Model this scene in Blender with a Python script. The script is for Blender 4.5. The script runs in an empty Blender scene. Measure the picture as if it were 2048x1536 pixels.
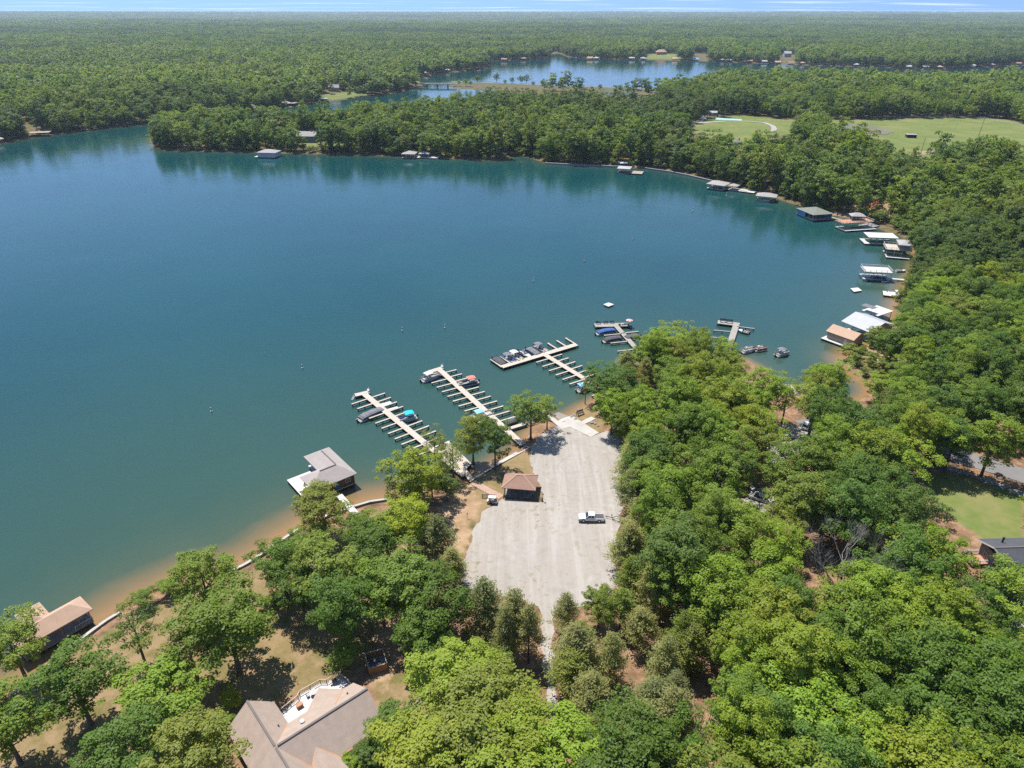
import bpy, bmesh, math, random
import numpy as np
from mathutils import Vector, Matrix, geometry as mgeo

rnd = random.Random(7)
nrs = np.random.RandomState(11)
scene = bpy.context.scene
COL = scene.collection
R = math.radians

# ------------------------------------------------------------------ camera
CAM_H = 105.0
PITCH = R(27.9)
FPX = 1409.0                      # focal length in pixels of the 2048 px wide photograph
camd = bpy.data.cameras.new("camera")
camd.sensor_width = 36.0
camd.sensor_fit = 'HORIZONTAL'
camd.lens = 36.0 * FPX / 2048.0
camd.clip_start = 0.5
camd.clip_end = 120000.0
cam = bpy.data.objects.new("camera", camd)
COL.objects.link(cam)
cam.location = (0, 0, CAM_H)
cam.rotation_euler = (R(90) - PITCH, 0, R(0))
scene.camera = cam

# ------------------------------------------------------------------ sky and sun
SUN_EL, SUN_AZ = 66.0, -38.0       # degrees; azimuth from +Y, negative is to the left
world = bpy.data.worlds.new("World")
scene.world = world
world.use_nodes = True
wn = world.node_tree
wn.nodes.clear()
def WN(t, **k):
    n = wn.nodes.new(t)
    for a, v in k.items(): setattr(n, a, v)
    return n
w_out = WN('ShaderNodeOutputWorld')
w_bg = WN('ShaderNodeBackground'); w_bg.inputs[1].default_value = 0.10
w_tc = WN('ShaderNodeTexCoord')
w_add = WN('ShaderNodeVectorMath', operation='ADD'); w_add.inputs[1].default_value = (0, 0, 0.38)
w_nrm = WN('ShaderNodeVectorMath', operation='NORMALIZE')
w_sky = WN('ShaderNodeTexSky', sky_type='NISHITA')
w_sky.sun_disc = False
w_sky.sun_elevation = R(SUN_EL)
w_sky.sun_rotation = R(SUN_AZ)
w_sky.altitude = 200
w_sky.air_density = 1.0
w_sky.dust_density = 0.1
w_sky.ozone_density = 3.0
wn.links.new(w_tc.outputs['Generated'], w_add.inputs[0])
wn.links.new(w_add.outputs[0], w_nrm.inputs[0])
wn.links.new(w_nrm.outputs[0], w_sky.inputs[0])
# thin streaks of high cloud over the whole sky
w_sep = WN('ShaderNodeSeparateXYZ')
wn.links.new(w_tc.outputs['Generated'], w_sep.inputs[0])
w_zz = WN('ShaderNodeMath', operation='ADD'); w_zz.inputs[1].default_value = 0.02
wn.links.new(w_sep.outputs[2], w_zz.inputs[0])
w_zm = WN('ShaderNodeMath', operation='MAXIMUM'); w_zm.inputs[1].default_value = 0.02
wn.links.new(w_zz.outputs[0], w_zm.inputs[0])
w_dx = WN('ShaderNodeMath', operation='DIVIDE'); w_dy = WN('ShaderNodeMath', operation='DIVIDE')
for d, i in ((w_dx, 0), (w_dy, 1)):
    wn.links.new(w_sep.outputs[i], d.inputs[0]); wn.links.new(w_zm.outputs[0], d.inputs[1])
w_cmb = WN('ShaderNodeCombineXYZ')
wn.links.new(w_dx.outputs[0], w_cmb.inputs[0]); wn.links.new(w_dy.outputs[0], w_cmb.inputs[1])
w_map = WN('ShaderNodeMapping'); w_map.inputs['Rotation'].default_value = (0, 0, R(-12)); w_map.inputs['Scale'].default_value = (0.14, 0.26, 1); w_map.inputs['Location'].default_value = (3.1, 1.7, 0)
wn.links.new(w_cmb.outputs[0], w_map.inputs[0])
w_noi = WN('ShaderNodeTexNoise'); w_noi.inputs['Scale'].default_value = 1.0; w_noi.inputs['Detail'].default_value = 6; w_noi.inputs['Roughness'].default_value = 0.6
wn.links.new(w_map.outputs[0], w_noi.inputs['Vector'])
w_rmp = WN('ShaderNodeValToRGB')
w_rmp.color_ramp.elements[0].position = 0.54; w_rmp.color_ramp.elements[0].color = (0, 0, 0, 1)
w_rmp.color_ramp.elements[1].position = 0.80; w_rmp.color_ramp.elements[1].color = (0.75, 0.75, 0.75, 1)
wn.links.new(w_noi.outputs[0], w_rmp.inputs[0])
w_mix = WN('ShaderNodeMixRGB'); w_mix.inputs[2].default_value = (6.0, 6.3, 6.6, 1)
wn.links.new(w_rmp.outputs[0], w_mix.inputs[0]); wn.links.new(w_sky.outputs[0], w_mix.inputs[1])
wn.links.new(w_mix.outputs[0], w_bg.inputs[0])
wn.links.new(w_bg.outputs[0], w_out.inputs[0])

sund = bpy.data.lights.new("sun", 'SUN')
sund.energy = 4.2
sund.angle = R(0.53)
sund.color = (1.0, 0.955, 0.88)
sun = bpy.data.objects.new("sun", sund)
COL.objects.link(sun)
S = Vector((math.sin(R(SUN_AZ)) * math.cos(R(SUN_EL)), math.cos(R(SUN_AZ)) * math.cos(R(SUN_EL)), math.sin(R(SUN_EL))))
sun.rotation_euler = (-S).to_track_quat('-Z', 'Y').to_euler()
sun.location = (-60, 80, 300)

vs = scene.view_settings
scene.display_settings.display_device = 'sRGB'
vs.view_transform = 'Standard'
vs.look = 'None'
vs.exposure = 1.12
vs.gamma = 1.0
vs.use_curve_mapping = False

cy = scene.cycles
cy.use_denoising = False
cy.use_adaptive_sampling = True
cy.adaptive_threshold = 0.01
cy.max_bounces = 6
cy.diffuse_bounces = 3
cy.glossy_bounces = 2
cy.transmission_bounces = 4
cy.transparent_max_bounces = 6
cy.volume_bounces = 0
cy.caustics_reflective = False
cy.caustics_refractive = False
cy.sample_clamp_indirect = 4.0

# ------------------------------------------------------------------ small helpers
CP, SP = math.cos(PITCH), math.sin(PITCH)
def px(x, y, z=0.0):
    """point of the horizontal plane z that the photograph shows at pixel (x, y)"""
    u = (x - 1024.0) / FPX; v = (768.0 - y) / FPX
    dx, dy, dz = u, CP + v * SP, -SP + v * CP
    t = (CAM_H - z) / -dz
    return Vector((dx * t, dy * t, z))

def to_px(p):
    """world point(s) (n,3) to photograph pixels and depth"""
    p = np.atleast_2d(np.asarray(p, float))
    dz = p[:, 2] - CAM_H
    zc = p[:, 1] * CP - dz * SP
    yc = p[:, 1] * SP + dz * CP
    zc_s = np.where(np.abs(zc) < 1e-3, 1e-3, zc)
    return np.stack([1024 + FPX * p[:, 0] / zc_s, 768 - FPX * yc / zc_s, zc], 1)

def seg_dist(P, A, B):
    """distance of points P (n,2) to the nearest of the segments A->B"""
    out = np.full(len(P), 1e12)
    for a, b in zip(A, B):
        ab = b - a; L2 = max(1e-9, ab @ ab)
        t = np.clip(((P - a) @ ab) / L2, 0, 1)
        q = P - (a + t[:, None] * ab)
        out = np.minimum(out, (q * q).sum(1))
    return np.sqrt(out)

def in_poly(P, poly):
    x, y = P[:, 0], P[:, 1]
    c = np.zeros(len(P), bool)
    n = len(poly)
    for i in range(n):
        x1, y1 = poly[i]; x2, y2 = poly[(i + 1) % n]
        if y1 == y2: continue
        k = ((y1 > y) != (y2 > y)) & (x < (x2 - x1) * (y - y1) / (y2 - y1) + x1)
        c ^= k
    return c

def poly_sd(P, poly):
    """signed distance, negative inside"""
    poly = np.asarray(poly, float)
    d = seg_dist(P, poly, np.roll(poly, -1, 0))
    return np.where(in_poly(P, poly), -d, d)

def sstep(e0, e1, x):
    t = np.clip((x - e0) / (e1 - e0), 0, 1)
    return t * t * (3 - 2 * t)

def vnoise(x, y, seed=0):
    """smooth value noise, 0..1"""
    xi = np.floor(x).astype(np.int64); yi = np.floor(y).astype(np.int64)
    xf = x - xi; yf = y - yi
    xf = xf * xf * (3 - 2 * xf); yf = yf * yf * (3 - 2 * yf)
    def h(a, b):
        n = (a * 374761393 + b * 668265263 + seed * 982451653) & 0x7fffffff
        n = ((n ^ (n >> 13)) * 1274126177) & 0x7fffffff
        return ((n ^ (n >> 16)) & 0xffff) / 65535.0
    return (h(xi, yi) * (1 - xf) + h(xi + 1, yi) * xf) * (1 - yf) + (h(xi, yi + 1) * (1 - xf) + h(xi + 1, yi + 1) * xf) * yf

# ------------------------------------------------------------------ materials
MATS = {}
def lin(c):
    """sRGB 0-255 to linear"""
    return tuple(((v / 255.0 / 12.92) if v / 255.0 <= 0.04045 else ((v / 255.0 + 0.055) / 1.055) ** 2.4) for v in c)

class NT:
    def __init__(self, name):
        self.m = bpy.data.materials.new(name); self.m.use_nodes = True
        self.t = self.m.node_tree; self.t.nodes.clear()
        self.out = self.n('ShaderNodeOutputMaterial')
        MATS[name] = self.m
    def n(self, typ, **k):
        nd = self.t.nodes.new(typ)
        for a, v in k.items():
            if a.startswith('i_'):
                nd.inputs[a[2:].replace('_', ' ')].default_value = v
            else: setattr(nd, a, v)
        return nd
    def l(self, a, b): self.t.links.new(a, b)
    def noise(self, vec, scale, detail=4, rough=0.55, dist=0.0):
        nd = self.n('ShaderNodeTexNoise'); nd.inputs['Scale'].default_value = scale
        nd.inputs['Detail'].default_value = detail; nd.inputs['Roughness'].default_value = rough
        nd.inputs['Distortion'].default_value = dist
        if vec is not None: self.l(vec, nd.inputs['Vector'])
        return nd
    def ramp(self, fac, stops):
        r = self.n('ShaderNodeValToRGB'); cr = r.color_ramp
        while len(cr.elements) < len(stops): cr.elements.new(0.5)
        for e, (p, c) in zip(cr.elements, stops):
            e.position = p; e.color = (c, c, c, 1) if isinstance(c, (int, float)) else (*c[:3], 1)
        self.l(fac, r.inputs[0]); return r
    def mix(self, fac, a, b, mode='MIX'):
        m = self.n('ShaderNodeMixRGB', blend_type=mode)
        for s, v in ((m.inputs[0], fac), (m.inputs[1], a), (m.inputs[2], b)):
            if isinstance(v, (int, float)): s.default_value = v
            elif isinstance(v, tuple): s.default_value = (*v[:3], 1)
            else: self.l(v, s)
        return m.outputs[0]
    def math(self, op, a, b=None):
        m = self.n('ShaderNodeMath', operation=op)
        for s, v in ((m.inputs[0], a), (m.inputs[1], b)):
            if v is None: continue
            if isinstance(v, (int, float)): s.default_value = v
            else: self.l(v, s)
        return m.outputs[0]
    def pbr(self, col, rough=0.8, spec=0.3, metal=0.0, bump=None, bstr=0.3, bdist=0.05):
        p = self.n('ShaderNodeBsdfPrincipled')
        if isinstance(col, tuple): p.inputs['Base Color'].default_value = (*col[:3], 1)
        else: self.l(col, p.inputs['Base Color'])
        if isinstance(rough, (int, float)): p.inputs['Roughness'].default_value = rough
        else: self.l(rough, p.inputs['Roughness'])
        p.inputs['Specular IOR Level'].default_value = spec
        p.inputs['Metallic'].default_value = metal
        if bump is not None:
            b = self.n('ShaderNodeBump'); b.inputs['Strength'].default_value = bstr; b.inputs['Distance'].default_value = bdist
            self.l(bump, b.inputs['Height']); self.l(b.outputs[0], p.inputs['Normal'])
        self.l(p.outputs[0], self.out.inputs[0])
        return p

def plain(name, col, rough=0.7, var=0.25, scale=1.5, spec=0.3, metal=0.0, lines=None):
    """a surface of one colour, broken up by soft stains and fine grain; lines=(axis, period) adds boards or courses"""
    m = NT(name); tc = m.n('ShaderNodeTexCoord')
    v = tc.outputs['Object']
    n1 = m.noise(v, scale, 5, 0.6); n2 = m.noise(v, scale * 9, 3, 0.6)
    f = m.math('ADD', m.math('MULTIPLY', n1.outputs[0], 0.65), m.math('MULTIPLY', n2.outputs[0], 0.35))
    dark = tuple(c * (1 - var) for c in col); light = tuple(min(0.9, c * (1 + var)) for c in col)
    c = m.ramp(f, [(0.3, dark), (0.7, light)]).outputs[0]
    bump = n2.outputs[0]
    if lines:
        ax, per = lines
        sp = m.n('ShaderNodeSeparateXYZ'); m.l(v, sp.inputs[0])
        fr = m.math('FRACT', m.math('DIVIDE', sp.outputs[ax], per))
        edge = m.ramp(fr, [(0.0, 0.0), (0.12, 1.0), (0.9, 1.0), (1.0, 0.0)]).outputs[0]
        idx = m.n('ShaderNodeTexWhiteNoise', noise_dimensions='1D')
        m.l(m.math('FLOOR', m.math('DIVIDE', sp.outputs[ax], per)), idx.inputs['W'])
        c = m.mix(m.math('MULTIPLY', idx.outputs[0], 0.35), c, dark)
        c = m.mix(m.math('MULTIPLY', m.math('SUBTRACT', 1.0, edge), 0.55), c, tuple(q * 0.35 for q in col))
        bump = edge
    m.pbr(c, rough, spec, metal, bump, 0.25, 0.03)
    return m.m

plain('dock_wood', (0.353, 0.304, 0.254), 0.85, 0.22, 0.8)
plain('dock_wood_grey', (0.233, 0.215, 0.190), 0.85, 0.25, 0.8)
plain('piling', (0.10, 0.085, 0.07), 0.9, 0.35, 2)
plain('white_paint', (0.455, 0.455, 0.442), 0.5, 0.06, 1.5)
plain('white_deck', (0.417, 0.405, 0.381), 0.65, 0.10, 0.7)
plain('concrete', (0.320, 0.301, 0.276), 0.85, 0.16, 0.35)
plain('concrete_wet', (0.184, 0.159, 0.129), 0.6, 0.2, 0.4)
plain('shingle_brown', (0.30, 0.235, 0.192), 0.9, 0.16, 0.8, lines=(2, 0.17))
plain('shingle_grey', (0.264, 0.248, 0.242), 0.9, 0.14, 0.6, lines=(2, 0.17))
plain('shingle_taupe', (0.293, 0.258, 0.242), 0.9, 0.12, 0.6, lines=(2, 0.17))
plain('shingle_tan', (0.36, 0.245, 0.175), 0.9, 0.15, 0.6, lines=(2, 0.17))
plain('shingle_red', (0.245, 0.150, 0.112), 0.9, 0.16, 0.7, lines=(2, 0.17))
plain('shingle_dark', (0.062, 0.065, 0.075), 0.9, 0.2, 0.7, lines=(2, 0.17))
plain('shingle_green', (0.141, 0.149, 0.124), 0.9, 0.2, 0.7, lines=(2, 0.17))
plain('ridge_cap', (0.116, 0.100, 0.091), 0.9, 0.15, 1)
plain('copper_valley', (0.373, 0.183, 0.083), 0.6, 0.2, 1)
plain('metal_roof', (0.331, 0.338, 0.354), 0.4, 0.08, 0.5, lines=(0, 0.6))
plain('siding_brown', (0.100, 0.071, 0.050), 0.8, 0.15, 0.6, lines=(2, 0.2))
plain('siding_tan', (0.349, 0.274, 0.199), 0.8, 0.12, 0.6, lines=(2, 0.2))
plain('siding_cream', (0.338, 0.276, 0.184), 0.8, 0.08, 0.6, lines=(2, 0.2))
plain('siding_white', (0.430, 0.436, 0.442), 0.7, 0.06, 0.6, lines=(2, 0.2))
plain('siding_blue', (0.108, 0.282, 0.465), 0.7, 0.08, 0.6, lines=(2, 0.2))
plain('siding_grey', (0.183, 0.191, 0.207), 0.8, 0.12, 0.6, lines=(2, 0.2))
plain('cedar', (0.315, 0.166, 0.075), 0.8, 0.22, 0.8, lines=(0, 0.15))
plain('redwood_deck', (0.349, 0.174, 0.108), 0.8, 0.15, 0.8)
plain('red_paint', (0.457, 0.025, 0.029), 0.6, 0.12, 1)
plain('dark_timber', (0.045, 0.043, 0.045), 0.8, 0.3, 1)
plain('dark_plastic', (0.02, 0.02, 0.022), 0.4, 0.2, 2)
plain('black_rubber', (0.018, 0.018, 0.018), 0.85, 0.2, 4)
plain('aluminium', (0.498, 0.506, 0.523), 0.35, 0.06, 1, 0.5, 0.85)
plain('steel_grey', (0.183, 0.183, 0.191), 0.5, 0.15, 2, 0.5, 0.3)
plain('canvas_grey', (0.124, 0.124, 0.137), 0.85, 0.14, 0.9)
plain('canvas_charcoal', (0.065, 0.062, 0.07), 0.85, 0.16, 0.9)
plain('canvas_blue', (0.029, 0.083, 0.216), 0.8, 0.14, 0.9)
plain('canvas_skyblue', (0.166, 0.349, 0.581), 0.8, 0.08, 0.9)
plain('canvas_teal', (0.008, 0.349, 0.390), 0.8, 0.08, 0.9)
plain('canvas_red', (0.515, 0.141, 0.108), 0.8, 0.1, 0.9)
plain('canvas_white', (0.455, 0.448, 0.430), 0.8, 0.05, 0.9)
plain('canvas_tan', (0.271, 0.233, 0.184), 0.8, 0.1, 0.9)
plain('seat_cream', (0.405, 0.369, 0.307), 0.6, 0.08, 2)
plain('seat_blue', (0.042, 0.066, 0.183), 0.6, 0.15, 2)
plain('carpet', (0.24, 0.23, 0.22), 0.95, 0.2, 3)
plain('gelcoat_white', (0.466, 0.473, 0.479), 0.2, 0.03, 1, 0.5)
plain('gelcoat_red', (0.332, 0.025, 0.025), 0.2, 0.05, 1, 0.5)
plain('gelcoat_navy', (0.025, 0.042, 0.100), 0.2, 0.1, 1, 0.5)
plain('car_white', (0.647, 0.647, 0.656), 0.25, 0.02, 1, 0.5)
plain('car_silver', (0.398, 0.390, 0.382), 0.3, 0.04, 1, 0.5, 0.5)
plain('car_dark', (0.025, 0.029, 0.037), 0.25, 0.1, 1, 0.5)
plain('glass_dark', (0.02, 0.03, 0.04), 0.08, 0.1, 1, 0.6)
plain('lamp_red', (0.373, 0.017, 0.017), 0.3, 0.1, 1, 0.5)
plain('lamp_clear', (0.622, 0.622, 0.598), 0.15, 0.05, 1, 0.5)
plain('terracotta', (0.349, 0.141, 0.075), 0.85, 0.15, 2)
plain('stone_grey', (0.221, 0.215, 0.209), 0.9, 0.25, 0.9)
plain('stone_tan', (0.246, 0.209, 0.166), 0.9, 0.25, 0.9)
plain('asphalt', (0.141, 0.137, 0.137), 0.9, 0.15, 0.25)
plain('court_green', (0.207, 0.373, 0.349), 0.8, 0.1, 0.1)
plain('cloth_pink', (0.515, 0.249, 0.249), 0.85, 0.1, 3)
plain('cloth_red', (0.415, 0.042, 0.033), 0.85, 0.1, 3)
plain('cloth_white', (0.598, 0.598, 0.581), 0.85, 0.06, 3)
plain('buoy_orange', (0.622, 0.149, 0.025), 0.5, 0.06, 3)
plain('bark', (0.115, 0.09, 0.07), 0.95, 0.35, 1.5)
plain('bark_pine', (0.085, 0.065, 0.055), 0.95, 0.35, 1.5)
plain('bark_grey', (0.27, 0.24, 0.22), 0.95, 0.25, 1.5)
# ------------------------------------------------------------------ mesh builder
class MB:
    def __init__(self): self.v = []; self.f = []; self.mi = []; self.cur = 0
    def mat(self, i): self.cur = i; return self
    def add(self, vs, fs):
        b = len(self.v)
        self.v.extend([tuple(p) for p in vs])
        for f in fs: self.f.append(tuple(b + i for i in f)); self.mi.append(self.cur)
        return self
    def box(self, x0, x1, y0, y1, z0, z1):
        return self.add([(x0, y0, z0), (x1, y0, z0), (x1, y1, z0), (x0, y1, z0), (x0, y0, z1), (x1, y0, z1), (x1, y1, z1), (x0, y1, z1)],
                        [(0, 3, 2, 1), (4, 5, 6, 7), (0, 1, 5, 4), (1, 2, 6, 5), (2, 3, 7, 6), (3, 0, 4, 7)])
    def rbox(self, x0, x1, y0, y1, z0, z1, b=0.05):
        """box with its top and vertical edges chamfered"""
        def ring(d, z): return [(x0 + d, y0 + d2, z) for d2 in ()] or [
            (x0 + b, y0 + d, z), (x1 - b, y0 + d, z), (x1 - d, y0 + b, z), (x1 - d, y1 - b, z),
            (x1 - b, y1 - d, z), (x0 + b, y1 - d, z), (x0 + d, y1 - b, z), (x0 + d, y0 + b, z)]
        top = [(x0 + b, y0 + b * 1.4, z1), (x1 - b, y0 + b * 1.4, z1), (x1 - b * 1.4, y0 + b, z1), (x1 - b * 1.4, y1 - b, z1),
               (x1 - b, y1 - b * 1.4, z1), (x0 + b, y1 - b * 1.4, z1), (x0 + b * 1.4, y1 - b, z1), (x0 + b * 1.4, y0 + b, z1)]
        vs = ring(0, z0) + ring(0, z1 - b) + top
        fs = [tuple(range(7, -1, -1)), tuple(range(16, 24))]
        for r in (0, 8):
            for i in range(8): fs.append((r + i, r + (i + 1) % 8, r + 8 + (i + 1) % 8, r + 8 + i))
        return self.add(vs, fs)
    def beam(self, a, b, w, h=None):
        a = Vector(a); b = Vector(b); d = (b - a)
        if d.length < 1e-6: return self
        d.normalize(); h = h or w
        up = Vector((0, 0, 1)) if abs(d.z) < 0.95 else Vector((0, 1, 0))
        s = d.cross(up).normalized() * (w / 2); u = s.normalized().cross(d).normalized() * (h / 2)
        vs = [a - s - u, a + s - u, a + s + u, a - s + u, b - s - u, b + s - u, b + s + u, b - s + u]
        return self.add(vs, [(0, 1, 2, 3), (7, 6, 5, 4), (0, 4, 5, 1), (1, 5, 6, 2), (2, 6, 7, 3), (3, 7, 4, 0)])
    def tube(self, pts, rads, n=8, cap=True):
        pts = [Vector(p) for p in pts]
        if isinstance(rads, (int, float)): rads = [rads] * len(pts)
        rings = []
        for i, p in enumerate(pts):
            d = (pts[min(i + 1, len(pts) - 1)] - pts[max(i - 1, 0)])
            if d.length < 1e-7: d = Vector((0, 0, 1))
            d.normalize()
            up = Vector((0, 0, 1)) if abs(d.z) < 0.9 else Vector((1, 0, 0))
            s = d.cross(up).normalized(); u = s.cross(d)
            rings.append([p + (s * math.cos(2 * math.pi * k / n) + u * math.sin(2 * math.pi * k / n)) * rads[i] for k in range(n)])
        fs = []
        for i in range(len(rings) - 1):
            for k in range(n):
                a = i * n + k; b = i * n + (k + 1) % n
                fs.append((a, b, b + n, a + n))
        if cap:
            fs.append(tuple(range(n - 1, -1, -1))); fs.append(tuple((len(rings) - 1) * n + k for k in range(n)))
        return self.add([p for r in rings for p in r], fs)
    def disc_wheel(self, c, r, w, n=16, axis='y'):
        """tyre shape: a short cylinder with rounded shoulders, lying across axis"""
        c = Vector(c)
        pr = [(-0.5, 0.55), (-0.5, 0.9), (-0.36, 1.0), (0.36, 1.0), (0.5, 0.9), (0.5, 0.55)]
        vs = []
        for (t, q) in pr:
            for k in range(n):
                a = 2 * math.pi * k / n; x, z = math.cos(a) * r * q, math.sin(a) * r * q
                vs.append(c + (Vector((x, t * w, z)) if axis == 'y' else Vector((t * w, x, z))))
        fs = []
        for i in range(len(pr) - 1):
            for k in range(n): fs.append((i * n + k, i * n + (k + 1) % n, (i + 1) * n + (k + 1) % n, (i + 1) * n + k))
        fs.append(tuple(range(n))); fs.append(tuple((len(pr) - 1) * n + k for k in range(n - 1, -1, -1)))
        return self.add(vs, fs)
    def prism(self, poly, z0, z1):
        n = len(poly)
        vs = [(p[0], p[1], z0) for p in poly] + [(p[0], p[1], z1) for p in poly]
        fs = [tuple(range(n - 1, -1, -1)), tuple(range(n, 2 * n))]
        for i in range(n): fs.append((i, (i + 1) % n, n + (i + 1) % n, n + i))
        return self.add(vs, fs)
    def loft(self, rings, closed=True, cap=True):
        n = len(rings[0]); fs = []
        for i in range(len(rings) - 1):
            for k in range(n if closed else n - 1):
                a = i * n + k; b = i * n + (k + 1) % n
                fs.append((a, b, b + n, a + n))
        if cap:
            fs.append(tuple(range(n - 1, -1, -1))); fs.append(tuple((len(rings) - 1) * n + k for k in range(n)))
        return self.add([p for r in rings for p in r], fs)
    def hip(self, x0, x1, y0, y1, z, h, t=0.18):
        """hip roof with a fascia of thickness t; ridge along the longer side"""
        lx, ly = x1 - x0, y1 - y0
        if lx >= ly: r = [(x0 + ly / 2, (y0 + y1) / 2, z + h), (x1 - ly / 2 - 0.001, (y0 + y1) / 2, z + h)]
        else: r = [((x0 + x1) / 2, y0 + lx / 2, z + h), ((x0 + x1) / 2, y1 - lx / 2, z + h)]
        vs = [(x0, y0, z), (x1, y0, z), (x1, y1, z), (x0, y1, z)] + r + [(x0, y0, z - t), (x1, y0, z - t), (x1, y1, z - t), (x0, y1, z - t)]
        if lx >= ly: fs = [(0, 1, 5, 4), (1, 2, 5), (2, 3, 4, 5), (3, 0, 4)]
        else: fs = [(0, 1, 4), (1, 2, 5, 4), (2, 3, 5), (3, 0, 4, 5)]
        fs += [(6, 7, 1, 0), (7, 8, 2, 1), (8, 9, 3, 2), (9, 6, 0, 3), (9, 8, 7, 6)]
        return self.add(vs, fs)
    def gable(self, x0, x1, y0, y1, z, h, t=0.18):
        """gable roof, ridge along x"""
        ym = (y0 + y1) / 2
        vs = [(x0, y0, z), (x1, y0, z), (x1, ym, z + h), (x0, ym, z + h), (x0, y1, z), (x1, y1, z)]
        lo = [(a, b, c - t) for a, b, c in vs]
        fs = [(0, 1, 2, 3), (3, 2, 5, 4), (9, 8, 7, 6), (10, 11, 8, 9), (0, 6, 7, 1), (5, 11, 10, 4), (0, 3, 9, 6), (3, 4, 10, 9), (1, 7, 8, 2), (2, 8, 11, 5)]
        return self.add(vs + lo, fs)
    def mesh(self, name, mats, smooth=False):
        me = bpy.data.meshes.new(name)
        me.from_pydata(self.v, [], self.f)
        for m in (mats if isinstance(mats, (list, tuple)) else [mats]):
            me.materials.append(MATS[m] if isinstance(m, str) else m)
        if any(self.mi): me.polygons.foreach_set('material_index', self.mi)
        if smooth: me.polygons.foreach_set('use_smooth', [True] * len(me.polygons))
        me.update()
        return me
    def build(self, name, mats, parent=None, smooth=False):
        return link(name, self.mesh(name, mats, smooth), parent)

def link(name, me, parent=None, loc=None, rz=0.0, scale=None):
    o = bpy.data.objects.new(name, me)
    COL.objects.link(o)
    if parent is not None: o.parent = parent
    if loc is not None: o.location = loc
    if rz: o.rotation_euler = (0, 0, rz)
    if scale is not None: o.scale = scale
    return o

def tag(o, label=None, cat=None, group=None, kind=None):
    if label: o['label'] = label
    if cat: o['category'] = cat
    if group: o['group'] = group
    if kind: o['kind'] = kind
    return o

def thing(name, label, cat, loc, rz=0.0, group=None):
    o = bpy.data.objects.new(name, None)
    COL.objects.link(o)
    o.location = loc; o.rotation_euler = (0, 0, rz)
    o.empty_display_size = 0.5
    return tag(o, label, cat, group)

KIDS = {}
def copy_thing(src, label, loc, rz, group=None, scale=None):
    o = src.copy(); COL.objects.link(o)
    o.location = loc; o.rotation_euler = (0, 0, rz)
    if label: o['label'] = label
    if group: o['group'] = group
    if scale is not None: o.scale = scale
    for ch in list(src.children):
        c = ch.copy(); COL.objects.link(c); c.parent = o
        for g in list(ch.children):
            d = g.copy(); COL.objects.link(d); d.parent = c
    return o

def seg(a, b, z):
    """two pixels on the plane z -> point, heading and length"""
    A, B = px(*a, z), px(*b, z)
    d = B - A
    return A, math.atan2(d.y, d.x), d.length
# ------------------------------------------------------------------ shore lines (photograph pixels at water level)
NEAR_SHORE = [(23,1393),(99,1330),(150,1290),(214,1243),(270,1209),(356,1167),(462,1145),(511,1119),(598,1060),(650,1036),(710,1015),(775,1000),
    (830,997),(880,990),(933,966),(950,957),(1000,925),(1043,896),(1050,884),(1058,868),(1080,852),(1098,838),(1113,846),(1126,838),(1142,833),(1165,815),(1188,803),(1215,786),
    (1240,765),(1262,742),(1285,722),(1330,712),(1390,706),(1450,712),(1490,722),(1520,740),(1545,768),(1590,788),(1640,796),(1690,806),(1720,802),(1742,786),
    (1735,768),(1700,742),(1690,718),(1716,700),(1750,684),(1780,662),(1790,630),(1796,600),(1812,575),(1826,545),(1832,515),(1826,490),(1804,470),(1770,460),
    (1735,447),(1700,435),(1650,428),(1590,408),(1555,396),(1500,383),(1430,363),(1380,351),(1320,339),(1240,333),(1170,330),(1090,326),(1062,314),(1040,312),
    (990,321),(900,317),(800,313),(700,309),(560,306),(450,303),(330,301),(308,292),(303,275),(330,264),(400,262),(520,262),(650,262),(740,255),(850,243),(940,228),
    (1000,208),(1018,195),(1010,182),(960,179),(905,176.5),(850,175),(835,177),(800,184),(760,190),(700,197),(650,204),(590,213),(520,223),(440,232),(380,238),(330,243),
    (300,248),(240,254),(150,264),(60,275),(0,288)]
LAKE1 = [tuple(px(x, y)[:2]) for x, y in NEAR_SHORE] + [(-640, 650), (-900, 560), (-900, 40), (-210, 40), (-140, 62), (-105, 80)]
LAKE2 = [tuple(px(x, y)[:2]) for x, y in [(842,167),(905,167.5),(1000,170),(1100,173),(1200,176),(1300,178.5),(1380,182),(1440,173),(1550,170),(1700,173),(1800,180),(1900,179),(2070,167),(2300,158),
    (2300,126),(2060,130),(1980,134),(1900,138),(1800,137),(1700,133),(1600,130),(1500,126),(1400,122),(1300,120),(1200,119),(1135,114),(1118,107),(1104,108),(1096,117),(1020,121),(962,123),(965,128),(985,133),(960,139),(905,145),(868,150),(842,155),(835,161)]]
STRAIT = [tuple(px(x, y)[:2]) for x, y in [(843,180),(843,160),(906,160),(906,182)]]
POOL = [tuple(px(x, y)[:2]) for x, y in [(1185,183),(1285,186),(1275,191),(1205,189)]]
LAKES = [np.array(p) for p in (LAKE1, LAKE2, STRAIT, POOL)]

def lake_sd(P):
    """signed distance to the water's edge, positive on land"""
    d = np.full(len(P), 1e9)
    for L in LAKES: d = np.minimum(d, poly_sd(P, L))
    return d

def gauss(P, cx, cy, r): return np.exp(-((P[:, 0] - cx) ** 2 + (P[:, 1] - cy) ** 2) / (2 * r * r))

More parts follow.
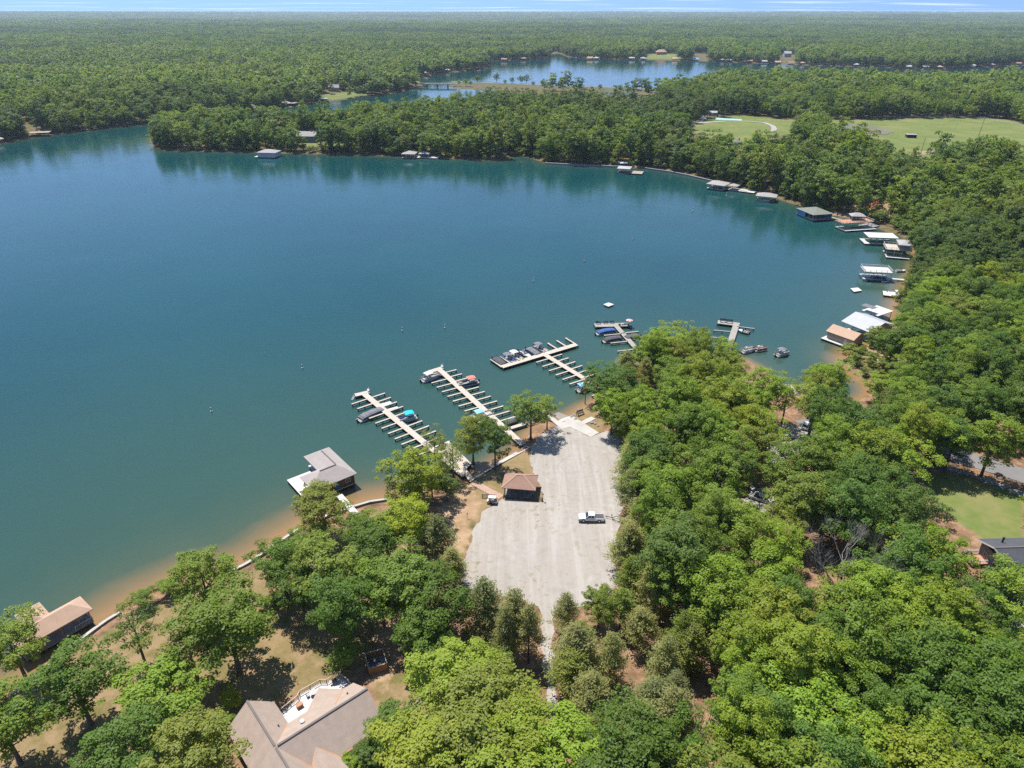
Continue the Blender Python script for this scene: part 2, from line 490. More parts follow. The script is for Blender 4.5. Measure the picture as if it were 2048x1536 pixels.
def land_h(P, d=None):
    P = np.asarray(P, float)
    if d is None: d = lake_sd(P)
    up = 0.75 * sstep(0.0, 1.4, d) + 0.032 * np.clip(d - 1, 0, 130)
    rel = sstep(5, 70, d)
    up = up + rel * (9 * gauss(P, 240, 380, 90) + 5 * gauss(P, 120, 700, 120) + 7 * gauss(P, -380, 800, 200))
    rr = np.hypot(P[:, 0], P[:, 1])
    far = sstep(1400, 5000, rr)
    up = up + far * rel * (34 * (vnoise(P[:, 0] / 2600 + 3.3, P[:, 1] / 1500 + 9.1, 3) - 0.4) + 8 * (vnoise(P[:, 0] / 900, P[:, 1] / 600, 5) - 0.5))
    up = up + 62 * sstep(5000, 17000, rr)
    up = up + rel * 1.2 * (vnoise(P[:, 0] / 45, P[:, 1] / 45, 8) - 0.5)
    dn = -0.9 * sstep(0, 2.5, -d) - 0.10 * np.clip(-d, 0, 25)
    return np.where(d >= 0, up, dn)

def hgt(x, y): return float(land_h(np.array([[x, y]]))[0])
def ground(x, y, lift=0.0):
    """point of the ground the photograph shows at pixel (x, y)"""
    z = 1.0
    for _ in range(14):
        p = px(x, y, z)
        z2 = hgt(p.x, p.y)
        if abs(z2 - z) < 0.01: break
        z = 0.5 * z + 0.5 * z2 if _ > 4 else z2
    p = px(x, y, z2); p.z = z2 + lift
    return p
def gpoly(pts): return [tuple(ground(x, y)[:2]) for x, y in pts]

# ------------------------------------------------------------------ ground zones
LOT_PX = [(1061,894),(1063,923),(1072,960),(1087,987),(1086,1003),(1038,1000),(1003,998),(990,1010),(963,1026),(943,1075),(929,1115),(917,1155),(936,1174),(992,1190),(1040,1200),
    (1078,1216),(1086,1260),(1083,1330),(1094,1390),(1104,1440),(1132,1440),(1116,1385),(1107,1330),(1106,1260),(1112,1226),(1170,1212),(1222,1190),(1236,1150),(1232,1110),(1236,1060),(1246,1000),(1256,950),
    (1256,905),(1242,880),(1215,862),(1197,866),(1181,874),(1140,853),(1131,857),(1120,852),(1100,858),(1080,872)]
LOT = gpoly(LOT_PX)
LAWNS = [gpoly(p) for p in (
    [(940,965),(1000,930),(1058,897),(1062,925),(1070,960),(1090,995),(1086,1008),(1040,1004),(990,1012),(962,1028),(942,1076),(928,1116),(905,1130),(884,1080),(880,1010),(900,985)],
    [(0,1420),(99,1345),(214,1258),(290,1215),(380,1180),(470,1160),(600,1080),(720,1030),(790,1010),(800,1100),(760,1250),(740,1330),(560,1400),(460,1440),(340,1536),(0,1536)],
    [(740,1330),(860,1360),(880,1430),(820,1536),(720,1536),(760,1450)],
    [(1830,940),(1890,945),(1960,960),(2048,985),(2048,1100),(1980,1090),(1880,1020)],
    [(1135,850),(1160,815),(1195,805),(1215,840),(1200,866)],
    [(1700,715),(1760,690),(1800,690),(1800,730),(1730,740)])]
FIELD_A = gpoly([(1655,240),(1700,239),(1850,236),(1990,236),(2060,250),(2150,262),(2150,360),(1990,335),(1880,318),(1830,322),(1740,305),(1640,290)])
FIELD_B = gpoly([(1372,250),(1400,240),(1470,228),(1560,238),(1655,240),(1660,262),(1560,270),(1540,285),(1460,292),(1390,266)])
CLEAR = [gpoly(p) for p in ([(640,190),(700,184),(745,187),(700,198),(650,204)], [(600,279),(650,279),(690,284),(690,293),(600,293)],
    [(800,150),(838,158),(842,168),(800,160)], [(1285,120),(1360,118),(1362,108),(1290,108)])]
DIRT = [gpoly(p) for p in ([(1240,300),(1262,300),(1275,330),(1300,338),(1240,333)], [(1280,325),(1330,322),(1330,338),(1290,336)], [(1650,428),(1700,410),(1780,400),(1800,440),(1740,447)],
    [(1730,690),(1800,670),(1830,700),(1800,740),(1740,740)], [(760,1240),(800,1240),(800,1330),(770,1380),(740,1340)], [(880,1010),(940,970),(960,1000),(940,1070),(925,1120),(890,1100)])]

# one ground sheet from under the camera to the horizon; finer where the picture looks closely
def axis(bands, lo, hi):
    pts = [bands[0][0]]
    for a, b, s in bands:
        n = max(1, int(round((b - a) / s))); pts += [a + (b - a) * (i + 1) / n for i in range(n)]
    s = bands[-1][2]; p = pts[-1]; up = []
    while p < hi: s *= 1.13; p += s; up.append(p)
    s = bands[0][2]; p = pts[0]; dn = []
    while p > lo: s *= 1.13; p -= s; dn.append(p)
    return np.array(dn[::-1] + pts + up)
GX = axis([(-1300, -560, 12), (-560, -160, 5), (-160, 190, 2.2), (190, 520, 4.5), (520, 1400, 10)], -42000, 42000)
GY = axis([(30, 320, 2.2), (320, 760, 4.5), (760, 2050, 9)], -3000, 60000)
XX, YY = np.meshgrid(GX, GY)
GP = np.stack([XX.ravel(), YY.ravel()], 1)
GD = lake_sd(GP)
GZ = land_h(GP, GD)
nx, ny = len(GX), len(GY)

def grid_mesh(name, P, Z, mask=None):
    ii = np.arange(nx * ny).reshape(ny, nx)
    q = np.stack([ii[:-1, :-1], ii[:-1, 1:], ii[1:, 1:], ii[1:, :-1]], -1).reshape(-1, 4)
    if mask is not None: q = q[mask[q].any(1)]
    used = np.unique(q); remap = np.full(nx * ny, -1); remap[used] = np.arange(len(used))
    q = remap[q]
    me = bpy.data.meshes.new(name)
    me.vertices.add(len(used)); me.loops.add(q.size); me.polygons.add(len(q))
    co = np.column_stack([P[used], Z[used]]).astype(np.float32)
    me.vertices.foreach_set('co', co.ravel())
    me.loops.foreach_set('vertex_index', q.ravel().astype(np.int32))
    me.polygons.foreach_set('loop_start', np.arange(0, q.size, 4, dtype=np.int32))
    me.polygons.foreach_set('loop_total', np.full(len(q), 4, np.int32))
    me.polygons.foreach_set('use_smooth', np.ones(len(q), bool))
    me.update(calc_edges=True)
    return me, used

def soft(polys, P, w):
    out = np.zeros(len(P))
    for p in polys: out = np.maximum(out, 1 - sstep(-w, w, poly_sd(P, np.array(p))))
    return out

me, used = grid_mesh('ground', GP, GZ)
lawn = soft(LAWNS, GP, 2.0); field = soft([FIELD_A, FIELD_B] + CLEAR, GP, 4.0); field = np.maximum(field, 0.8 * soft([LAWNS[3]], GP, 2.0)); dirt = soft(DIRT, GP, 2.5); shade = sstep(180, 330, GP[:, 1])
att = me.attributes.new('zone', 'FLOAT_COLOR', 'POINT')
buf = np.column_stack([lawn, field, dirt, shade])[used].astype(np.float32)
att.data.foreach_set('color', buf.ravel())
g = NT('ground')
geo = g.n('ShaderNodeNewGeometry'); P_ = geo.outputs['Position']
zn = g.n('ShaderNodeVertexColor', layer_name='zone'); zs = g.n('ShaderNodeSeparateColor'); g.l(zn.outputs[0], zs.inputs[0])
n_big = g.noise(P_, 0.05, 5, 0.6); n_mid = g.noise(P_, 0.35, 5, 0.65); n_fine = g.noise(P_, 2.5, 4, 0.7)
litter = g.ramp(n_mid.outputs[0], [(0.30, (0.085, 0.052, 0.032)), (0.52, (0.20, 0.115, 0.07)), (0.72, (0.34, 0.21, 0.14))]).outputs[0]
litter = g.mix(g.math('MULTIPLY', g.ramp(n_fine.outputs[0], [(0.45, 0.0), (0.62, 1.0)]).outputs[0], 0.30), litter, (0.055, 0.075, 0.025))
grass = g.ramp(n_mid.outputs[0], [(0.28, (0.105, 0.105, 0.032)), (0.46, (0.20, 0.145, 0.068)), (0.62, (0.30, 0.20, 0.12))]).outputs[0]
grass = g.mix(g.ramp(n_big.outputs[0], [(0.46, 0.0), (0.62, 0.7)]).outputs[0], grass, (0.30, 0.20, 0.115))
grass = g.mix(g.math('MULTIPLY', n_fine.outputs[0], 0.5), grass, (0.10, 0.10, 0.035), 'MULTIPLY')
grass = g.mix(0.75, grass, g.mix(g.math('MULTIPLY', n_fine.outputs[0], 0.45), grass, (0.09, 0.105, 0.03)))
fld = g.ramp(n_big.outputs[0], [(0.3, (0.075, 0.118, 0.028)), (0.5, (0.112, 0.148, 0.038)), (0.70, (0.185, 0.170, 0.070))]).outputs[0]
fld = g.mix(g.math('MULTIPLY', g.ramp(n_mid.outputs[0], [(0.42, 0.0), (0.66, 1.0)]).outputs[0], 0.4), fld, (0.22, 0.19, 0.085))
fld = g.mix(g.math('MULTIPLY', n_fine.outputs[0], 0.5), fld, (0.07, 0.085, 0.025))
clay = g.ramp(n_mid.outputs[0], [(0.3, (0.24, 0.145, 0.09)), (0.7, (0.42, 0.285, 0.19))]).outputs[0]
# ragged edges between the zones
def ragged(s, amt=0.9):
    a = g.math('ADD', s, g.math('MULTIPLY', g.math('SUBTRACT', n_mid.outputs[0], 0.5), amt))
    return g.ramp(a, [(0.40, 0.0), (0.60, 1.0)]).outputs[0]
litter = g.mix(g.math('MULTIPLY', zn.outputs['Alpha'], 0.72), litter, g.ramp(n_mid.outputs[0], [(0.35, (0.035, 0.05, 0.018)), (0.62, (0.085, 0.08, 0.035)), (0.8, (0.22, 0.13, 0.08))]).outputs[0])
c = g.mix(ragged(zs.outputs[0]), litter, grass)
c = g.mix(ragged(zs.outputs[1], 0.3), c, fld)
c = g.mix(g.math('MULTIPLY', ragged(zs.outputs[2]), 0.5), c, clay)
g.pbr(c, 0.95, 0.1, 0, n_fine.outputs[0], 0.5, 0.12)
me.materials.append(g.m)
gobj = tag(link('ground', me), kind='structure')

# ------------------------------------------------------------------ the lake: one level sheet
wz = np.zeros(nx * ny)
near = (GP[:, 1] < 3200) & (np.abs(GP[:, 0]) < 2600) & (GD < 4)
me, used = grid_mesh('lake', GP, wz, near)
sh_w = 1.6 + 8.5 * gauss(GP, -70, 95, 45) + 4.5 * gauss(GP, -30, 138, 22) + 3 * gauss(GP, 18, 172, 16) + 5 * gauss(GP, 118, 215, 20) + 4 * gauss(GP, 160, 270, 50)
att = me.attributes.new('shoal', 'FLOAT', 'POINT')
att.data.foreach_set('value', (np.exp(-np.clip(-GD, 0, 200) / sh_w))[used].astype(np.float32))
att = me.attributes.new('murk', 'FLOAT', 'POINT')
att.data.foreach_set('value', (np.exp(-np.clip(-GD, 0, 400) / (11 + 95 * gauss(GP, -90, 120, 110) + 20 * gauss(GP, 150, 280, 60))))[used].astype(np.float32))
w = NT('lake_water')
geo = w.n('ShaderNodeNewGeometry'); P_ = geo.outputs['Position']
at = w.n('ShaderNodeAttribute', attribute_name='shoal')
nb = w.noise(P_, 0.012, 4, 0.6); nm = w.noise(P_, 0.15, 4, 0.6)
deep = w.ramp(nb.outputs[0], [(0.35, (0.0024, 0.035, 0.041)), (0.65, (0.0036, 0.043, 0.048))]).outputs[0]
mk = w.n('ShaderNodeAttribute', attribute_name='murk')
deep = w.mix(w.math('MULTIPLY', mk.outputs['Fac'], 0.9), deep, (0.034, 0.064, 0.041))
sh = w.math('ADD', at.outputs['Fac'], w.math('MULTIPLY', w.math('SUBTRACT', nm.outputs[0], 0.5), 0.16))
c = w.mix(w.ramp(sh, [(0.02, 0.0), (0.45, 1.0)]).outputs[0], deep, (0.050, 0.066, 0.040))
c = w.mix(w.ramp(sh, [(0.30, 0.0), (0.80, 1.0)]).outputs[0], c, (0.19, 0.115, 0.050))
mp = w.n('ShaderNodeMapping'); mp.inputs['Rotation'].default_value = (0, 0, R(24)); mp.inputs['Scale'].default_value = (0.55, 1.5, 1)
w.l(P_, mp.inputs[0])
rip = w.noise(mp.outputs[0], 0.34, 6, 0.66, 0.6)
rip2 = w.noise(P_, 0.045, 3, 0.5)
hgtn = w.math('MULTIPLY', rip.outputs[0], w.ramp(rip2.outputs[0], [(0.3, 0.45), (0.7, 1.0)]).outputs[0])
p = w.pbr(c, 0.03, 0.5, 0, hgtn, 0.30, 0.26)
p.inputs['IOR'].default_value = 1.33
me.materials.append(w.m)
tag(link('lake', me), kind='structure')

# ------------------------------------------------------------------ draped sheets
def drape(name, poly, step, dz, matname, kind='structure', jitter=0.0, flat=None):
    poly = [Vector((p[0], p[1])) for p in poly]
    ring = []
    n = len(poly)
    for i in range(n):
        a, b = poly[i], poly[(i + 1) % n]
        k = max(1, int((b - a).length / step))
        for j in range(k):
            q = a.lerp(b, j / k)
            if jitter: q = q + Vector((rnd.uniform(-jitter, jitter), rnd.uniform(-jitter, jitter)))
            ring.append(q)
    x0, x1 = min(q.x for q in ring), max(q.x for q in ring); y0, y1 = min(q.y for q in ring), max(q.y for q in ring)
    gx, gy = np.meshgrid(np.arange(x0 + step / 2, x1, step), np.arange(y0 + step / 2, y1, step))
    G = np.stack([gx.ravel(), gy.ravel()], 1)
    rp = np.array([tuple(q) for q in ring])
    if len(G): G = G[poly_sd(G, rp) < -step * 0.4]
    pts = ring + [Vector((float(a), float(b))) for a, b in G]
    m = len(ring)
    vo, eo, fo, *_ = mgeo.delaunay_2d_cdt(pts, [(i, (i + 1) % m) for i in range(m)], [], 1, 1e-5)
    V = np.array([tuple(q) for q in vo])
    Z = land_h(V) + dz if flat is None else np.full(len(V), flat)
    cen = np.array([[sum(V[i][0] for i in f) / len(f), sum(V[i][1] for i in f) / len(f)] for f in fo])
    keep = in_poly(cen, rp)
    me = bpy.data.meshes.new(name)
    me.from_pydata([(float(V[i][0]), float(V[i][1]), float(Z[i])) for i in range(len(V))], [], [tuple(f) for f, k in zip(fo, keep) if k])
    me.materials.append(MATS[matname])
    me.update()
    o = link(name, me)
    tag(o, kind=kind)
    return o

def strip(pts, w):
    """outline of a path of width w along world points"""
    pts = [Vector((p[0], p[1])) for p in pts]; L, Rr = [], []
    for i, p in enumerate(pts):
        d = (pts[min(i + 1, len(pts) - 1)] - pts[max(i - 1, 0)]).normalized(); nn = Vector((-d.y, d.x)) * w / 2
        L.append(p + nn); Rr.append(p - nn)
    return [tuple(q) for q in L + Rr[::-1]]

gv = NT('gravel')
geo = gv.n('ShaderNodeNewGeometry'); P_ = geo.outputs['Position']
n1 = gv.noise(P_, 0.06, 4, 0.6); n2 = gv.noise(P_, 0.6, 5, 0.65); n3 = gv.noise(P_, 7, 3, 0.7)
# faint curved wheel tracks round the turning circle
tcen = ground(1160, 935)
vm = gv.n('ShaderNodeVectorMath', operation='DISTANCE'); gv.l(P_, vm.inputs[0]); vm.inputs[1].default_value = tuple(tcen)
ringn = gv.n('ShaderNodeTexNoise', noise_dimensions='1D'); ringn.inputs['Scale'].default_value = 1.6; ringn.inputs['Detail'].default_value = 3
gv.l(gv.math('ADD', vm.outputs['Value'], gv.math('MULTIPLY', n1.outputs[0], 9.0)), ringn.inputs['W'])
infac = gv.ramp(gv.math('DIVIDE', vm.outputs['Value'], 24.0), [(0.55, 1.0), (1.0, 0.0)]).outputs[0]
c = gv.ramp(n2.outputs[0], [(0.28, (0.225, 0.203, 0.180)), (0.55, (0.278, 0.252, 0.225)), (0.75, (0.325, 0.296, 0.266))]).outputs[0]
c = gv.mix(gv.math('MULTIPLY', gv.ramp(ringn.outputs[0], [(0.42, 0.0), (0.62, 1.0)]).outputs[0], gv.math('MULTIPLY', infac, 0.42)), c, (0.21, 0.19, 0.17))
c = gv.mix(gv.ramp(n1.outputs[0], [(0.50, 0.0), (0.68, 0.55)]).outputs[0], c, (0.275, 0.232, 0.192))
# wheel tracks running from the lane up to the ramp
tm_ = gv.n('ShaderNodeMapping'); tm_.inputs['Rotation'].default_value = (0, 0, R(-7)); tm_.inputs['Scale'].default_value = (0.75, 0.035, 1); gv.l(P_, tm_.inputs[0])
trk = gv.noise(tm_.outputs[0], 1.0, 4, 0.6, 0.3)
c = gv.mix(gv.math('MULTIPLY', gv.ramp(trk.outputs[0], [(0.50, 0.0), (0.66, 1.0)]).outputs[0], 0.42), c, (0.37, 0.345, 0.32))
c = gv.mix(gv.math('MULTIPLY', gv.ramp(trk.outputs[0], [(0.32, 1.0), (0.45, 0.0)]).outputs[0], 0.45), c, (0.195, 0.175, 0.155))
# weeds coming up through the stone
wd = gv.math('MULTIPLY', gv.ramp(n1.outputs[0], [(0.47, 0.0), (0.60, 1.0)]).outputs[0], gv.ramp(n2.outputs[0], [(0.52, 0.0), (0.66, 1.0)]).outputs[0])
c = gv.mix(gv.math('MULTIPLY', wd, 0.75), c, (0.12, 0.12, 0.05))
c = gv.mix(gv.math('MULTIPLY', n3.outputs[0], 0.35), c, (0.195, 0.176, 0.156))
gv.pbr(c, 0.95, 0.15, 0, n3.outputs[0], 0.5, 0.05)
drape('gravel_lot', LOT, 1.5, 0.07, 'gravel', jitter=0.5)
# ------------------------------------------------------------------ paths, road, ramp
EXCL = []; EXCL_POLY = []
plain('paver', (0.30, 0.20, 0.155), 0.9, 0.18, 0.8)
plain('causeway_fill', (0.072, 0.080, 0.038), 0.95, 0.3, 0.05)
plain('dirt_track', (0.24, 0.17, 0.12), 0.95, 0.2, 0.2)
plain('pond_water', (0.13, 0.112, 0.062), 0.45, 0.2, 0.05, 0.5)
plain('pale_gravel', (0.25, 0.235, 0.215), 0.95, 0.15, 0.3)
RAMP = gpoly([(1120,838),(1136,833),(1198,866),(1181,874.5),(1139.5,854),(1131,857),(1113,844)])
drape('boat_ramp', RAMP, 2.0, 0.13, 'concrete')
drape('ramp_toe', [tuple(px(x, y, -0.3)[:2]) for x, y in ((1104,831),(1117,826),(1137,834),(1119,841))], 1.5, 0, 'concrete_wet', flat=0.015)
RW_A, RW_B = ground(941, 960), ground(1056, 893)
drape('lakeside_walkway', strip([RW_A, RW_B], 2.0), 1.6, 0.16, 'concrete')
drape('paver_path', strip([ground(948, 966), ground(975, 981), ground(1003, 995)], 2.0), 1.6, 0.12, 'paver')
drape('side_path', strip([ground(1158, 850), ground(1187, 836)], 1.8), 1.6, 0.16, 'concrete')
ROAD = [ground(x, y) for x, y in ((1890,905),(1960,925),(2048,952),(2140,985))]
drape('paved_road', strip(ROAD, 7.6), 2.0, 0.10, 'asphalt')
ROAD2 = [ground(x, y) for x, y in ((1900,905),(1885,860),(1860,830),(1790,815),(1720,830),(1600,850))]
drape('access_road', strip(ROAD2, 5.0), 2.0, 0.08, 'asphalt')
EXCL_POLY.append(strip(ROAD, 15.0)); EXCL_POLY.append(strip(ROAD2[:3], 8.0))
drape('parking_yard', gpoly([(1500,880),(1560,850),(1640,850),(1620,900),(1540,930)]), 2.0, 0.09, 'pale_gravel')
drape('yard_gravel', gpoly([(1455,985),(1530,975),(1560,1005),(1520,1030),(1460,1020)]), 2.0, 0.09, 'pale_gravel')
EXCL_POLY.append(gpoly([(1463,985),(1525,978),(1550,1000),(1510,1022),(1465,1015)]))
drape('house_drive', gpoly([(2010,1195),(2060,1190),(2060,1330),(2010,1300)]), 2.0, 0.1, 'pale_gravel')
drape('park_path', strip([ground(x, y) for x, y in ((1372,249),(1400,246.5),(1450,242.5),(1500,243),(1530,246),(1545,252),(1549,258),(1543,264))], 5.0), 4.0, 0.25, 'pale_gravel')
drape('park_drive', strip([ground(x, y) for x, y in ((1396,247),(1402,240),(1412,232))], 6.0), 4.0, 0.25, 'pale_gravel')
drape('ball_court', gpoly([(1432,236),(1483,239),(1484,242),(1430,240)]), 4.0, 0.3, 'court_green')
drape('pond', gpoly([(1655,248),(1710,247),(1740,250),(1790,264),(1770,270),(1720,266),(1660,262)]), 5.0, 0.22, 'pond_water')
drape('field_track', gpoly([(1838,304),(1868,300),(1872,306),(1842,311)]), 4.0, 0.2, 'dirt_track')
EXCL_POLY.append(gpoly([(1452,262),(1490,262),(1490,292),(1455,292)]))

# causeway and bridge
CWL = [px(905, 168.5, 0), px(1000, 172, 0), px(1100, 176.5, 0), px(1200, 180, 0), px(1310, 184, 0), px(1400, 190, 0)]
cw = strip(CWL, 120)
EXCL_POLY.append(cw)
EXCL_POLY.append(strip([px(780, 168, 0), px(845, 170, 0)], 40))
mb = MB()
for i in range(len(CWL) - 1):
    a, b = CWL[i], CWL[i + 1]; d = (b - a).normalized(); n = Vector((-d.y, d.x, 0))
    d0 = (b - CWL[max(0, i - 1)]).normalized() if i else d; n0 = Vector((-d0.y, d0.x, 0))
    d1 = (CWL[min(len(CWL) - 1, i + 2)] - a).normalized() if i < len(CWL) - 2 else d; n1 = Vector((-d1.y, d1.x, 0))
    prof = [(-24, -1.0), (-8, 4.2), (8, 4.2), (24, -1.0)]
    vs = [a + n0 * q + Vector((0, 0, z)) for q, z in prof] + [b + n1 * q + Vector((0, 0, z)) for q, z in prof]
    mb.add(vs, [(1, 0, 4, 5), (2, 1, 5, 6), (3, 2, 6, 7)] + ([(0, 1, 2, 3)] if i == 0 else []))
tag(mb.build('causeway', 'causeway_fill'), kind='structure')
mb = MB()
for i in range(len(CWL) - 1):
    a, b = CWL[i], CWL[i + 1]; d = (b - a).normalized(); n = Vector((-d.y, d.x, 0)) * 4.5; up = Vector((0, 0, 4.35))
    mb.add([a - n + up, b - n + up, b + n + up, a + n + up], [(0, 1, 2, 3)])
tag(mb.build('causeway_road', 'asphalt'), kind='structure')
A, rz, L = seg((838, 167), (908, 167.6), 4.5)
br = thing('road_bridge', 'low concrete road bridge crossing the narrows beside the causeway', 'bridge', (A.x, A.y, 0), rz)
MB().box(-6, L + 4, -5, 5, 3.6, 4.6).build('deck', 'concrete', br)
for q in (0.22, 0.52, 0.82):
    m_ = MB(); m_.box(L * q - 1, L * q + 1, -4.6, 4.6, 2.8, 3.6)
    for y in (-3.2, 0, 3.2): m_.tube([(L * q, y, -2.5), (L * q, y, 2.8)], 0.7, 8)
    m_.build('pier', 'concrete', br)
for s in (-1, 1):
    m_ = MB(); m_.box(-6, L + 4, s * 4.9 - 0.15, s * 4.9 + 0.15, 4.9, 5.4)
    for k in range(14): m_.box(-5 + k * (L + 8) / 13 - .15, -5 + k * (L + 8) / 13 + .15, s * 4.9 - .12, s * 4.9 + .12, 4.6, 4.9)
    m_.build('railing', 'white_paint', br)

# seawalls along the near shore: capped concrete walls in lengths
def seawall(pts, label, matn='concrete', w=0.4, top=0.95):
    P = [px(x, y, 0.5) for x, y in pts]
    r = thing('seawall', label, 'seawall', (P[0].x, P[0].y, 0))
    for i in range(len(P) - 1):
        a = P[i] - P[0]; b = P[i + 1] - P[0]
        MB().beam((a.x, a.y, top - 0.9), (b.x, b.y, top - 0.9), w, 1.8).build('wall_panel', matn, r)
        MB().beam((a.x, a.y, top + 0.06), (b.x, b.y, top + 0.06), w + 0.25, 0.12).build('cap', matn, r)
    return r
seawall([(20,1394),(60,1364),(99,1331),(150,1291),(190,1261),(214,1244),(240,1228)], 'pale concrete seawall running past the tan roofed boathouse to the sandy shore')
seawall([(462,1146),(490,1132),(512,1119),(555,1089),(598,1060)], 'pale concrete seawall between the tall shore oak and the L-shaped boathouse')
seawall([(650,1036),(680,1025),(710,1015),(740,1006),(775,1001)], 'curved pale seawall at the gangway of the L-shaped boathouse')
seawall([(1090,327),(1170,331),(1240,334)], 'low stone retaining wall at the foot of the far wood', 'stone_grey', 1.0, 1.1)
seawall([(1290,337),(1340,344),(1380,352),(1430,364)], 'long grey retaining wall along the far right shore', 'stone_grey', 1.0, 1.1)

# rip-rap stones beside the road: each one a stone
rr_root = thing('riprap_edging', 'band of loose grey stones laid along the paved road above the lawn', 'stones', tuple(ground(1925, 938)))
base = rr_root.location.copy()
def stone_mesh(s):
    rs_ = np.random.RandomState(s)
    bm = bmesh.new(); bmesh.ops.create_icosphere(bm, subdivisions=1, radius=1.0)
    for v in bm.verts: v.co *= 1 + rs_.uniform(-0.28, 0.28); v.co.z *= 0.7
    me = bpy.data.meshes.new('stone'); bm.to_mesh(me); bm.free(); me.materials.append(MATS['stone_grey']); return me
SM = [stone_mesh(i) for i in range(5)]
RRL = [ground(x, y) for x, y in ((1893,937),(1940,950),(1990,968),(2048,990))]
for k in range(150):
    t = rnd.random() * (len(RRL) - 1); i = int(t); p = RRL[i].lerp(RRL[i + 1], t - i) + Vector((rnd.gauss(0, 0.6), rnd.gauss(0, 0.6), 0))
    o = link('stone', SM[k % 5], rr_root, (p.x - base.x, p.y - base.y, hgt(p.x, p.y) - base.z + 0.1), rnd.uniform(0, 6.28))
    q = rnd.uniform(0.28, 0.55); o.scale = (q, q * rnd.uniform(0.7, 1.2), q)
# boulders along the ramp garden and walkway bank
bk = 0
for (x, y) in ((1143,834),(1148,830),(1153,825),(1158,820),(1151,838),(1184,846),(1190,848),(1196,852)):
    p = ground(x, y, 0.12)
    o = link('boulder', SM[bk % 5], None, p, rnd.uniform(0, 6.28), [rnd.uniform(0.4, 0.6)] * 3); bk += 1
    tag(o, 'pale boulder in the row edging the planted corner beside the boat ramp', 'boulder', 'boulders beside the ramp')

# ------------------------------------------------------------------ piers
POST = MB().tube([(0, 0, -3.0), (0, 0, 0.0)], 0.17, 8).mesh('post', 'piling')
def pier(label, tip, end, w, z=0.95, head=None, fingers=(), planks='dock_wood', name='boat_pier', post_step=4.6, post_skip=0.0):
    """tip, end: pixels of the walkway's two ends; head: (left px, right px, width); fingers: list of (from px, to px, count, width)"""
    A, rz, L = seg(tip, end, z)
    r = thing(name, label, 'pier', (A.x, A.y, 0), rz)
    ca, sa = math.cos(-rz), math.sin(-rz)
    def loc(p):
        d = Vector((p.x - A.x, p.y - A.y)); return Vector((d.x * ca - d.y * sa, d.x * sa + d.y * ca))
    def post(x, y): link('post', POST, r, (x, y, z - 0.12))
    dk = MB().box(0, L, -w / 2, w / 2, z - 0.09, z).build('walkway', planks, r)
    MB().box(0.05, L, -w / 2 + 0.06, -w / 2 + 0.16, z - 0.36, z - 0.1).box(0.05, L, w / 2 - 0.16, w / 2 - 0.06, z - 0.36, z - 0.1).build('stringer', 'piling', dk)
    n = int(L / post_step)
    for i in range(n + 1):
        for s in (-1, 1): post(0.3 + i * post_step, s * (w / 2 - 0.2))
    if head:
        a, b = loc(px(*head[0], z)), loc(px(*head[1], z)); d = (b - a).normalized(); nn = Vector((-d.y, d.x)) * head[2] / 2
        hd = MB().prism([a - nn, b - nn, b + nn, a + nn] if (b - a).cross(nn) > 0 else [a + nn, b + nn, b - nn, a - nn], z - 0.085, z + 0.006).build('pier_head', planks, r)
        k = max(2, int((b - a).length / 3.5))
        for i in range(k + 1):
            q = a.lerp(b, i / k)
            for s in (-1, 1): post(q.x + nn.x * s * 0.85, q.y + nn.y * s * 0.85)
        hm = MB()
        for s in (-1, 1): hm.beam((*(a + nn * s * 0.93), z - 0.24), (*(b + nn * s * 0.93), z - 0.24), 0.1, 0.26)
        hm.build('head_beam', 'piling', hd)
    for f in fingers:
        p0, p1, cnt, fw = f[:4]; root = f[4] if len(f) > 4 else None
        a0, a1 = loc(px(*p0, z)), loc(px(*p1, z))
        for i in range(cnt):
            e = a0.lerp(a1, i / max(1, cnt - 1))
            if root: s_ = loc(px(*root[0], z)).lerp(loc(px(*root[1], z)), i / max(1, cnt - 1))
            else: s_ = Vector((e.x, math.copysign(w / 2 + 0.01, e.y)))
            d = (e - s_); Lf = d.length; d.normalize(); nn = Vector((-d.y, d.x)) * fw / 2
            poly = [s_ - nn, e - nn, e + nn, s_ + nn]
            fo = MB().prism(poly, z - 0.08, z).build('finger', planks, r)
            MB().beam((*s_, z - 0.24), (*e, z - 0.24), fw * 0.75, 0.3).build('finger_beam', 'piling', fo)
            for t in ((0.96,) if Lf < 3 else (0.5, 0.96)):
                q = s_.lerp(e, t); post(q.x, q.y)
    return r, loc, z
def pier_extra(r, mb, name, mat): return mb.build(name, mat, r)

pA, lA, _ = pier('long wooden pier of open finger slips beside the L-shaped boathouse', (724, 784), (930, 951), 1.9, head=((710, 790), (738, 783.5), 1.9),
    fingers=[((770, 785.8), (886, 872), 10, 0.55), ((703, 808), (803, 888.6), 9, 0.55), ((816, 900), (830, 912), 2, 0.55), ((899, 882), (905, 888), 1, .5)])
pB, lB, _ = pier('long wooden pier with twenty finger slips leading to the end of the lakeside walkway', (878, 738), (1046, 889), 1.9, head=((858, 743.5), (885, 735), 1.9),
    fingers=[((913, 739), (1033, 832), 11, 0.55), ((853, 757), (929, 822), 8, 0.55), ((941, 832), (956, 844.5), 2, 0.55), ((1053, 846), (1055, 848), 1, 1.3)])
pC, lC, _ = pier('T-shaped wooden pier with boats berthed along its outer cross walk', (1087, 707.5), (1226, 791), 1.9, head=((1003, 733.5), (1153, 688.5), 2.2),
    fingers=[((1124, 708), (1207.6, 755), 7, 0.55), ((1072.5, 724.5), (1139, 768), 6, 0.55), ((1184, 791), (1190, 795), 1, .55),
             ((981.5, 718.5), (1131, 675.5), 9, 0.6, ((1004, 734), (1152, 688.5)))])
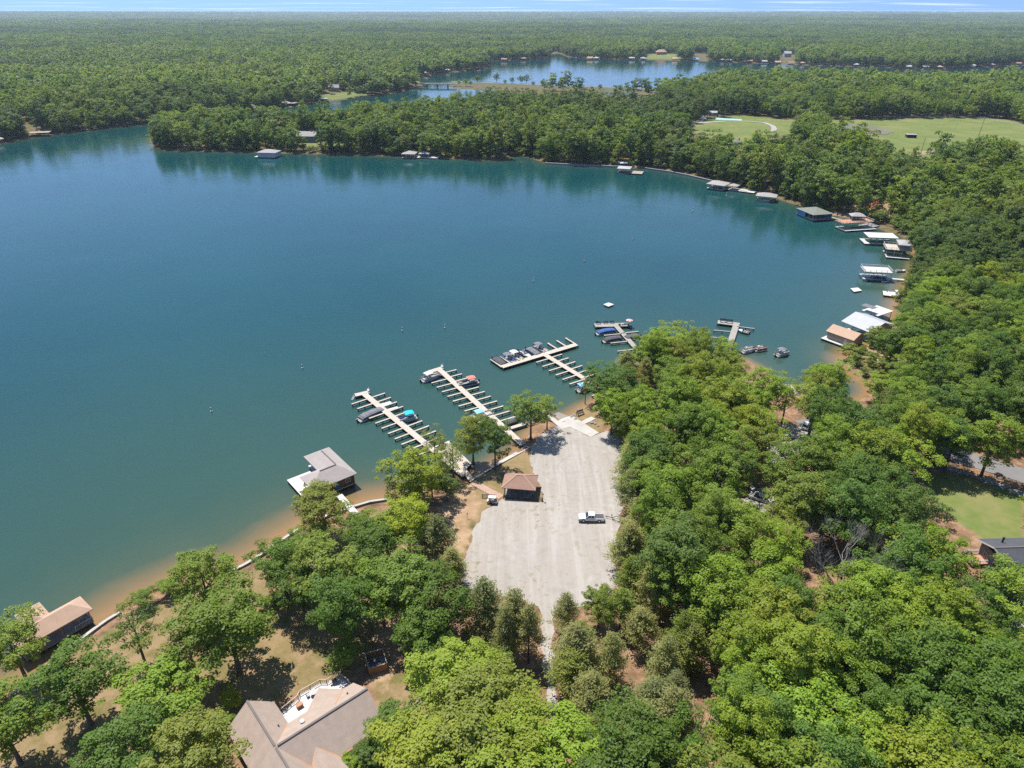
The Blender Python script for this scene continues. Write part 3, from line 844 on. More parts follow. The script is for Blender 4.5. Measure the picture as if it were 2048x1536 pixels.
pD, lD, _ = pier('weathered grey pier with a railed head and two covered pontoon boats', (1230, 649), (1290, 716), 1.9, head=((1189.5, 650.5), (1262, 648.5), 3.2), planks='dock_wood_grey',
    fingers=[((1208, 670.5), (1235, 702), 3, 0.7, ((1244, 667), (1268, 698))), ((1277, 662.5), (1277.5, 663), 1, 0.7, ((1245, 666), (1246, 666.5)))])
pE, lE, _ = pier('grey L-shaped pier with benches on its head next to a moored runabout', (1474, 645), (1452, 712), 2.2, head=((1435.5, 643.5), (1479, 649), 3.2), planks='dock_wood_grey',
    fingers=[((1509, 657), (1510, 658), 1, 0.6, ((1474, 652.5), (1474.5, 653))), ((1427, 660), (1421, 673.5), 2, 0.6, ((1462, 663), (1458, 678)))])
# cove platform and slipway platform
def platform(label, pts, z, planks, name='dock_platform', posts=True, cat='platform'):
    W = [px(x, y, z) for x, y in pts]; c = sum(W, Vector()) / len(W)
    r = thing(name, label, cat, (c.x, c.y, 0))
    loc = [(p.x - c.x, p.y - c.y) for p in W]
    area = sum(loc[i][0] * loc[(i + 1) % len(loc)][1] - loc[(i + 1) % len(loc)][0] * loc[i][1] for i in range(len(loc)))
    if area < 0: loc = loc[::-1]
    MB().prism(loc, z - 0.14, z).build('deck', planks, r)
    if posts:
        n = len(loc)
        for i in range(n):
            a, b = Vector(loc[i]), Vector(loc[(i + 1) % n]); k = max(1, int((b - a).length / 3.5))
            MB().beam((*(a * .985), z - 0.3), (*(b * .985), z - 0.3), 0.12, 0.3).build('rim_beam', 'piling', r)
            for j in range(k): q = a.lerp(b, j / k) * 0.96; link('post', POST, r, (q.x, q.y, z - 0.15))
    return r
platform('broad bleached plank platform between the trees at the foot of the finger pier', [(897, 882), (943, 927), (921, 948), (872, 899)], 0.99, 'dock_wood')
platform('bleached plank gangway from the platform to the lakeside walkway', [(925, 943), (933, 939), (950, 957), (940, 964)], 1.08, 'dock_wood', 'gangway', cat='gangway')
platform('pale concrete landing stage in the cove under the trees', [(1546, 766), (1585, 770), (1600, 790), (1560, 789)], 0.8, 'concrete', 'landing_stage')
platform('narrow concrete walkway dock running along the boat ramp', [(1082, 822.5), (1091, 820.5), (1133, 856), (1123, 858)], 1.0, 'concrete', 'ramp_dock', cat='dock')

# bench with slatted back standing on pier ends
def bench_mesh():
    s = MB(); b = MB()
    for k in range(3): s.box(-0.8, 0.8, -0.22 + k * 0.16, -0.09 + k * 0.16, 0.42, 0.46)
    for k in range(3): b.box(-0.8, 0.8, 0.27, 0.31, 0.55 + k * 0.15, 0.66 + k * 0.15)
    l = MB()
    for x in (-0.7, 0.7): l.box(x - .05, x + .05, -0.2, -0.12, 0, 0.42).box(x - .05, x + .05, 0.31, 0.37, 0, 1.0)
    return s, b, l
_s, _b, _l = bench_mesh()
BM = (_s.mesh('seat', 'white_deck'), _b.mesh('backrest', 'white_deck'), _l.mesh('leg', 'dock_wood_grey'))
BMD = (_s.mesh('seat', 'dark_timber'), _b.mesh('backrest', 'dark_timber'), _l.mesh('leg', 'dark_timber'))
def bench(label, p, rz, meshes=BM, sc=1.0):
    r = thing('bench', label, 'bench', p, rz)
    for n, m in zip(('seat', 'backrest', 'leg'), meshes): link(n, m, r)
    r.scale = (sc, sc, sc); return r
bench('white slatted bench on the head of the finger pier nearest the L-shaped boathouse', px(736.5, 782.5, 0.96), R(-70))
bench('white slatted bench on the head of the pier leading to the walkway', px(884, 734.5, 0.96), R(-70))
bench('dark bench facing the water beside the boat ramp', ground(1161, 830, 0.05), R(35), BMD, 1.5)
for k, (x, y) in enumerate(((1197, 648.5), (1212, 647.5), (1224, 646.8))): bench('%s grey bench on the railed pier head by the covered pontoon boats' % ('end', 'middle', 'inner')[k], px(x, y, 0.97), R(5), BMD)
for k, (x, y) in enumerate(((1446, 644.5), (1459, 646.2))): bench('%s bench on the head of the L-shaped pier' % ('outer', 'inner')[k], px(x, y, 0.97), R(-12), BMD, 1.4)
# swim ladder boards leaning off the pier head
lad = thing('swim_ladder', 'white swim ladder board hanging off the pier head', 'ladder', tuple(px(709, 791, 0.95)), R(-120))
m_ = MB(); m_.beam((0, -0.3, 0.05), (1.3, -0.3, -0.9), .07).beam((0, 0.3, 0.05), (1.3, 0.3, -0.9), .07); m_.build('rail', 'white_paint', lad)
for k in range(5): MB().beam((0.2 + k * .24, -0.3, -0.1 - k * .175), (0.2 + k * .24, 0.3, -0.1 - k * .175), .12, .05).build('rung', 'white_paint', lad)
# swim rafts
def raft(label, pts, z=0.55):
    r = platform(label, pts, z, 'white_deck' if 'white' in label else 'dock_wood_grey', 'swim_raft', False, 'raft')
    w = Vector(px(*pts[0], z)) - Vector(px(*pts[2], z)); L = w.length * 0.33
    for s in (-1, 1): MB().box(-L, L, s * L * 0.7 - 0.35, s * L * 0.7 + 0.35, -0.3, z - 0.15).build('float', 'dark_plastic', r)
    return r
raft('square white swim raft floating in open water off the piers', [(1206.5, 608.5), (1217, 605), (1228, 608.5), (1217, 613)])
raft('weathered brown swim raft floating off the white sun deck boathouse', [(1701, 576.5), (1716, 575), (1724, 581), (1708, 583.5)])
# marker buoys
bu = None
for (x, y, lab) in ((605, 736, 'white marker buoy in open water off the first finger pier'), (805, 661, 'white marker buoy between the two finger piers and open water'), (890, 655.5, 'white marker buoy off the T-shaped pier'),
        (1067, 561, 'white marker buoy in mid lake beyond the swim raft'), (1169, 521, 'white marker buoy in mid lake toward the far boathouses'), (1265.5, 478, 'small orange tipped buoy in mid lake'),
        (1386, 421, 'tall white marker buoy off the far right shore'), (1453, 391, 'yellow buoy float beside the double roofed boathouse'), (423, 823, 'tiny orange float in the open lake')):
    p = px(x, y, 0.0)
    if bu is None:
        bu = thing('marker_buoy', lab, 'buoy', p, 0, 'marker buoys on the lake')
        MB().tube([(0, 0, -0.5), (0, 0, 0.2), (0, 0, 0.3), (0, 0, 1.25), (0, 0, 1.35)], [0.33, 0.33, 0.16, 0.16, 0.10], 10).build('body', 'white_paint', bu)
        MB().tube([(0, 0, 0.82), (0, 0, 1.0)], 0.172, 10).build('band', 'buoy_orange', bu)
    else: copy_thing(bu, lab, p, 0, None, None if y > 450 else (1.3, 1.3, 1.3))
# ------------------------------------------------------------------ houses on land
def window(parent, c, w, h, axis, frame='white_paint'):
    """a window on a wall: frame proud of the wall, dark panes behind it; axis is the wall's outward normal (x or y, signed)"""
    x, y, z = c
    m1, m2 = MB(), MB()
    t = 0.06
    def bx(m, u0, u1, z0, z1, d0, d1):
        if axis[0]: s = axis[0]; m.box(min(x + s * d0, x + s * d1), max(x + s * d0, x + s * d1), y + u0, y + u1, z + z0, z + z1)
        else: s = axis[1]; m.box(x + u0, x + u1, min(y + s * d0, y + s * d1), max(y + s * d0, y + s * d1), z + z0, z + z1)
    for u0, u1, z0, z1 in ((-w / 2, -w / 2 + 0.1, 0, h), (w / 2 - 0.1, w / 2, 0, h), (-0.04, 0.04, 0.1, h - 0.1), (-w / 2 + 0.1, w / 2 - 0.1, 0, 0.1), (-w / 2 + 0.1, w / 2 - 0.1, h - 0.1, h)): bx(m1, u0, u1, z0, z1, 0.0, t + 0.03)
    f = m1.build('window', frame, parent)
    bx(m2, -w / 2 + 0.08, w / 2 - 0.08, 0.08, h - 0.08, 0.002, t - 0.02)
    m2.build('pane', 'glass_dark', f)
    return f

def railing(parent, pts, z, h=1.0, matn='white_paint', step=0.5, post=1.6):
    """handrail with posts and balusters along local points"""
    m = MB(); b = MB()
    for i in range(len(pts) - 1):
        a, c = Vector((*pts[i], 0)), Vector((*pts[i + 1], 0)); L = (c - a).length
        m.beam((a.x, a.y, z + h), (c.x, c.y, z + h), 0.12, 0.07); m.beam((a.x, a.y, z + 0.12), (c.x, c.y, z + 0.12), 0.06, 0.05)
        for k in range(max(1, int(L / post)) + 1):
            q = a.lerp(c, k / max(1, int(L / post))); m.box(q.x - .06, q.x + .06, q.y - .06, q.y + .06, z, z + h + 0.03)
        n = int(L / step)
        for k in range(1, n):
            q = a.lerp(c, k / n); b.box(q.x - .022, q.x + .022, q.y - .022, q.y + .022, z + 0.13, z + h - 0.03)
    r = m.build('railing', matn, parent)
    if b.f: tag(b.build('baluster_row', matn, r), kind='stuff')
    return r

# --- the brown roofed house at the foot of the picture
O = Vector((-34.8, 67.0, 0)); hz0 = hgt(-33, 72)
house = thing('house', 'large brown shingled house with cross gables and a white rear deck', 'house', (O.x, O.y, hz0), R(40.8))
EV, RG = 5.5 - hz0, 9.0 - hz0
w = MB().box(-3.5, 3.1, -13, 9.7, -0.6, EV + 0.02).box(3.1, 14.7, -4.6, 4.7, -0.6, EV + 0.03)
w.prism([(7.2, 4.7), (12.9, 4.7), (10.4, 7.1)], -0.6, EV + 0.01)
# gable walls
w.add([(-3.5, 9.7, EV), (3.1, 9.7, EV), (-0.2, 9.7, RG - 0.55)], [(0, 1, 2)])
w.add([(14.7, -4.6, EV), (14.7, 4.7, EV), (14.7, 0.05, RG - 0.5)], [(0, 1, 2)])
w.build('wall', 'siding_cream', house)
rf = MB()
t = 0.16
def slab(m, pts):
    """a roof plane with thickness; pts counter-clockwise seen from above"""
    n = len(pts); lo = [(p[0], p[1], p[2] - t) for p in pts]
    m.add(list(pts) + lo, [tuple(range(n)), tuple(range(2 * n - 1, n - 1, -1))] + [(i, n + i, n + (i + 1) % n, (i + 1) % n) for i in range(n)])
# garage wing, ridge along y
slab(rf, [(-4.1, 10.4, EV), (-4.1, -13.5, EV), (-0.2, -13.5, RG), (-0.2, 10.4, RG)])
slab(rf, [(-0.2, 10.4, RG), (-0.2, 0.0, RG), (3.7, 5.2, EV), (3.7, 10.4, EV)])
slab(rf, [(-0.2, 0.0, RG), (-0.2, -13.5, RG), (3.7, -13.5, EV), (3.7, -5.2, EV)])
# main block, ridge along x
slab(rf, [(-0.2, 0.0, RG), (3.7, -5.2, EV), (15.3, -5.2, EV), (15.3, 0.0, RG)])
slab(rf, [(15.3, 0.0, RG), (15.3, 5.2, EV), (13.4, 5.2, EV), (10.2, 1.4, RG - 0.95), (6.9, 5.2, EV), (3.7, 5.2, EV), (-0.2, 0.0, RG)])
roof = rf.build('roof', 'shingle_brown', house)
rb = MB()
slab(rb, [(6.9, 5.2, EV + .004), (10.2, 1.4, RG - 0.95), (10.4, 8.0, EV + .004)])
slab(rb, [(13.4, 5.2, EV + .004), (10.4, 8.0, EV + .004), (10.2, 1.4, RG - 0.95)])
rb.build('bay_roof', 'shingle_brown', roof)
# front porch gable
rp = MB()
pz = 7.2 - hz0
slab(rp, [(4.7, -2.6, pz), (2.2, -5.4, EV), (2.2, -8.0, EV), (4.7, -8.0, pz)])
slab(rp, [(4.7, -2.6, pz), (4.7, -8.0, pz), (7.2, -8.0, EV), (7.2, -5.4, EV)])
rp.build('porch_roof', 'shingle_brown', roof)
MB().prism([(2.8, -7.6), (6.6, -7.6), (6.6, -4.58), (2.8, -4.58)], -0.6, EV - 0.05).build('porch', 'siding_cream', house)
cp = MB()
for y0, y1 in ((-13.5, -0.2), (0.2, 10.4)): cp.beam((-0.2, y0, RG + 0.03), (-0.2, y1, RG + 0.03), 0.34, 0.09)
cp.beam((0.1, 0, RG + 0.03), (15.3, 0, RG + 0.03), 0.34, 0.09)
cp.build('ridge_vent', 'ridge_cap', roof)
vl = MB()
for a, b in (((0.0, 0.15, RG - 0.2), (3.7, 5.2, EV)), ((0.0, -0.15, RG - 0.2), (3.7, -5.2, EV)), ((10.3, 1.5, RG - 1.0), (13.4, 5.2, EV)), ((4.8, -2.7, pz - .1), (7.2, -5.4, EV)), ((4.6, -2.7, pz - .1), (2.2, -5.4, EV))):
    vl.beam((a[0], a[1], a[2] + .03), (b[0], b[1], b[2] + .03), 0.16, 0.05)
vl.build('valley_flashing', 'copper_valley', roof)
gt = MB().beam((3.8, -5.28, EV - 0.1), (15.3, -5.28, EV - 0.1), 0.14, 0.14); gt.build('gutter', 'terracotta', roof)
for (x, y, s) in ((2.0, 4.5, 1), (-2.6, 5.2, 1), (12.9, 2.4, 1)):
    zr = RG - abs(y if x > 4 else x + 0.2) * (RG - EV) / (5.2 if x > 4 else 3.9)
    MB().tube([(x, y, zr - .1), (x, y, zr + 0.42)], 0.08, 8).tube([(x, y, zr + 0.02), (x, y, zr + 0.06)], 0.2, 8).build('vent_pipe', 'dark_plastic', roof)
m_ = MB(); m_.tube([(5.0, 2.2, RG - 1.25), (5.0, 2.2, RG - 1.0), (5.0, 2.2, RG - 0.88)], [0.36, 0.36, 0.1], 12); m_.build('skylight_dome', 'white_paint', roof)
for x in (5.9, 9.3, 12.8): window(house, (x, -4.6, 0.9), 1.5, 1.5, (0, -1))
for y in (1.5, -2.2): window(house, (14.7, y, 0.9), 1.3, 1.5, (1, 0))
for x in (5.4, 8.6, 12.0): window(house, (x, 4.7 if x != 8.6 else 5.9, 0.8), 1.3, 1.9, (0, 1))
# rear deck
DP = [(3.72, 5.2), (6.9, 5.2), (10.4, 7.9), (13.5, 5.2), (15.4, 5.2), (15.4, 7.6), (14.9, 10.0), (12.6, 9.9), (11.8, 10.65), (8.0, 10.8), (7.4, 10.2), (4.4, 9.6), (3.72, 9.6)]
dz = 3.2 - hz0
MB().prism([(3.72, 4.72), (15.4, 4.72), (15.4, 7.6), (14.9, 10.0), (12.6, 9.9), (11.8, 10.65), (8.0, 10.8), (7.4, 10.2), (4.4, 9.6), (3.72, 9.6)], dz - 0.2, dz).build('deck', 'white_deck', house)
railing(house, [(3.85, 9.55), (4.4, 9.52), (7.45, 10.1), (8.0, 10.7), (11.75, 10.55), (12.55, 9.8), (14.85, 9.9), (15.32, 7.6), (15.32, 5.3)], dz, 1.0, 'dock_wood', 0.28, 1.5)
for x, y in ((4.2, 9.3), (7.9, 10.3), (11.7, 10.2), (14.7, 9.6), (15.2, 7.5)): MB().box(x - .12, x + .12, y - .12, y + .12, -0.6, dz - 0.2).build('deck_post', 'dock_wood', house)
EXCL.append((-30, 74, 14))
def on_house(x, y, z):
    c, s = math.cos(R(40.8)), math.sin(R(40.8)); return Vector((O.x + x * c - y * s, O.y + x * s + y * c, hz0 + z))
tb = thing('patio_table', 'round dark patio table with two chairs on the white house deck', 'table', on_house(9.8, 9.2, dz))
MB().tube([(0, 0, 0.70), (0, 0, 0.74)], 0.6, 14).build('table_top', 'steel_grey', tb); MB().tube([(0, 0, 0), (0, 0, .7)], [0.25, 0.06], 8).build('leg', 'steel_grey', tb)
def chair_at(label, p, rz, m1='steel_grey'):
    c = thing('patio_chair', label, 'chair', p, rz)
    MB().rbox(-.25, .25, -.25, .25, .36, .44, .04).build('seat', m1, c); MB().rbox(-.25, .25, .2, .27, .44, .9, .03).build('backrest', m1, c)
    l = MB()
    for x in (-.22, .22):
        for y in (-.22, .22): l.box(x - .025, x + .025, y - .025, y + .025, 0, .36)
    l.build('legs', m1, c); return c
chair_at('dark patio chair left of the round table on the house deck', on_house(8.9, 9.4, dz), R(130))
chair_at('dark patio chair right of the round table on the house deck', on_house(10.7, 9.0, dz), R(-50))
bx_ = thing('storage_box', 'tan wooden storage box standing on the white house deck', 'box', on_house(7.0, 8.6, dz), R(40))
MB().rbox(-.5, .5, -.35, .35, 0, .6, .04).build('body', 'cedar', bx_); MB().rbox(-.55, .55, -.4, .4, .6, .68, .03).build('lid', 'redwood_deck', bx_)
gr = thing('grill', 'dark barbecue grill at the corner of the house deck', 'grill', on_house(13.6, 9.0, dz), R(20))
MB().rbox(-.4, .4, -.28, .28, .45, 1.0, .12).build('hood', 'dark_plastic', gr); MB().box(-.36, .36, -.24, .24, .0, .45).build('cabinet', 'steel_grey', gr); MB().box(-.8, -.4, -.22, .22, .72, .76).box(.4, .8, -.22, .22, .72, .76).build('side_shelf', 'steel_grey', gr)
# wooden enclosure and round concrete cover
ez = hgt(-23.5, 87)
en = thing('timber_enclosure', 'square cedar board enclosure open at the top near the house', 'enclosure', (-25.0, 85.1, ez), R(21))
for nm, a in (('board_wall', (0, 3.3, 0, .09)), ('board_wall', (0, 3.3, 3.4, 3.49)), ('board_wall', (0, .09, .1, 3.39)), ('board_wall', (3.21, 3.3, .1, 3.39))): MB().box(*a, -.2, 1.75).build(nm, 'cedar', en)
MB().box(.1, 3.2, .1, 3.38, -.1, 0.25).build('floor', 'dock_wood_grey', en)
m_ = MB().box(-.05, 3.35, -.05, .13, 1.75, 1.82).box(-.05, 3.35, 3.36, 3.54, 1.75, 1.82).box(-.05, .14, .14, 3.35, 1.75, 1.82).box(3.16, 3.35, .14, 3.35, 1.75, 1.82); m_.build('cap_rail', 'canvas_tan', en)
hb = MB().rbox(.6, 2.4, .7, 2.6, .25, .95, .1); hb.build('covered_tub', 'canvas_charcoal', en)
wc = thing('concrete_cover', 'round pale concrete tank cover on the lawn beside the house', 'tank cover', tuple(ground(838, 1404)))
MB().tube([(0, 0, -.1), (0, 0, .3)], .62, 18).build('ring', 'concrete', wc); MB().tube([(0, 0, .3), (0, 0, .38)], [.55, .5], 18).build('lid', 'stone_tan', wc)

# --- dark roofed house at the right edge
p = px(1988, 1098, 9.5); zh = hgt(p.x + 6, p.y)
h2 = thing('house', 'dark slate roofed house with red wood porches beside the gravel drive', 'house', (p.x, p.y, zh), R(2))
e2, r2 = 3.9, 6.6
MB().box(1.6, 22, -5.0, 5.0, -.5, e2 + .02).build('wall', 'siding_grey', h2)
m_ = MB()
slab(m_, [(0, 0, r2), (1.6, -5.8, e2), (23, -5.8, e2), (23, 0, r2)]); slab(m_, [(0, 0, r2), (23, 0, r2), (23, 5.8, e2), (1.0, 5.8, e2)])
r_ = m_.build('roof', 'shingle_dark', h2)
MB().beam((0, 0, r2 + .03), (23, 0, r2 + .03), .3, .08).build('ridge_vent', 'ridge_cap', r_)
MB().tube([(4, 3, 5.0), (4, 3, 6.4)], .18, 8).tube([(4, 3, 6.3), (4, 3, 6.5)], .26, 8).build('flue', 'dark_plastic', r_)
m_ = MB().beam((0, 0, r2 - .18), (1.6, -5.8, e2 - .2), .12, .3).beam((0, 0, r2 - .18), (1.0, 5.8, e2 - .2), .12, .3); m_.build('bargeboard', 'white_paint', r_)
for x, y, nm in ((-2.0, 3.2, 'a'), (-0.4, -4.0, 'b')):
    d_ = MB().box(x, 1.6, y - 1.6, y + 1.6, .6, .8).build('porch_deck', 'redwood_deck', h2)
    railing(h2, [(1.5, y + 1.55), (x + .06, y + 1.55), (x + .06, y - 1.55), (1.5, y - 1.55)], .8, .95, 'white_paint', .3)
for y in (-3, 0, 3): window(h2, (1.6, y, 1.0), 1.2, 1.6, (-1, 0))
MB().box(1.3, 1.55, -4.9, -4.65, -.5, e2 - .3).build('corner_post', 'white_paint', h2)
EXCL.append((p.x + 10, p.y, 15))

# --- picnic pavilion
A, rz, L = seg((1008, 994), (1066.5, 999), 1.4)
gz = hgt(A.x + 3, A.y + 2)
A, rz, L = seg((1008, 994), (1066.5, 999), gz)
pv_ = thing('picnic_pavilion', 'open timber picnic pavilion with a red brown hip roof beside the gravel lot', 'pavilion', (A.x, A.y, gz), rz)
W = 5.4
MB().box(0, L, 0, W, -.3, .14).build('floor_slab', 'stone_grey', pv_)
for x in (.2, L / 2, L - .2):
    for y in (.2, W - .2): MB().box(x - .12, x + .12, y - .12, y + .12, .14, 2.75).build('post', 'dark_timber', pv_)
m_ = MB()
for y in (.2, W - .2): m_.box(.08, L - .08, y - .1, y + .1, 2.75, 3.0)
for x in (.2, L - .2): m_.box(x - .1, x + .1, .32, W - .32, 2.76, 2.99)
m_.build('roof_beam', 'dark_timber', pv_)
r_ = MB().hip(-.55, L + .55, -.55, W + .55, 3.1, 1.75, .14).build('roof', 'shingle_red', pv_)
m_ = MB(); x0, x1, y0, y1 = -.55, L + .55, -.55, W + .55; ym = (y0 + y1) / 2; k = (y1 - y0) / 2
for a in ((x0, y0), (x0, y1)): m_.beam((*a, 3.13), (x0 + k, ym, 4.88), .22, .06)
for a in ((x1, y0), (x1, y1)): m_.beam((*a, 3.13), (x1 - k, ym, 4.88), .22, .06)
m_.beam((x0 + k, ym, 4.89), (x1 - k, ym, 4.89), .24, .06)
m_.build('hip_cap', 'shingle_tan', r_)
def picnic(label, p, rz):
    t_ = thing('picnic_table', label, 'picnic table', p, rz)
    MB().box(-.9, .9, -.38, .38, .7, .75).build('table_top', 'dock_wood_grey', t_)
    for s in (-1, 1): MB().box(-.9, .9, s * .72 - .13, s * .72 + .13, .42, .46).build('bench_board', 'dock_wood_grey', t_)
    for s in (-1, 1): MB().beam((s * .6, -.6, 0), (s * .6, .25, .7), .07).beam((s * .6, .6, 0), (s * .6, -.25, .7), .07).beam((s * .6, -.75, .39), (s * .6, .75, .39), .06).build('leg_frame', 'dock_wood_grey', t_)
ca, sa = math.cos(rz), math.sin(rz)
def on_pav(x, y): return Vector((A.x + x * ca - y * sa, A.y + x * sa + y * ca, gz + .145))
picnic('grey picnic table under the left half of the pavilion roof', on_pav(2.0, 2.5), rz + R(90)); picnic('grey picnic table under the right half of the pavilion roof', on_pav(5.3, 2.5), rz + R(90))
# rail fence in front of it
def rail_fence(label, pts, cat='fence', h=1.05, rails=3, name='rail_fence', mat='dark_timber', gap=None):
    P = [ground(x, y) for x, y in pts]
    f = thing(name, label, cat, P[0])
    for i, q in enumerate(P):
        d = q - P[0]; MB().box(d.x - .08, d.x + .08, d.y - .08, d.y + .08, d.z - .3, d.z + h + .1).build('post', mat, f)
    for i in range(len(P) - 1):
        if gap is not None and i in gap: continue
        a, b = P[i] - P[0], P[i + 1] - P[0]
        for k in range(rails): MB().beam((a.x, a.y, a.z + .3 + k * (h - .3) / (rails - 1)), (b.x, b.y, b.z + .3 + k * (h - .3) / (rails - 1)), .06, .14).build('rail', mat, f)
    return f
rail_fence('dark three rail fence along the front of the picnic pavilion', [(1007, 997), (1026, 999.5), (1046, 1001), (1066, 1002), (1084, 1003)])
rail_fence('short dark rail fence beside the parked golf cart', [(964.5, 996), (978, 996.5), (990, 997)])
lp = thing('lantern_post', 'dark lantern post at the end of the pavilion fence', 'lamp post', tuple(ground(1085.5, 1003)))
MB().tube([(0, 0, -.2), (0, 0, 1.75)], [.09, .06], 8).build('post', 'dark_timber', lp); MB().tube([(0, 0, 1.75), (0, 0, 2.15)], [.12, .17], 6).build('lantern', 'lamp_clear', lp); MB().tube([(0, 0, 2.15), (0, 0, 2.38)], [.24, .03], 6).build('cap', 'dark_timber', lp)
sp_ = thing('marker_post', 'leaning thin dark post standing in the dry lawn left of the lot', 'post', tuple(ground(934, 1037)))
MB().tube([(0, 0, -.2), (.12, 0, 1.6)], .05, 7).build('stake', 'dark_timber', sp_); MB().box(.0, .24, -.02, .02, 1.25, 1.6).build('plate', 'steel_grey', sp_)

# ------------------------------------------------------------------ boathouses
def frame3(a, b, c, z):
    A, rz, L = seg(a, b, z); C = px(*c, z); d = C - px(*b, z)
    n = Vector((-math.sin(rz), math.cos(rz), 0)); return A, rz, L, d.dot(n)
def boathouse(label, a, b, c=None, W=None, z=.85, roof='hip', rmat='shingle_grey', eave=2.7, rise=1.5, over=.5, walls='', wmat='siding_white', dmat='white_deck', pm='white_paint', ext=(0, 0, 0, 0), slip=True, upper=False,
              part_roof=None, xbrace=False, canopy=None, windows=(), door=None, arches=False, name='boathouse', group=None, parts=True):
    """a, b: the near edge of the building left to right at deck level; ext: how far the dock runs past it (left, right, near, far)"""
    if c: A, rz, L, W = frame3(a, b, c, z)
    else: A, rz, L = seg(a, b, z)
    r = thing(name, label, 'boathouse', (A.x, A.y, 0), rz, group)
    x0, x1, y0, y1 = -ext[0], L + ext[1], -ext[2], W + ext[3]
    if slip:      # a walkway round an open slip
        m_ = MB(); s0 = .28 * W; s1 = .80 * W
        for q in ((x0, x1, y0, s0), (x0, x1, s1, y1), (L * .80, x1, s0, s1)): m_.box(*q, z - .14, z - (0.001 if q[2] == s0 else 0))
        if x0 < -1: m_.box(x0, 0, s0, s1, z - .14, z - .002)
        m_.build('dock', dmat, r)
    else: MB().box(x0, x1, y0, y1, z - .14, z).build('dock', dmat, r)
    m_ = MB().box(x0 + .05, x1 - .05, y0 + .04, y0 + .16, z - .45, z - .15).box(x0 + .04, x0 + .16, y0 + .17, y1 - .1, z - .45, z - .15); m_.build('rim_beam', 'piling', r)
    npx = max(2, int((x1 - x0) / 4)); npy = max(2, int((y1 - y0) / 4)) if parts else 2
    for i in range(npx + 1):
        for y in (y0 + .2, y1 - .2): link('piling', POST, r, (x0 + .2 + (x1 - x0 - .4) * i / npx, y, z - .15))
    top = z + eave
    k = max(2, int(L / 3.2))
    for i in range(k + 1):
        for y in (.12, W - .12): x = .12 + (L - .24) * i / k; MB().box(x - .09, x + .09, y - .09, y + .09, z, top).build('post', pm, r)
    if arches:
        m_ = MB()
        for i in range(k):
            xa, xb = .12 + (L - .24) * i / k, .12 + (L - .24) * (i + 1) / k
            for j in range(7):
                t0 = math.pi * j / 7; t1 = math.pi * (j + 1) / 7; cx_, rx = (xa + xb) / 2, (xb - xa) / 2
                m_.beam((cx_ - rx * math.cos(t0), .12, top - .9 + .8 * math.sin(t0)), (cx_ - rx * math.cos(t1), .12, top - .9 + .8 * math.sin(t1)), .12, .2)
        m_.build('arch', pm, r)
    for s in walls:
        q = {'s': (.02, L - .02, .0, .12), 'n': (.02, L - .02, W - .12, W), 'w': (0, .12, .13, W - .13), 'e': (L - .12, L, .13, W - .13),
             'S': (.02, L * .5, .0, .12), 'W': (0, .12, .13, W * .55), 'E': (L - .12, L, W * .5, W - .13)}[s]
        wl = MB().box(*q, z + .002, top - .01).build('wall', wmat, r)
        if roof == 'gable' and s in 'we' and parts:
            xx = q[0] + .06; MB().add([(xx - .05, .13, top), (xx - .05, W - .13, top), (xx - .05, W / 2, top + rise - .25)], [(0, 2, 1)]).add([(xx + .05, .13, top), (xx + .05, W - .13, top), (xx + .05, W / 2, top + rise - .25)], [(0, 1, 2)]).build('gable_end', wmat, r)
    for (wx, side) in windows:
        if side == 's': window(r, (wx, -.001, z + 1.0), 1.0, 1.1, (0, -1))
        else: window(r, (-.001 if side == 'w' else L + .001, wx, z + 1.0), 1.0, 1.1, (-1 if side == 'w' else 1, 0))
    if door is not None:
        dr = MB().box(door, door + 1.0, -.05, -.002, z + .05, z + 2.1).build('door', 'white_paint', r); MB().box(door + .85, door + .9, -.1, -.05, z + 1.0, z + 1.1).build('handle', 'steel_grey', dr)
    if roof == 'hip': MB().hip(-over, L + over, -over, W + over, top + .16, rise, .16).build('roof', rmat, r)
    elif roof == 'gable': MB().gable(-over, L + over, -over, W + over, top + .16, rise, .16).build('roof', rmat, r)
    elif roof in ('flat', 'deck'):
        MB().box(-over, L + over, -over, W + over, top, top + .22).build('roof_deck', rmat, r)
        if roof == 'deck':
            rail = railing(r, [(-over + .1, -over + .1), (L + over - .1, -over + .1), (L + over - .1, W + over - .1), (-over + .1, W + over - .1), (-over + .1, -over + .1)], top + .22, 1.0, pm, .4 if parts else 1.2, 2.0)
    if part_roof:      # a roofed pavilion on the sun deck
        q0, q1, pmat = part_roof; zt = top + .22
        for x in (L * q0 + .2, L * q1 - .2):
            for y in (.3, W - .3): MB().box(x - .08, x + .08, y - .08, y + .08, zt, zt + 2.4).build('upper_post', pm, r)
        MB().hip(L * q0 - .3, L * q1 + .3, -.3, W + .3, zt + 2.5, 1.0, .14).build('upper_roof', pmat, r)
    if xbrace:
        m_ = MB(); n = max(3, int(L / 1.6))
        for i in range(n):
            xa, xb = L * i / n, L * (i + 1) / n; m_.beam((xa, -over - .02, top - 1.1), (xb, -over - .02, top - .05), .1, .06).beam((xa, -over - .02, top - .05), (xb, -over - .02, top - 1.1), .1, .06)
        m_.beam((0, -over - .02, top - 1.15), (L, -over - .02, top - 1.15), .1, .1); m_.build('brace_panel', 'siding_cream', r)
    cx, cy2 = A.x + math.cos(rz) * L / 2 - math.sin(rz) * W / 2, A.y + math.sin(rz) * L / 2 + math.cos(rz) * W / 2
    EXCL.append((cx, cy2, max(L, W) * .5 + 2.5))
    return r, L, W
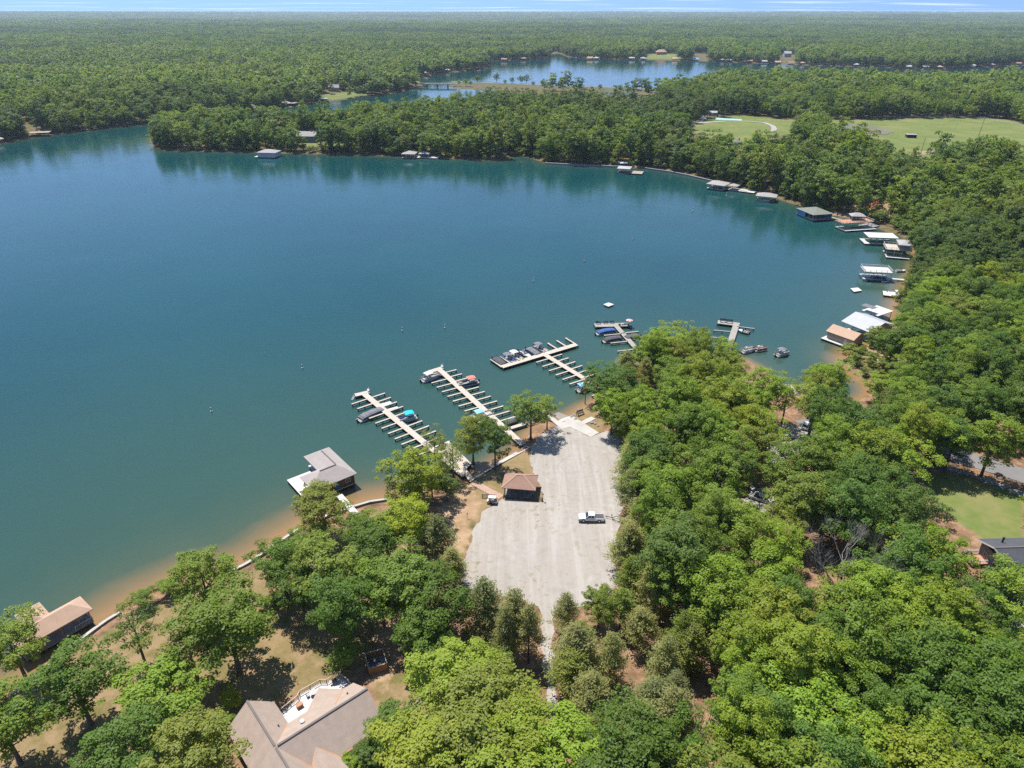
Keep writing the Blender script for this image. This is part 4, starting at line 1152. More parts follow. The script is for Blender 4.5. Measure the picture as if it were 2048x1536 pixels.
def gangway(label, a, b, w=1.4, z=.85, mat='white_deck', rail=True):
    A, rz, L = seg(a, b, z)
    r = thing('gangway', label, 'gangway', (A.x, A.y, 0), rz)
    MB().box(0, L, -w / 2, w / 2, z - .12, z + .012).build('deck', mat, r)
    for k in range(3): link('post', POST, r, (L * k / 2 * .9 + .3, 0, z - .15))
    return r

# L-shaped boathouse with a sun deck, left of the piers
A = px(*(626, 982), 4.0); zE = 4.0
O2 = Vector((-47.4, 136.3, 0)); rz = math.atan2(143.7 - 136.3, -38.3 + 47.4)
bh = thing('boathouse', 'L-shaped boathouse with taupe hip roofs, brown walls and a white deck', 'boathouse', (O2.x, O2.y, 0), rz)
L1 = 11.7; W1 = 7.6; L2 = 6.3; W2 = 15.4      # wing along x, wing along y at the right end (roof sizes)
dz2 = 1.05; ev = 3.9
MB().prism([(-3.2, 5.2), (.6, .6), (L1 - .5, .6), (L1 - .5, W2 - .6), (5.2, W2 - .6), (-3.2, W2 - 2.2)] if False else [(-1.6, .5), (L1 - .5, .5), (L1 - .5, W2 - .5), (5.2, W2 - .5), (5.2, W2 - 3.0), (-1.6, W2 - 3.0)], dz2 - .18, dz2).build('deck', 'white_deck', bh)
MB().box(-1.5, L1 - .6, .6, .72, dz2 - .55, dz2 - .18).box(-1.5, -1.38, .75, W2 - 3.1, dz2 - .55, dz2 - .18).box(L1 - .72, L1 - .6, .75, W2 - .6, dz2 - .55, dz2 - .18).build('rim_beam', 'siding_brown', bh)
for x, y in ((-1.4, .8), (2.5, .8), (6.5, .8), (L1 - .8, .8), (L1 - .8, 5), (L1 - .8, 10), (L1 - .8, W2 - .9), (5.5, W2 - .9), (-1.4, 4.5), (-1.4, 8.5), (-1.4, W2 - 3.3), (2, W2 - 3.3)): link('piling', POST, bh, (x, y, dz2 - .2))
MB().box(3.6, L1 - .6, .6, .75, dz2, ev).build('wall', 'siding_brown', bh); MB().box(L1 - .75, L1 - .6, .76, 8.0, dz2, ev).build('wall', 'siding_brown', bh)
MB().box(3.6, 3.75, .76, W1 - .8, dz2, ev).build('wall', 'siding_brown', bh); MB().box(5.9, L1 - .76, 7.85, 8.0, dz2, ev).build('wall', 'siding_brown', bh)
window(bh, (L1 - 2.4, .599, dz2 + 1.0), 1.3, 1.1, (0, -1)); 
m_ = MB().box(6.0, 7.0, .54, .598, dz2 + .02, dz2 + 2.1); dr = m_.build('door', 'canvas_blue', bh); MB().box(6.85, 6.9, .5, .54, dz2 + 1, dz2 + 1.1).build('handle', 'steel_grey', dr)
for x, y in ((.7, .7), (.7, W1 - .8), (6.0, W2 - .8), (L1 - .8, W2 - .8), (6.0, 11), (L1 - .8, 11.5)): MB().box(x - .1, x + .1, y - .1, y + .1, dz2, ev).build('post', 'siding_brown', bh)
H1 = 2.2
rf = MB()
xc, yc = L1 - L2 / 2 - .4, W1 / 2          # ridge lines
x_in = L1 - L2 - .8
slab(rf, [(0, 0, ev), (L1, 0, ev), (xc, yc, ev + H1), (W1 / 2, yc, ev + H1)])
slab(rf, [(0, W1, ev), (0, 0, ev), (W1 / 2, yc, ev + H1)])
slab(rf, [(x_in, W1, ev), (0, W1, ev), (W1 / 2, yc, ev + H1), (xc, yc, ev + H1)])
slab(rf, [(L1, 0, ev), (L1, W2, ev), (xc, W2 - (L1 - x_in) / 2, ev + H1), (xc, yc, ev + H1)])
slab(rf, [(x_in, W2, ev), (x_in, W1, ev), (xc, yc, ev + H1), (xc, W2 - (L1 - x_in) / 2, ev + H1)])
slab(rf, [(L1, W2, ev), (x_in, W2, ev), (xc, W2 - (L1 - x_in) / 2, ev + H1)])
r_ = rf.build('roof', 'shingle_taupe', bh)
MB().beam((W1 / 2, yc, ev + H1 + .03), (xc, yc, ev + H1 + .03), .3, .08).beam((xc, yc + .2, ev + H1 + .03), (xc, W2 - (L1 - x_in) / 2, ev + H1 + .03), .3, .08).build('ridge_cap', 'ridge_cap', r_)
gangway('white planked gangway from the seawall to the L-shaped boathouse', (678, 990), (712, 1028), 1.6, 1.05)
EXCL.append((-45, 146, 12))
# tan roofed boathouse at the lower left
O3 = Vector((-85.2, 92.4, 0)); rz3 = math.atan2(98.8 - 92.4, -80.1 + 85.2)
b3 = thing('boathouse', 'boathouse with an orange tan L-shaped roof and white swing at the lower seawall', 'boathouse', (O3.x, O3.y, 0), rz3)
L3, W3 = 8.2, 5.4; ev3 = 3.9; d3 = 1.0
O3x = -4.5
MB().box(O3x + .4, L3 - .4, .4, W3 - .4, d3 - .16, d3).build('deck', 'stone_tan', b3)
MB().box(-1.0, 1.8, W3 - .38, W3 + 4.2, d3 - .16, d3 - .002).build('deck', 'stone_tan', b3)
MB().box(2.6, 7.4, W3 + .9, W3 + 2.3, d3 - .3, d3 - .12).build('float_dock', 'white_deck', b3)
for x in (O3x + .7, -.8, 2.5, 5.5, L3 - .7):
    for y in (.7, W3 - .7): link('piling', POST, b3, (x, y, d3 - .15)); MB().box(x - .1, x + .1, y - .1, y + .1, d3, ev3).build('post', 'cedar', b3)
MB().box(O3x + .5, -.5, .6, .72, d3, ev3).build('wall', 'siding_cream', b3)
MB().hip(O3x, L3, 0, W3, ev3 + .16, 1.6, .16).build('roof', 'shingle_tan', b3)
m_ = MB(); slab(m_, [(-2.2, 2.7, ev3 + 1.45), (.6, 2.7, ev3 + 1.45), (.6, 2.7, ev3 + 1.46)]) if False else None
m_ = MB().hip(-1.8, 2.6, 2.2, W3 + 4.6, ev3 + .12, 1.55, .16); m_.build('cross_roof', 'shingle_tan', b3)
railing(b3, [(4.6, .5), (L3 - .5, .5), (L3 - .5, W3 - .5)], d3, 1.0, 'white_paint', .35, 1.8)
bench('white porch swing bench under the tan boathouse roof', Vector((O3.x + math.cos(rz3) * 6 - math.sin(rz3) * 2.4, O3.y + math.sin(rz3) * 6 + math.cos(rz3) * 2.4, d3)), rz3 + R(180))
EXCL.append((-85, 97, 9))

# right shore, near: tan, grey and white boathouses
boathouse('boathouse with a tan gable roof, tan plank walls and a narrow dock', (1652.7, 676), (1703, 694.3), W=7.0, roof='gable', rmat='shingle_tan', eave=2.6, rise=1.7, walls='swen', wmat='siding_tan', ext=(1.2, 0, 1.6, .2), slip=False, door=6.6, windows=((9.3, 's'),))
for k, (x, y) in enumerate(((1661, 676.5), (1668, 679.2), (1675.5, 682))): chair_at(('outer', 'middle', 'inner')[k] + ' dark chair against the wall of the tan boathouse', px(x, y, .86), R(-55))
boathouse('large boathouse under a two tier grey gable roof with white posts', (1684, 660), (1735, 681), W=13.0, roof='gable', rmat='metal_roof', eave=3.3, rise=2.3, over=.7, walls='e', wmat='siding_white', slip=True)
boathouse('white sun deck dock with a small grey awning beyond the grey gable roof', (1722, 634), (1752, 645), W=9.0, roof='flat', rmat='white_deck', eave=2.6, over=.3, walls='', slip=True)
aw = thing('awning', 'small grey canvas awning on posts at the white sun deck', 'awning', tuple(px(1722, 622, 3.7)), R(-55))
MB().hip(-.4, 4.4, -.3, 3.0, 2.3, .35, .08).build('canopy', 'canvas_grey', aw)
for x in (0, 4):
    for y in (0, 2.7): MB().box(x - .04, x + .04, y - .04, y + .04, 0.0, 2.25).build('post', 'aluminium', aw)
# right shore boathouses going away
boathouse('low white dock with a covered boat next to the jet ski and swim raft', (1767, 590), (1800, 594), W=5.5, roof='none', eave=.1, slip=False, pm='white_deck')
boathouse('white two level boathouse with arches and a railed sun deck', (1727, 558), (1781, 561), W=7.5, roof='deck', rmat='white_deck', eave=3.2, arches=True, over=.2)
gangway('white gangway from shore to the arched sun deck boathouse', (1782, 557), (1812, 559.5), 1.4)
boathouse('two level boathouse with a slate roofed upper porch and white railings', (1771, 511), (1818, 515), W=9.0, roof='deck', rmat='dock_wood', eave=3.0, ext=(0, 0, 2.5, 0), part_roof=(.48, 1.0, 'shingle_grey'), walls='n', wmat='siding_grey')
boathouse('flat roofed boathouse with crossed tan railing panels', (1737, 486.5), (1792, 488.5), W=8.5, roof='flat', rmat='white_deck', eave=3.0, xbrace=True, ext=(2, 0, .8, 0), pm='siding_cream')
boathouse('white two level boathouse with a hip roofed gazebo on its upper deck', (1670, 453), (1684, 459), (1728, 449), roof='deck', rmat='redwood_deck', eave=3.2, arches=True, part_roof=(.0, 1.0, 'shingle_grey') if False else None, ext=(0, 3.0, 0, 1))
gzb = thing('gazebo', 'small hip roofed gazebo standing on the white two level boathouse', 'gazebo', tuple(px(1703, 441, 4.3)), R(-8))
for x in (0, 6.5):
    for y in (0, 5): MB().box(x - .1, x + .1, y - .1, y + .1, 0, 2.3).build('post', 'white_paint', gzb)
MB().hip(-.6, 7.1, -.6, 5.6, 2.45, 1.4, .15).build('roof', 'shingle_grey', gzb)
boathouse('sky blue walled boathouse with a greenish hip roof and open porch', (1593, 427), (1625, 440.5), (1656, 435), roof='hip', rmat='shingle_green', eave=2.9, rise=1.6, over=.6, walls='SnW', wmat='siding_blue', slip=False)
gangway('pale boardwalk from the blue boathouse along the shore', (1657, 433), (1690, 441), 2.0, .9, 'stone_tan')
gangway('grey boat launch apron beside the white gazebo boathouse', (1735, 452), (1765, 444), 7.0, .6, 'asphalt')
# red hillside stairs
p0, p1 = ground(1706, 431, .1), ground(1762, 412, .1)
st = thing('hillside_stairs', 'bright red wooden stairway with railings climbing the bank', 'stairs', p0)
d = p1 - p0; n = 26
nrm = Vector((-d.y, d.x, 0)).normalized() * 1.1
rise_z = [0.5 + (d.z + 1.8) * (0.15 + 0.85 * k / n) for k in range(n + 1)]
for k in range(n):
    a = d * (k / n); MB().beam((a.x - nrm.x, a.y - nrm.y, rise_z[k]), (a.x + nrm.x, a.y + nrm.y, rise_z[k]), .9, .1).build('step', 'redwood_deck', st)
for s in (-1, 1):
    m_ = MB()
    for k in range(0, n, 4):
        a, b = d * (k / n) + nrm * s, d * (min(n, k + 4) / n) + nrm * s
        for hh in (.45, 1.0): m_.beam((a.x, a.y, rise_z[k] + hh), (b.x, b.y, rise_z[min(n, k + 4)] + hh), .16, .18)
        m_.box(a.x - .1, a.x + .1, a.y - .1, a.y + .1, min(0, rise_z[k]) - .5, rise_z[k] + 1.1)
    m_.build('railing', 'red_paint', st)
EXCL.append((*(p0 + d * .5)[:2], 9)); EXCL.append((*(p0 + d * 1.0)[:2], 5)); EXCL.append((*p0[:2], 6))
# far right shore
boathouse('far boathouse with a dark hip roof moored against the retaining wall', (1512, 400), (1550, 403.5), W=8, roof='hip', rmat='shingle_grey', eave=2.5, rise=1.6, pm='dark_timber', dmat='dock_wood_grey')
boathouse('far double roofed boathouse with a grey hip roof beside a white deck', (1413, 376), (1447, 380.5), W=11, roof='hip', rmat='shingle_grey', eave=2.7, rise=1.8, pm='white_paint', ext=(0, 0, 0, 0))
boathouse('small grey roofed hut on the long white deck with lounge chairs', (1457, 378.5), (1472, 380.5), W=5, roof='hip', rmat='shingle_grey', eave=2.3, rise=1.2, ext=(4, 12, .8, 1), slip=False)
for k in range(6):
    p = px(1476 + k * 3.4, 379.6 + k * .6, .87)
    c = thing('lounge_chair', 'white lounge chair in the row on the far white deck', 'lounge chair', p, R(-100), 'lounge chairs on the far deck')
    MB().box(-.35, .35, -.9, .4, .25, .35).build('seat', 'white_paint', c); MB().beam((0, .4, .3), (0, .95, .8), .7, .08).build('backrest', 'white_paint', c)
boathouse('far grey roofed boat lift with a boat under it at the dirt landing', (1234, 345), (1259, 346.5), W=10, roof='hip', rmat='metal_roof', eave=2.8, rise=.8, over=.3, pm='steel_grey', dmat='stone_tan', ext=(0, 9, 0, 0))
cn = thing('canopy_tent', 'white canopy on posts above the dirt landing', 'canopy', tuple(ground(1246, 333)), R(10))
MB().hip(-3, 3, -3, 3, 3.0, .9, .1).build('canopy', 'canvas_white', cn)
for x in (-2.8, 2.8):
    for y in (-2.8, 2.8): MB().box(x - .07, x + .07, y - .07, y + .07, -.3, 3.0).build('post', 'white_paint', cn)
boathouse('white walled boathouse with a grey hip roof off the wooded peninsula', (515, 313.5), (551, 314.5), W=11, roof='hip', rmat='shingle_grey', eave=3.2, rise=1.9, walls='swen', wmat='siding_white', ext=(2.5, 0, 1.2, 0), slip=False)
boathouse('open grey roofed boathouse with white posts beside a white swim deck', (804, 315.5), (829, 316), W=10, roof='hip', rmat='shingle_grey', eave=2.8, rise=1.9)
boathouse('small grey roofed gazebo on the white swim deck of the peninsula', (838, 314.5), (857, 315), W=6, roof='hip', rmat='shingle_grey', eave=2.6, rise=1.4, ext=(3, 8, 1.5, 1), slip=False)
boathouse('flat roofed dock house below the long hillside stairs', (58, 272.5), (98, 271), W=9, roof='flat', rmat='stone_tan', eave=2.6, pm='dark_timber', dmat='dock_wood_grey')
boathouse('pale roofed dock house at the mouth of the wooded far left bank', (-20, 286.5), (9, 284), W=9, roof='hip', rmat='canvas_tan', eave=2.6, pm='dark_timber')
boathouse('blue grey shed roofed dock in the shade of the far left bank', (141, 259.5), (155, 258.5), W=6, roof='gable', rmat='metal_roof', eave=2.4, rise=1.2, pm='dark_timber', dmat='dock_wood_grey', parts=False)
boathouse('dark roofed dock beside the blue grey one on the far left bank', (160, 258.5), (180, 257), W=6, roof='flat', rmat='shingle_dark', eave=2.4, pm='dark_timber', dmat='dock_wood_grey', parts=False)
ls0, ls1 = ground(75, 266, .2), ground(34, 226, .2)
ls = thing('hillside_stairs', 'long pale stairway running up the far left bank', 'stairs', ls0)
d = ls1 - ls0; d.z += 1.0
for k in range(40): a = d * (k / 40); MB().beam((a.x - 1, a.y, a.z), (a.x + 1, a.y, a.z), .8, .12).build('step', 'stone_grey', ls)
for s in (-1, 1): MB().beam((s * 1.05, 0, .9), (d.x + s * 1.05, d.y, d.z + .9), .12, .12).build('handrail', 'stone_grey', ls)
EXCL.append((*(ls0 + d * .3)[:2], 7)); EXCL.append((*(ls0 + d * .7)[:2], 7)); EXCL.append((*ls1[:2], 8))
# channel behind the peninsula
for a, b, W_, rm, lab in (((489, 218.5), (512, 218), 12, 'shingle_green', 'green grey roofed boathouse in the channel behind the peninsula'), ((511, 221.5), (529, 220.5), 9, 'metal_roof', 'low white roofed dock next to the green grey one in the channel'),
        ((566, 212.5), (585, 211.5), 16, 'shingle_grey', 'grey roofed boathouse at the bend of the channel'), ((585, 212), (601, 210.5), 12, 'dock_wood_grey', 'pale flat dock beside the boathouse at the channel bend'),
        ((643, 203), (658, 202), 10, 'shingle_grey', 'small roofed dock below the lawn in the channel'), ((735, 189), (750, 188), 12, 'metal_roof', 'low dock at the tip of the lawn point'),
        ((402, 228), (422, 227.5), 8, 'white_deck', 'pale low dock glimpsed behind the peninsula tip')):
    boathouse(lab, a, b, W=W_, roof='hip' if 'roofed b' in lab else 'flat', rmat=rm, eave=2.8, rise=2.0, pm='dark_timber', dmat='dock_wood_grey', parts=False, slip=False)
# boathouses round the upper lake
FARB = [(851,149.5,'shingle_grey','first grey dock roof past the bridge on the upper lake'),(895,143.5,'metal_roof','pale dock roof on the near bank of the upper lake'),(957,134.5,'shingle_tan','tan dock roof on the wooded point of the upper lake'),(972,131,'shingle_grey','grey dock roof at the tip of the wooded point'),
 (1008,121.5,'shingle_red','red roofed boathouse on the far bank of the upper lake'),(1047,119.5,'shingle_tan','tan roofed boathouse near the red one on the upper lake'),(1180,118.5,'shingle_tan','tan roofed boathouse past the far inlet'),(1193,118.7,'metal_roof','pale roofed boathouse past the far inlet'),
 (1264,119,'metal_roof','white roofed boathouse left of the far brick house'),(1287,119.3,'metal_roof','white roofed boathouse below the far brick house'),(1350,120,'shingle_tan','broad tan dock right of the far brick house'),(1392,121,'siding_blue','teal roofed boathouse below the grass strip'),
 (1445,122.5,'shingle_grey','grey boathouse right of the grass strip'),(1459,123,'metal_roof','pale boathouse right of the grass strip'),(1500,125,'shingle_red','rust roofed boathouse on the far bank'),(1530,126,'metal_roof','pale dock between rust roofs on the far bank'),
 (1556,127.5,'shingle_tan','low tan dock on the far bank'),(1582,128.5,'shingle_red','red roofed boathouse on the far bank'),(1606,129,'shingle_tan','orange tan topped boathouse on the far bank'),(1715,132.5,'metal_roof','grey roofed boathouse by the bare bank'),
 (1818,136.5,'metal_roof','pale boathouse on the right arm of the lake'),(1852,137,'shingle_grey','grey boathouse on the right arm of the lake'),(1881,137,'shingle_tan','tan boathouse on the right arm of the lake'),(1946,134.5,'metal_roof','white boathouse on the right arm of the lake'),(1985,132.5,'shingle_grey','grey boathouse near the end of the right arm'),(2038,130,'shingle_red','reddish boathouse near the end of the right arm')]
for x, y, rm, lab in FARB: boathouse(lab, (x - 5.5, y), (x + 5.5, y), W=11, roof='hip' if x % 2 else 'gable', rmat=rm, eave=3.0, rise=2.4, pm='white_paint', dmat='stone_tan', parts=False, slip=False, group=None)

# ------------------------------------------------------------------ houses far off
def far_house(label, x, y, L, W, eave, rise, rmat, wmat, rz=0.0, roof='gable', clear=14, name='house'):
    p = ground(x, y)
    r = thing(name, label, 'house', p, rz)
    MB().box(-L / 2, L / 2, -W / 2, W / 2, -1.5, eave).build('wall', wmat, r)
    m_ = MB()
    (m_.gable if roof == 'gable' else m_.hip)(-L / 2 - .6, L / 2 + .6, -W / 2 - .6, W / 2 + .6, eave + .17, rise, .16); rr = m_.build('roof', rmat, r)
    if roof == 'gable':
        for s in (-1, 1):
            f_ = (0, 1, 2) if s > 0 else (0, 2, 1)
            MB().add([(s * (L / 2 - .01), -W / 2, eave), (s * (L / 2 - .01), W / 2, eave), (s * (L / 2 - .01), 0, eave + rise - .2)], [f_]).build('gable_end', wmat, r)
    MB().box(L * .25 - .5, L * .25 + .5, -.4, .4, eave + rise * .4, eave + rise + 1.0).build('chimney', 'terracotta', rr)
    n = max(2, int(L / 4))
    for i in range(n): window(r, (-L / 2 + L * (i + .5) / n, -W / 2 - .001, 1.0), 1.4, 1.5, (0, -1))
    if eave > 4.5:
        for i in range(n): window(r, (-L / 2 + L * (i + .5) / n, -W / 2 - .001, 3.9), 1.4, 1.5, (0, -1))
    EXCL.append((p.x, p.y, clear)); EXCL.append((p.x - p.x / max(1, p.y) * 14, p.y - 14, clear * .8))
    return r
far_house('grey roofed house among the trees of the peninsula', 616, 281, 17, 11, 4.2, 3.4, 'shingle_grey', 'siding_grey', R(-4), clear=13)
far_house('small house with a grey gable on the lawn by the channel', 668, 182, 14, 10, 4.5, 4, 'shingle_grey', 'siding_tan', R(15))
far_house('brick house with a broad roof above the grass bank of the upper lake', 1322, 109, 26, 14, 6, 6, 'shingle_tan', 'terracotta', R(5), 'hip', 22)
far_house('dark roofed house at the top of the grass strip', 1403, 104, 24, 14, 6, 6, 'shingle_dark', 'siding_grey', R(-8), clear=20)
far_house('white two storey house in the far woods above the bank', 1573, 114, 18, 12, 8, 5, 'metal_roof', 'siding_white', R(10), clear=20)
far_house('pale house deeper in the far woods', 1637, 110, 18, 12, 7, 5, 'metal_roof', 'siding_white', R(-10), clear=18)
far_house('grey house above the docks of the right arm', 1792, 127, 18, 12, 6, 5, 'shingle_grey', 'siding_grey', R(5), clear=16)
far_house('tan house near the end of the right arm', 2021, 125, 18, 12, 6, 5, 'shingle_tan', 'siding_tan', 0, clear=16)
far_house('brown house at the top of the long hillside stairs', 24, 230, 12, 9, 4, 3, 'shingle_brown', 'siding_brown', R(10), clear=9)
far_house('small white building beside the park drive', 1424, 231, 9, 6, 3, 1.5, 'metal_roof', 'siding_white', 0, clear=9)
far_house('small gazebo house with a pale green roof in the park trees', 1473, 292, 7, 6, 3, 2, 'shingle_green', 'siding_white', R(20), 'hip', 8)
far_house('grey roofed building glimpsed behind the peninsula lawn trees', 1580, 192, 12, 8, 3.5, 2.5, 'shingle_tan', 'siding_tan', 0, clear=8)
sd = thing('field_shed', 'small dark open shed standing in the green field', 'shed', tuple(ground(1821, 275)), R(-8))
MB().box(-4, 4, 2.3, 2.5, -.3, 2.6).box(-4, -3.8, -2.5, 2.28, -.3, 2.6).box(3.8, 4, -2.5, 2.28, -.3, 2.6).build('wall', 'siding_brown', sd); MB().box(-4.4, 4.4, -2.9, 2.9, 2.62, 2.8).build('roof', 'shingle_grey', sd)
for (x, y, h, lean, lab) in ((1957, 272, 17, 1.2, 'tall leaning utility pole in the green field'), (1841, 308, 12, .5, 'dark utility pole beside the field track')):
    p = ground(x, y); r = thing('utility_pole', lab, 'utility pole', p)
    MB().tube([(0, 0, -1), (lean, 0, h)], [.22, .13], 8).build('pole', 'piling', r)
    MB().beam((lean * .93 - 1.2, 0, h * .93), (lean * .93 + 1.2, 0, h * .93), .14, .16).build('crossarm', 'piling', r)
rail_fence('long white rail fence along the back of the green field', [(1730 + k * 10, 237 - math.sin(k / 25 * 3.1) * 1.5) for k in range(24)] + [(1968 + k * 10, 237.5 + k * 2.1) for k in range(10)], h=1.6, mat='white_paint', name='field_fence')
for k, (x, y) in enumerate(((1461, 236.3), (1465, 236.5), (1469, 236.7))):
    c = thing('bleacher_bench', 'white bench in the row beside the ball court', 'bench', tuple(ground(x, y)), 0, 'white benches by the court'); MB().box(-1.2, 1.2, -.4, .4, .5, .62).build('seat', 'white_paint', c); MB().box(-1.2, 1.2, .5, .6, .62, 1.3).build('backrest', 'white_paint', c); MB().box(-1.1, -.95, -.3, .5, -.1, .5).box(.95, 1.1, -.3, .5, -.1, .5).build('leg', 'white_paint', c)
# ------------------------------------------------------------------ boats
def outboard(r, x, z=.55, mat='dark_plastic', side=0.0):
    m_ = MB().rbox(x - .55, x - .05, side - .2, side + .2, z + .1, z + .75, .1); o = m_.build('outboard_motor', mat, r)
    MB().box(x - .36, x - .2, side - .07, side + .07, z - 1.0, z + .1).build('shaft', 'dark_plastic', o)
    return o
def pontoon(label, stern, bow, top='bimini', tmat='canvas_teal', cover=None, seats='seat_cream', panel='gelcoat_white', zdeck=.62, length=None, group=None, motor='dark_plastic', tpos=.45):
    A, rz, L = seg(stern, bow, .6)
    if length: L = length
    r = thing('pontoon_boat', label, 'boat', (A.x, A.y, 0), rz, group)
    B = 2.45
    for s in (-1, 1):
        y = s * .82
        MB().tube([(0.1, y, .12), (.35, y, .12), (L - 1.0, y, .12), (L - .35, y, .2), (L + .05, y, .34)], [.18, .33, .33, .24, .05], 10).build('pontoon', 'aluminium', r, True)
    MB().rbox(.1, L - .05, -B / 2, B / 2, zdeck - .12, zdeck, .05).build('deck', 'carpet', r)
    if cover:
        m_ = MB(); rings = []
        for t, hw, hh in ((.9, B / 2 + .03, .55), (1.4, B / 2 + .04, .95), (L * .45, B / 2 + .04, 1.12), (L * .75, B / 2 + .04, .98), (L - .25, B / 2 + .02, .62)):
            rings.append([(t, -hw, zdeck + .05), (t, -hw, zdeck + hh * .72), (t, -hw * .55, zdeck + hh), (t, hw * .55, zdeck + hh), (t, hw, zdeck + hh * .72), (t, hw, zdeck + .05)])
        m_.loft(rings); c = m_.build('cover', cover, r)
        m2 = MB()
        for q in rings[1:4]:
            for k in range(1, 4): m2.beam((q[k][0], q[k][1], q[k][2] + .015), (q[k + 1][0], q[k + 1][1], q[k + 1][2] + .015), .07, .03)
        m2.build('cover_seam', 'canvas_charcoal', c)
    else:
        m_ = MB()
        for y in (-B / 2 + .03, B / 2 - .03): m_.box(.75, L - .2, y - .03, y + .03, zdeck + .06, zdeck + .62)
        m_.box(L - .22, L - .16, -B / 2 + .07, -.4, zdeck + .06, zdeck + .62).box(L - .22, L - .16, .4, B / 2 - .07, zdeck + .06, zdeck + .62)
        m_.box(.72, .78, -B / 2 + .07, .5, zdeck + .06, zdeck + .62)
        f = m_.build('fence_panel', panel, r)
        m2 = MB()
        for y in (-B / 2 + .03, B / 2 - .03): m2.beam((.75, y, zdeck + .68), (L - .2, y, zdeck + .68), .05)
        m2.build('rail', 'aluminium', f)
        for (x0, x1, y0, y1) in ((L - 2.0, L - .35, -B / 2 + .1, -B / 2 + .68), (L - 2.0, L - .35, B / 2 - .68, B / 2 - .1), (.9, 2.6, -B / 2 + .1, -B / 2 + .68), (.9, 1.5, -B / 2 + .7, B / 2 - .6)):
            s_ = MB().rbox(x0, x1, y0, y1, zdeck, zdeck + .42, .07).build('seat', seats, r)
        for y in (-B / 2 + .09, B / 2 - .25): MB().rbox(L - 2.0, L - .36, y, y + .16, zdeck + .42, zdeck + .74, .05).build('seat_back', seats, r)
        MB().rbox(L * .47, L * .47 + .6, B / 2 - .95, B / 2 - .12, zdeck, zdeck + .95, .08).build('console', 'gelcoat_white', r)
        MB().rbox(L * .36, L * .36 + .55, B / 2 - .85, B / 2 - .3, zdeck + .3, zdeck + .5, .07).rbox(L * .36, L * .36 + .14, B / 2 - .85, B / 2 - .3, zdeck + .5, zdeck + 1.0, .05).build('helm_seat', seats, r)
    if top == 'bimini':
        x0, x1 = L * tpos - 1.35, L * tpos + 1.25; zt = zdeck + 1.95
        rings = [[(x, y, zt + .16 * (1 - (2 * (x - x0) / (x1 - x0) - 1) ** 2) - .18 * abs(y) ** 2 / 1.4) for y in (-1.18, -.8, -.3, .3, .8, 1.18)] for x in np.linspace(x0, x1, 6)]
        m_ = MB(); m_.loft(rings, False, False)
        lo = [[(p[0], p[1], p[2] - .04) for p in q[::-1]] for q in rings]; m_.loft(lo, False, False)
        c = m_.build('bimini_top', tmat, r, False)
        m2 = MB()
        for y in (-1.16, 1.16):
            m2.beam((x0 + .1, y, zt - .28), (L * tpos - .1, y, zdeck + .66), .045).beam((x1 - .1, y, zt - .28), (L * tpos + .1, y, zdeck + .66), .045)
        m2.build('bimini_frame', 'aluminium', c)
    if top == 'tower':
        m2 = MB()
        for y in (-1.0, 1.0): m2.tube([(1.9, y, zdeck + .6), (1.2, y * .9, zdeck + 1.9), (.9, y * .5, zdeck + 2.2)], .04, 6)
        m2.tube([(.9, -.5, zdeck + 2.2), (.9, .5, zdeck + 2.2)], .04, 6); m2.build('ski_tower', 'steel_grey', r)
    outboard(r, .12, .45, motor)
    return r
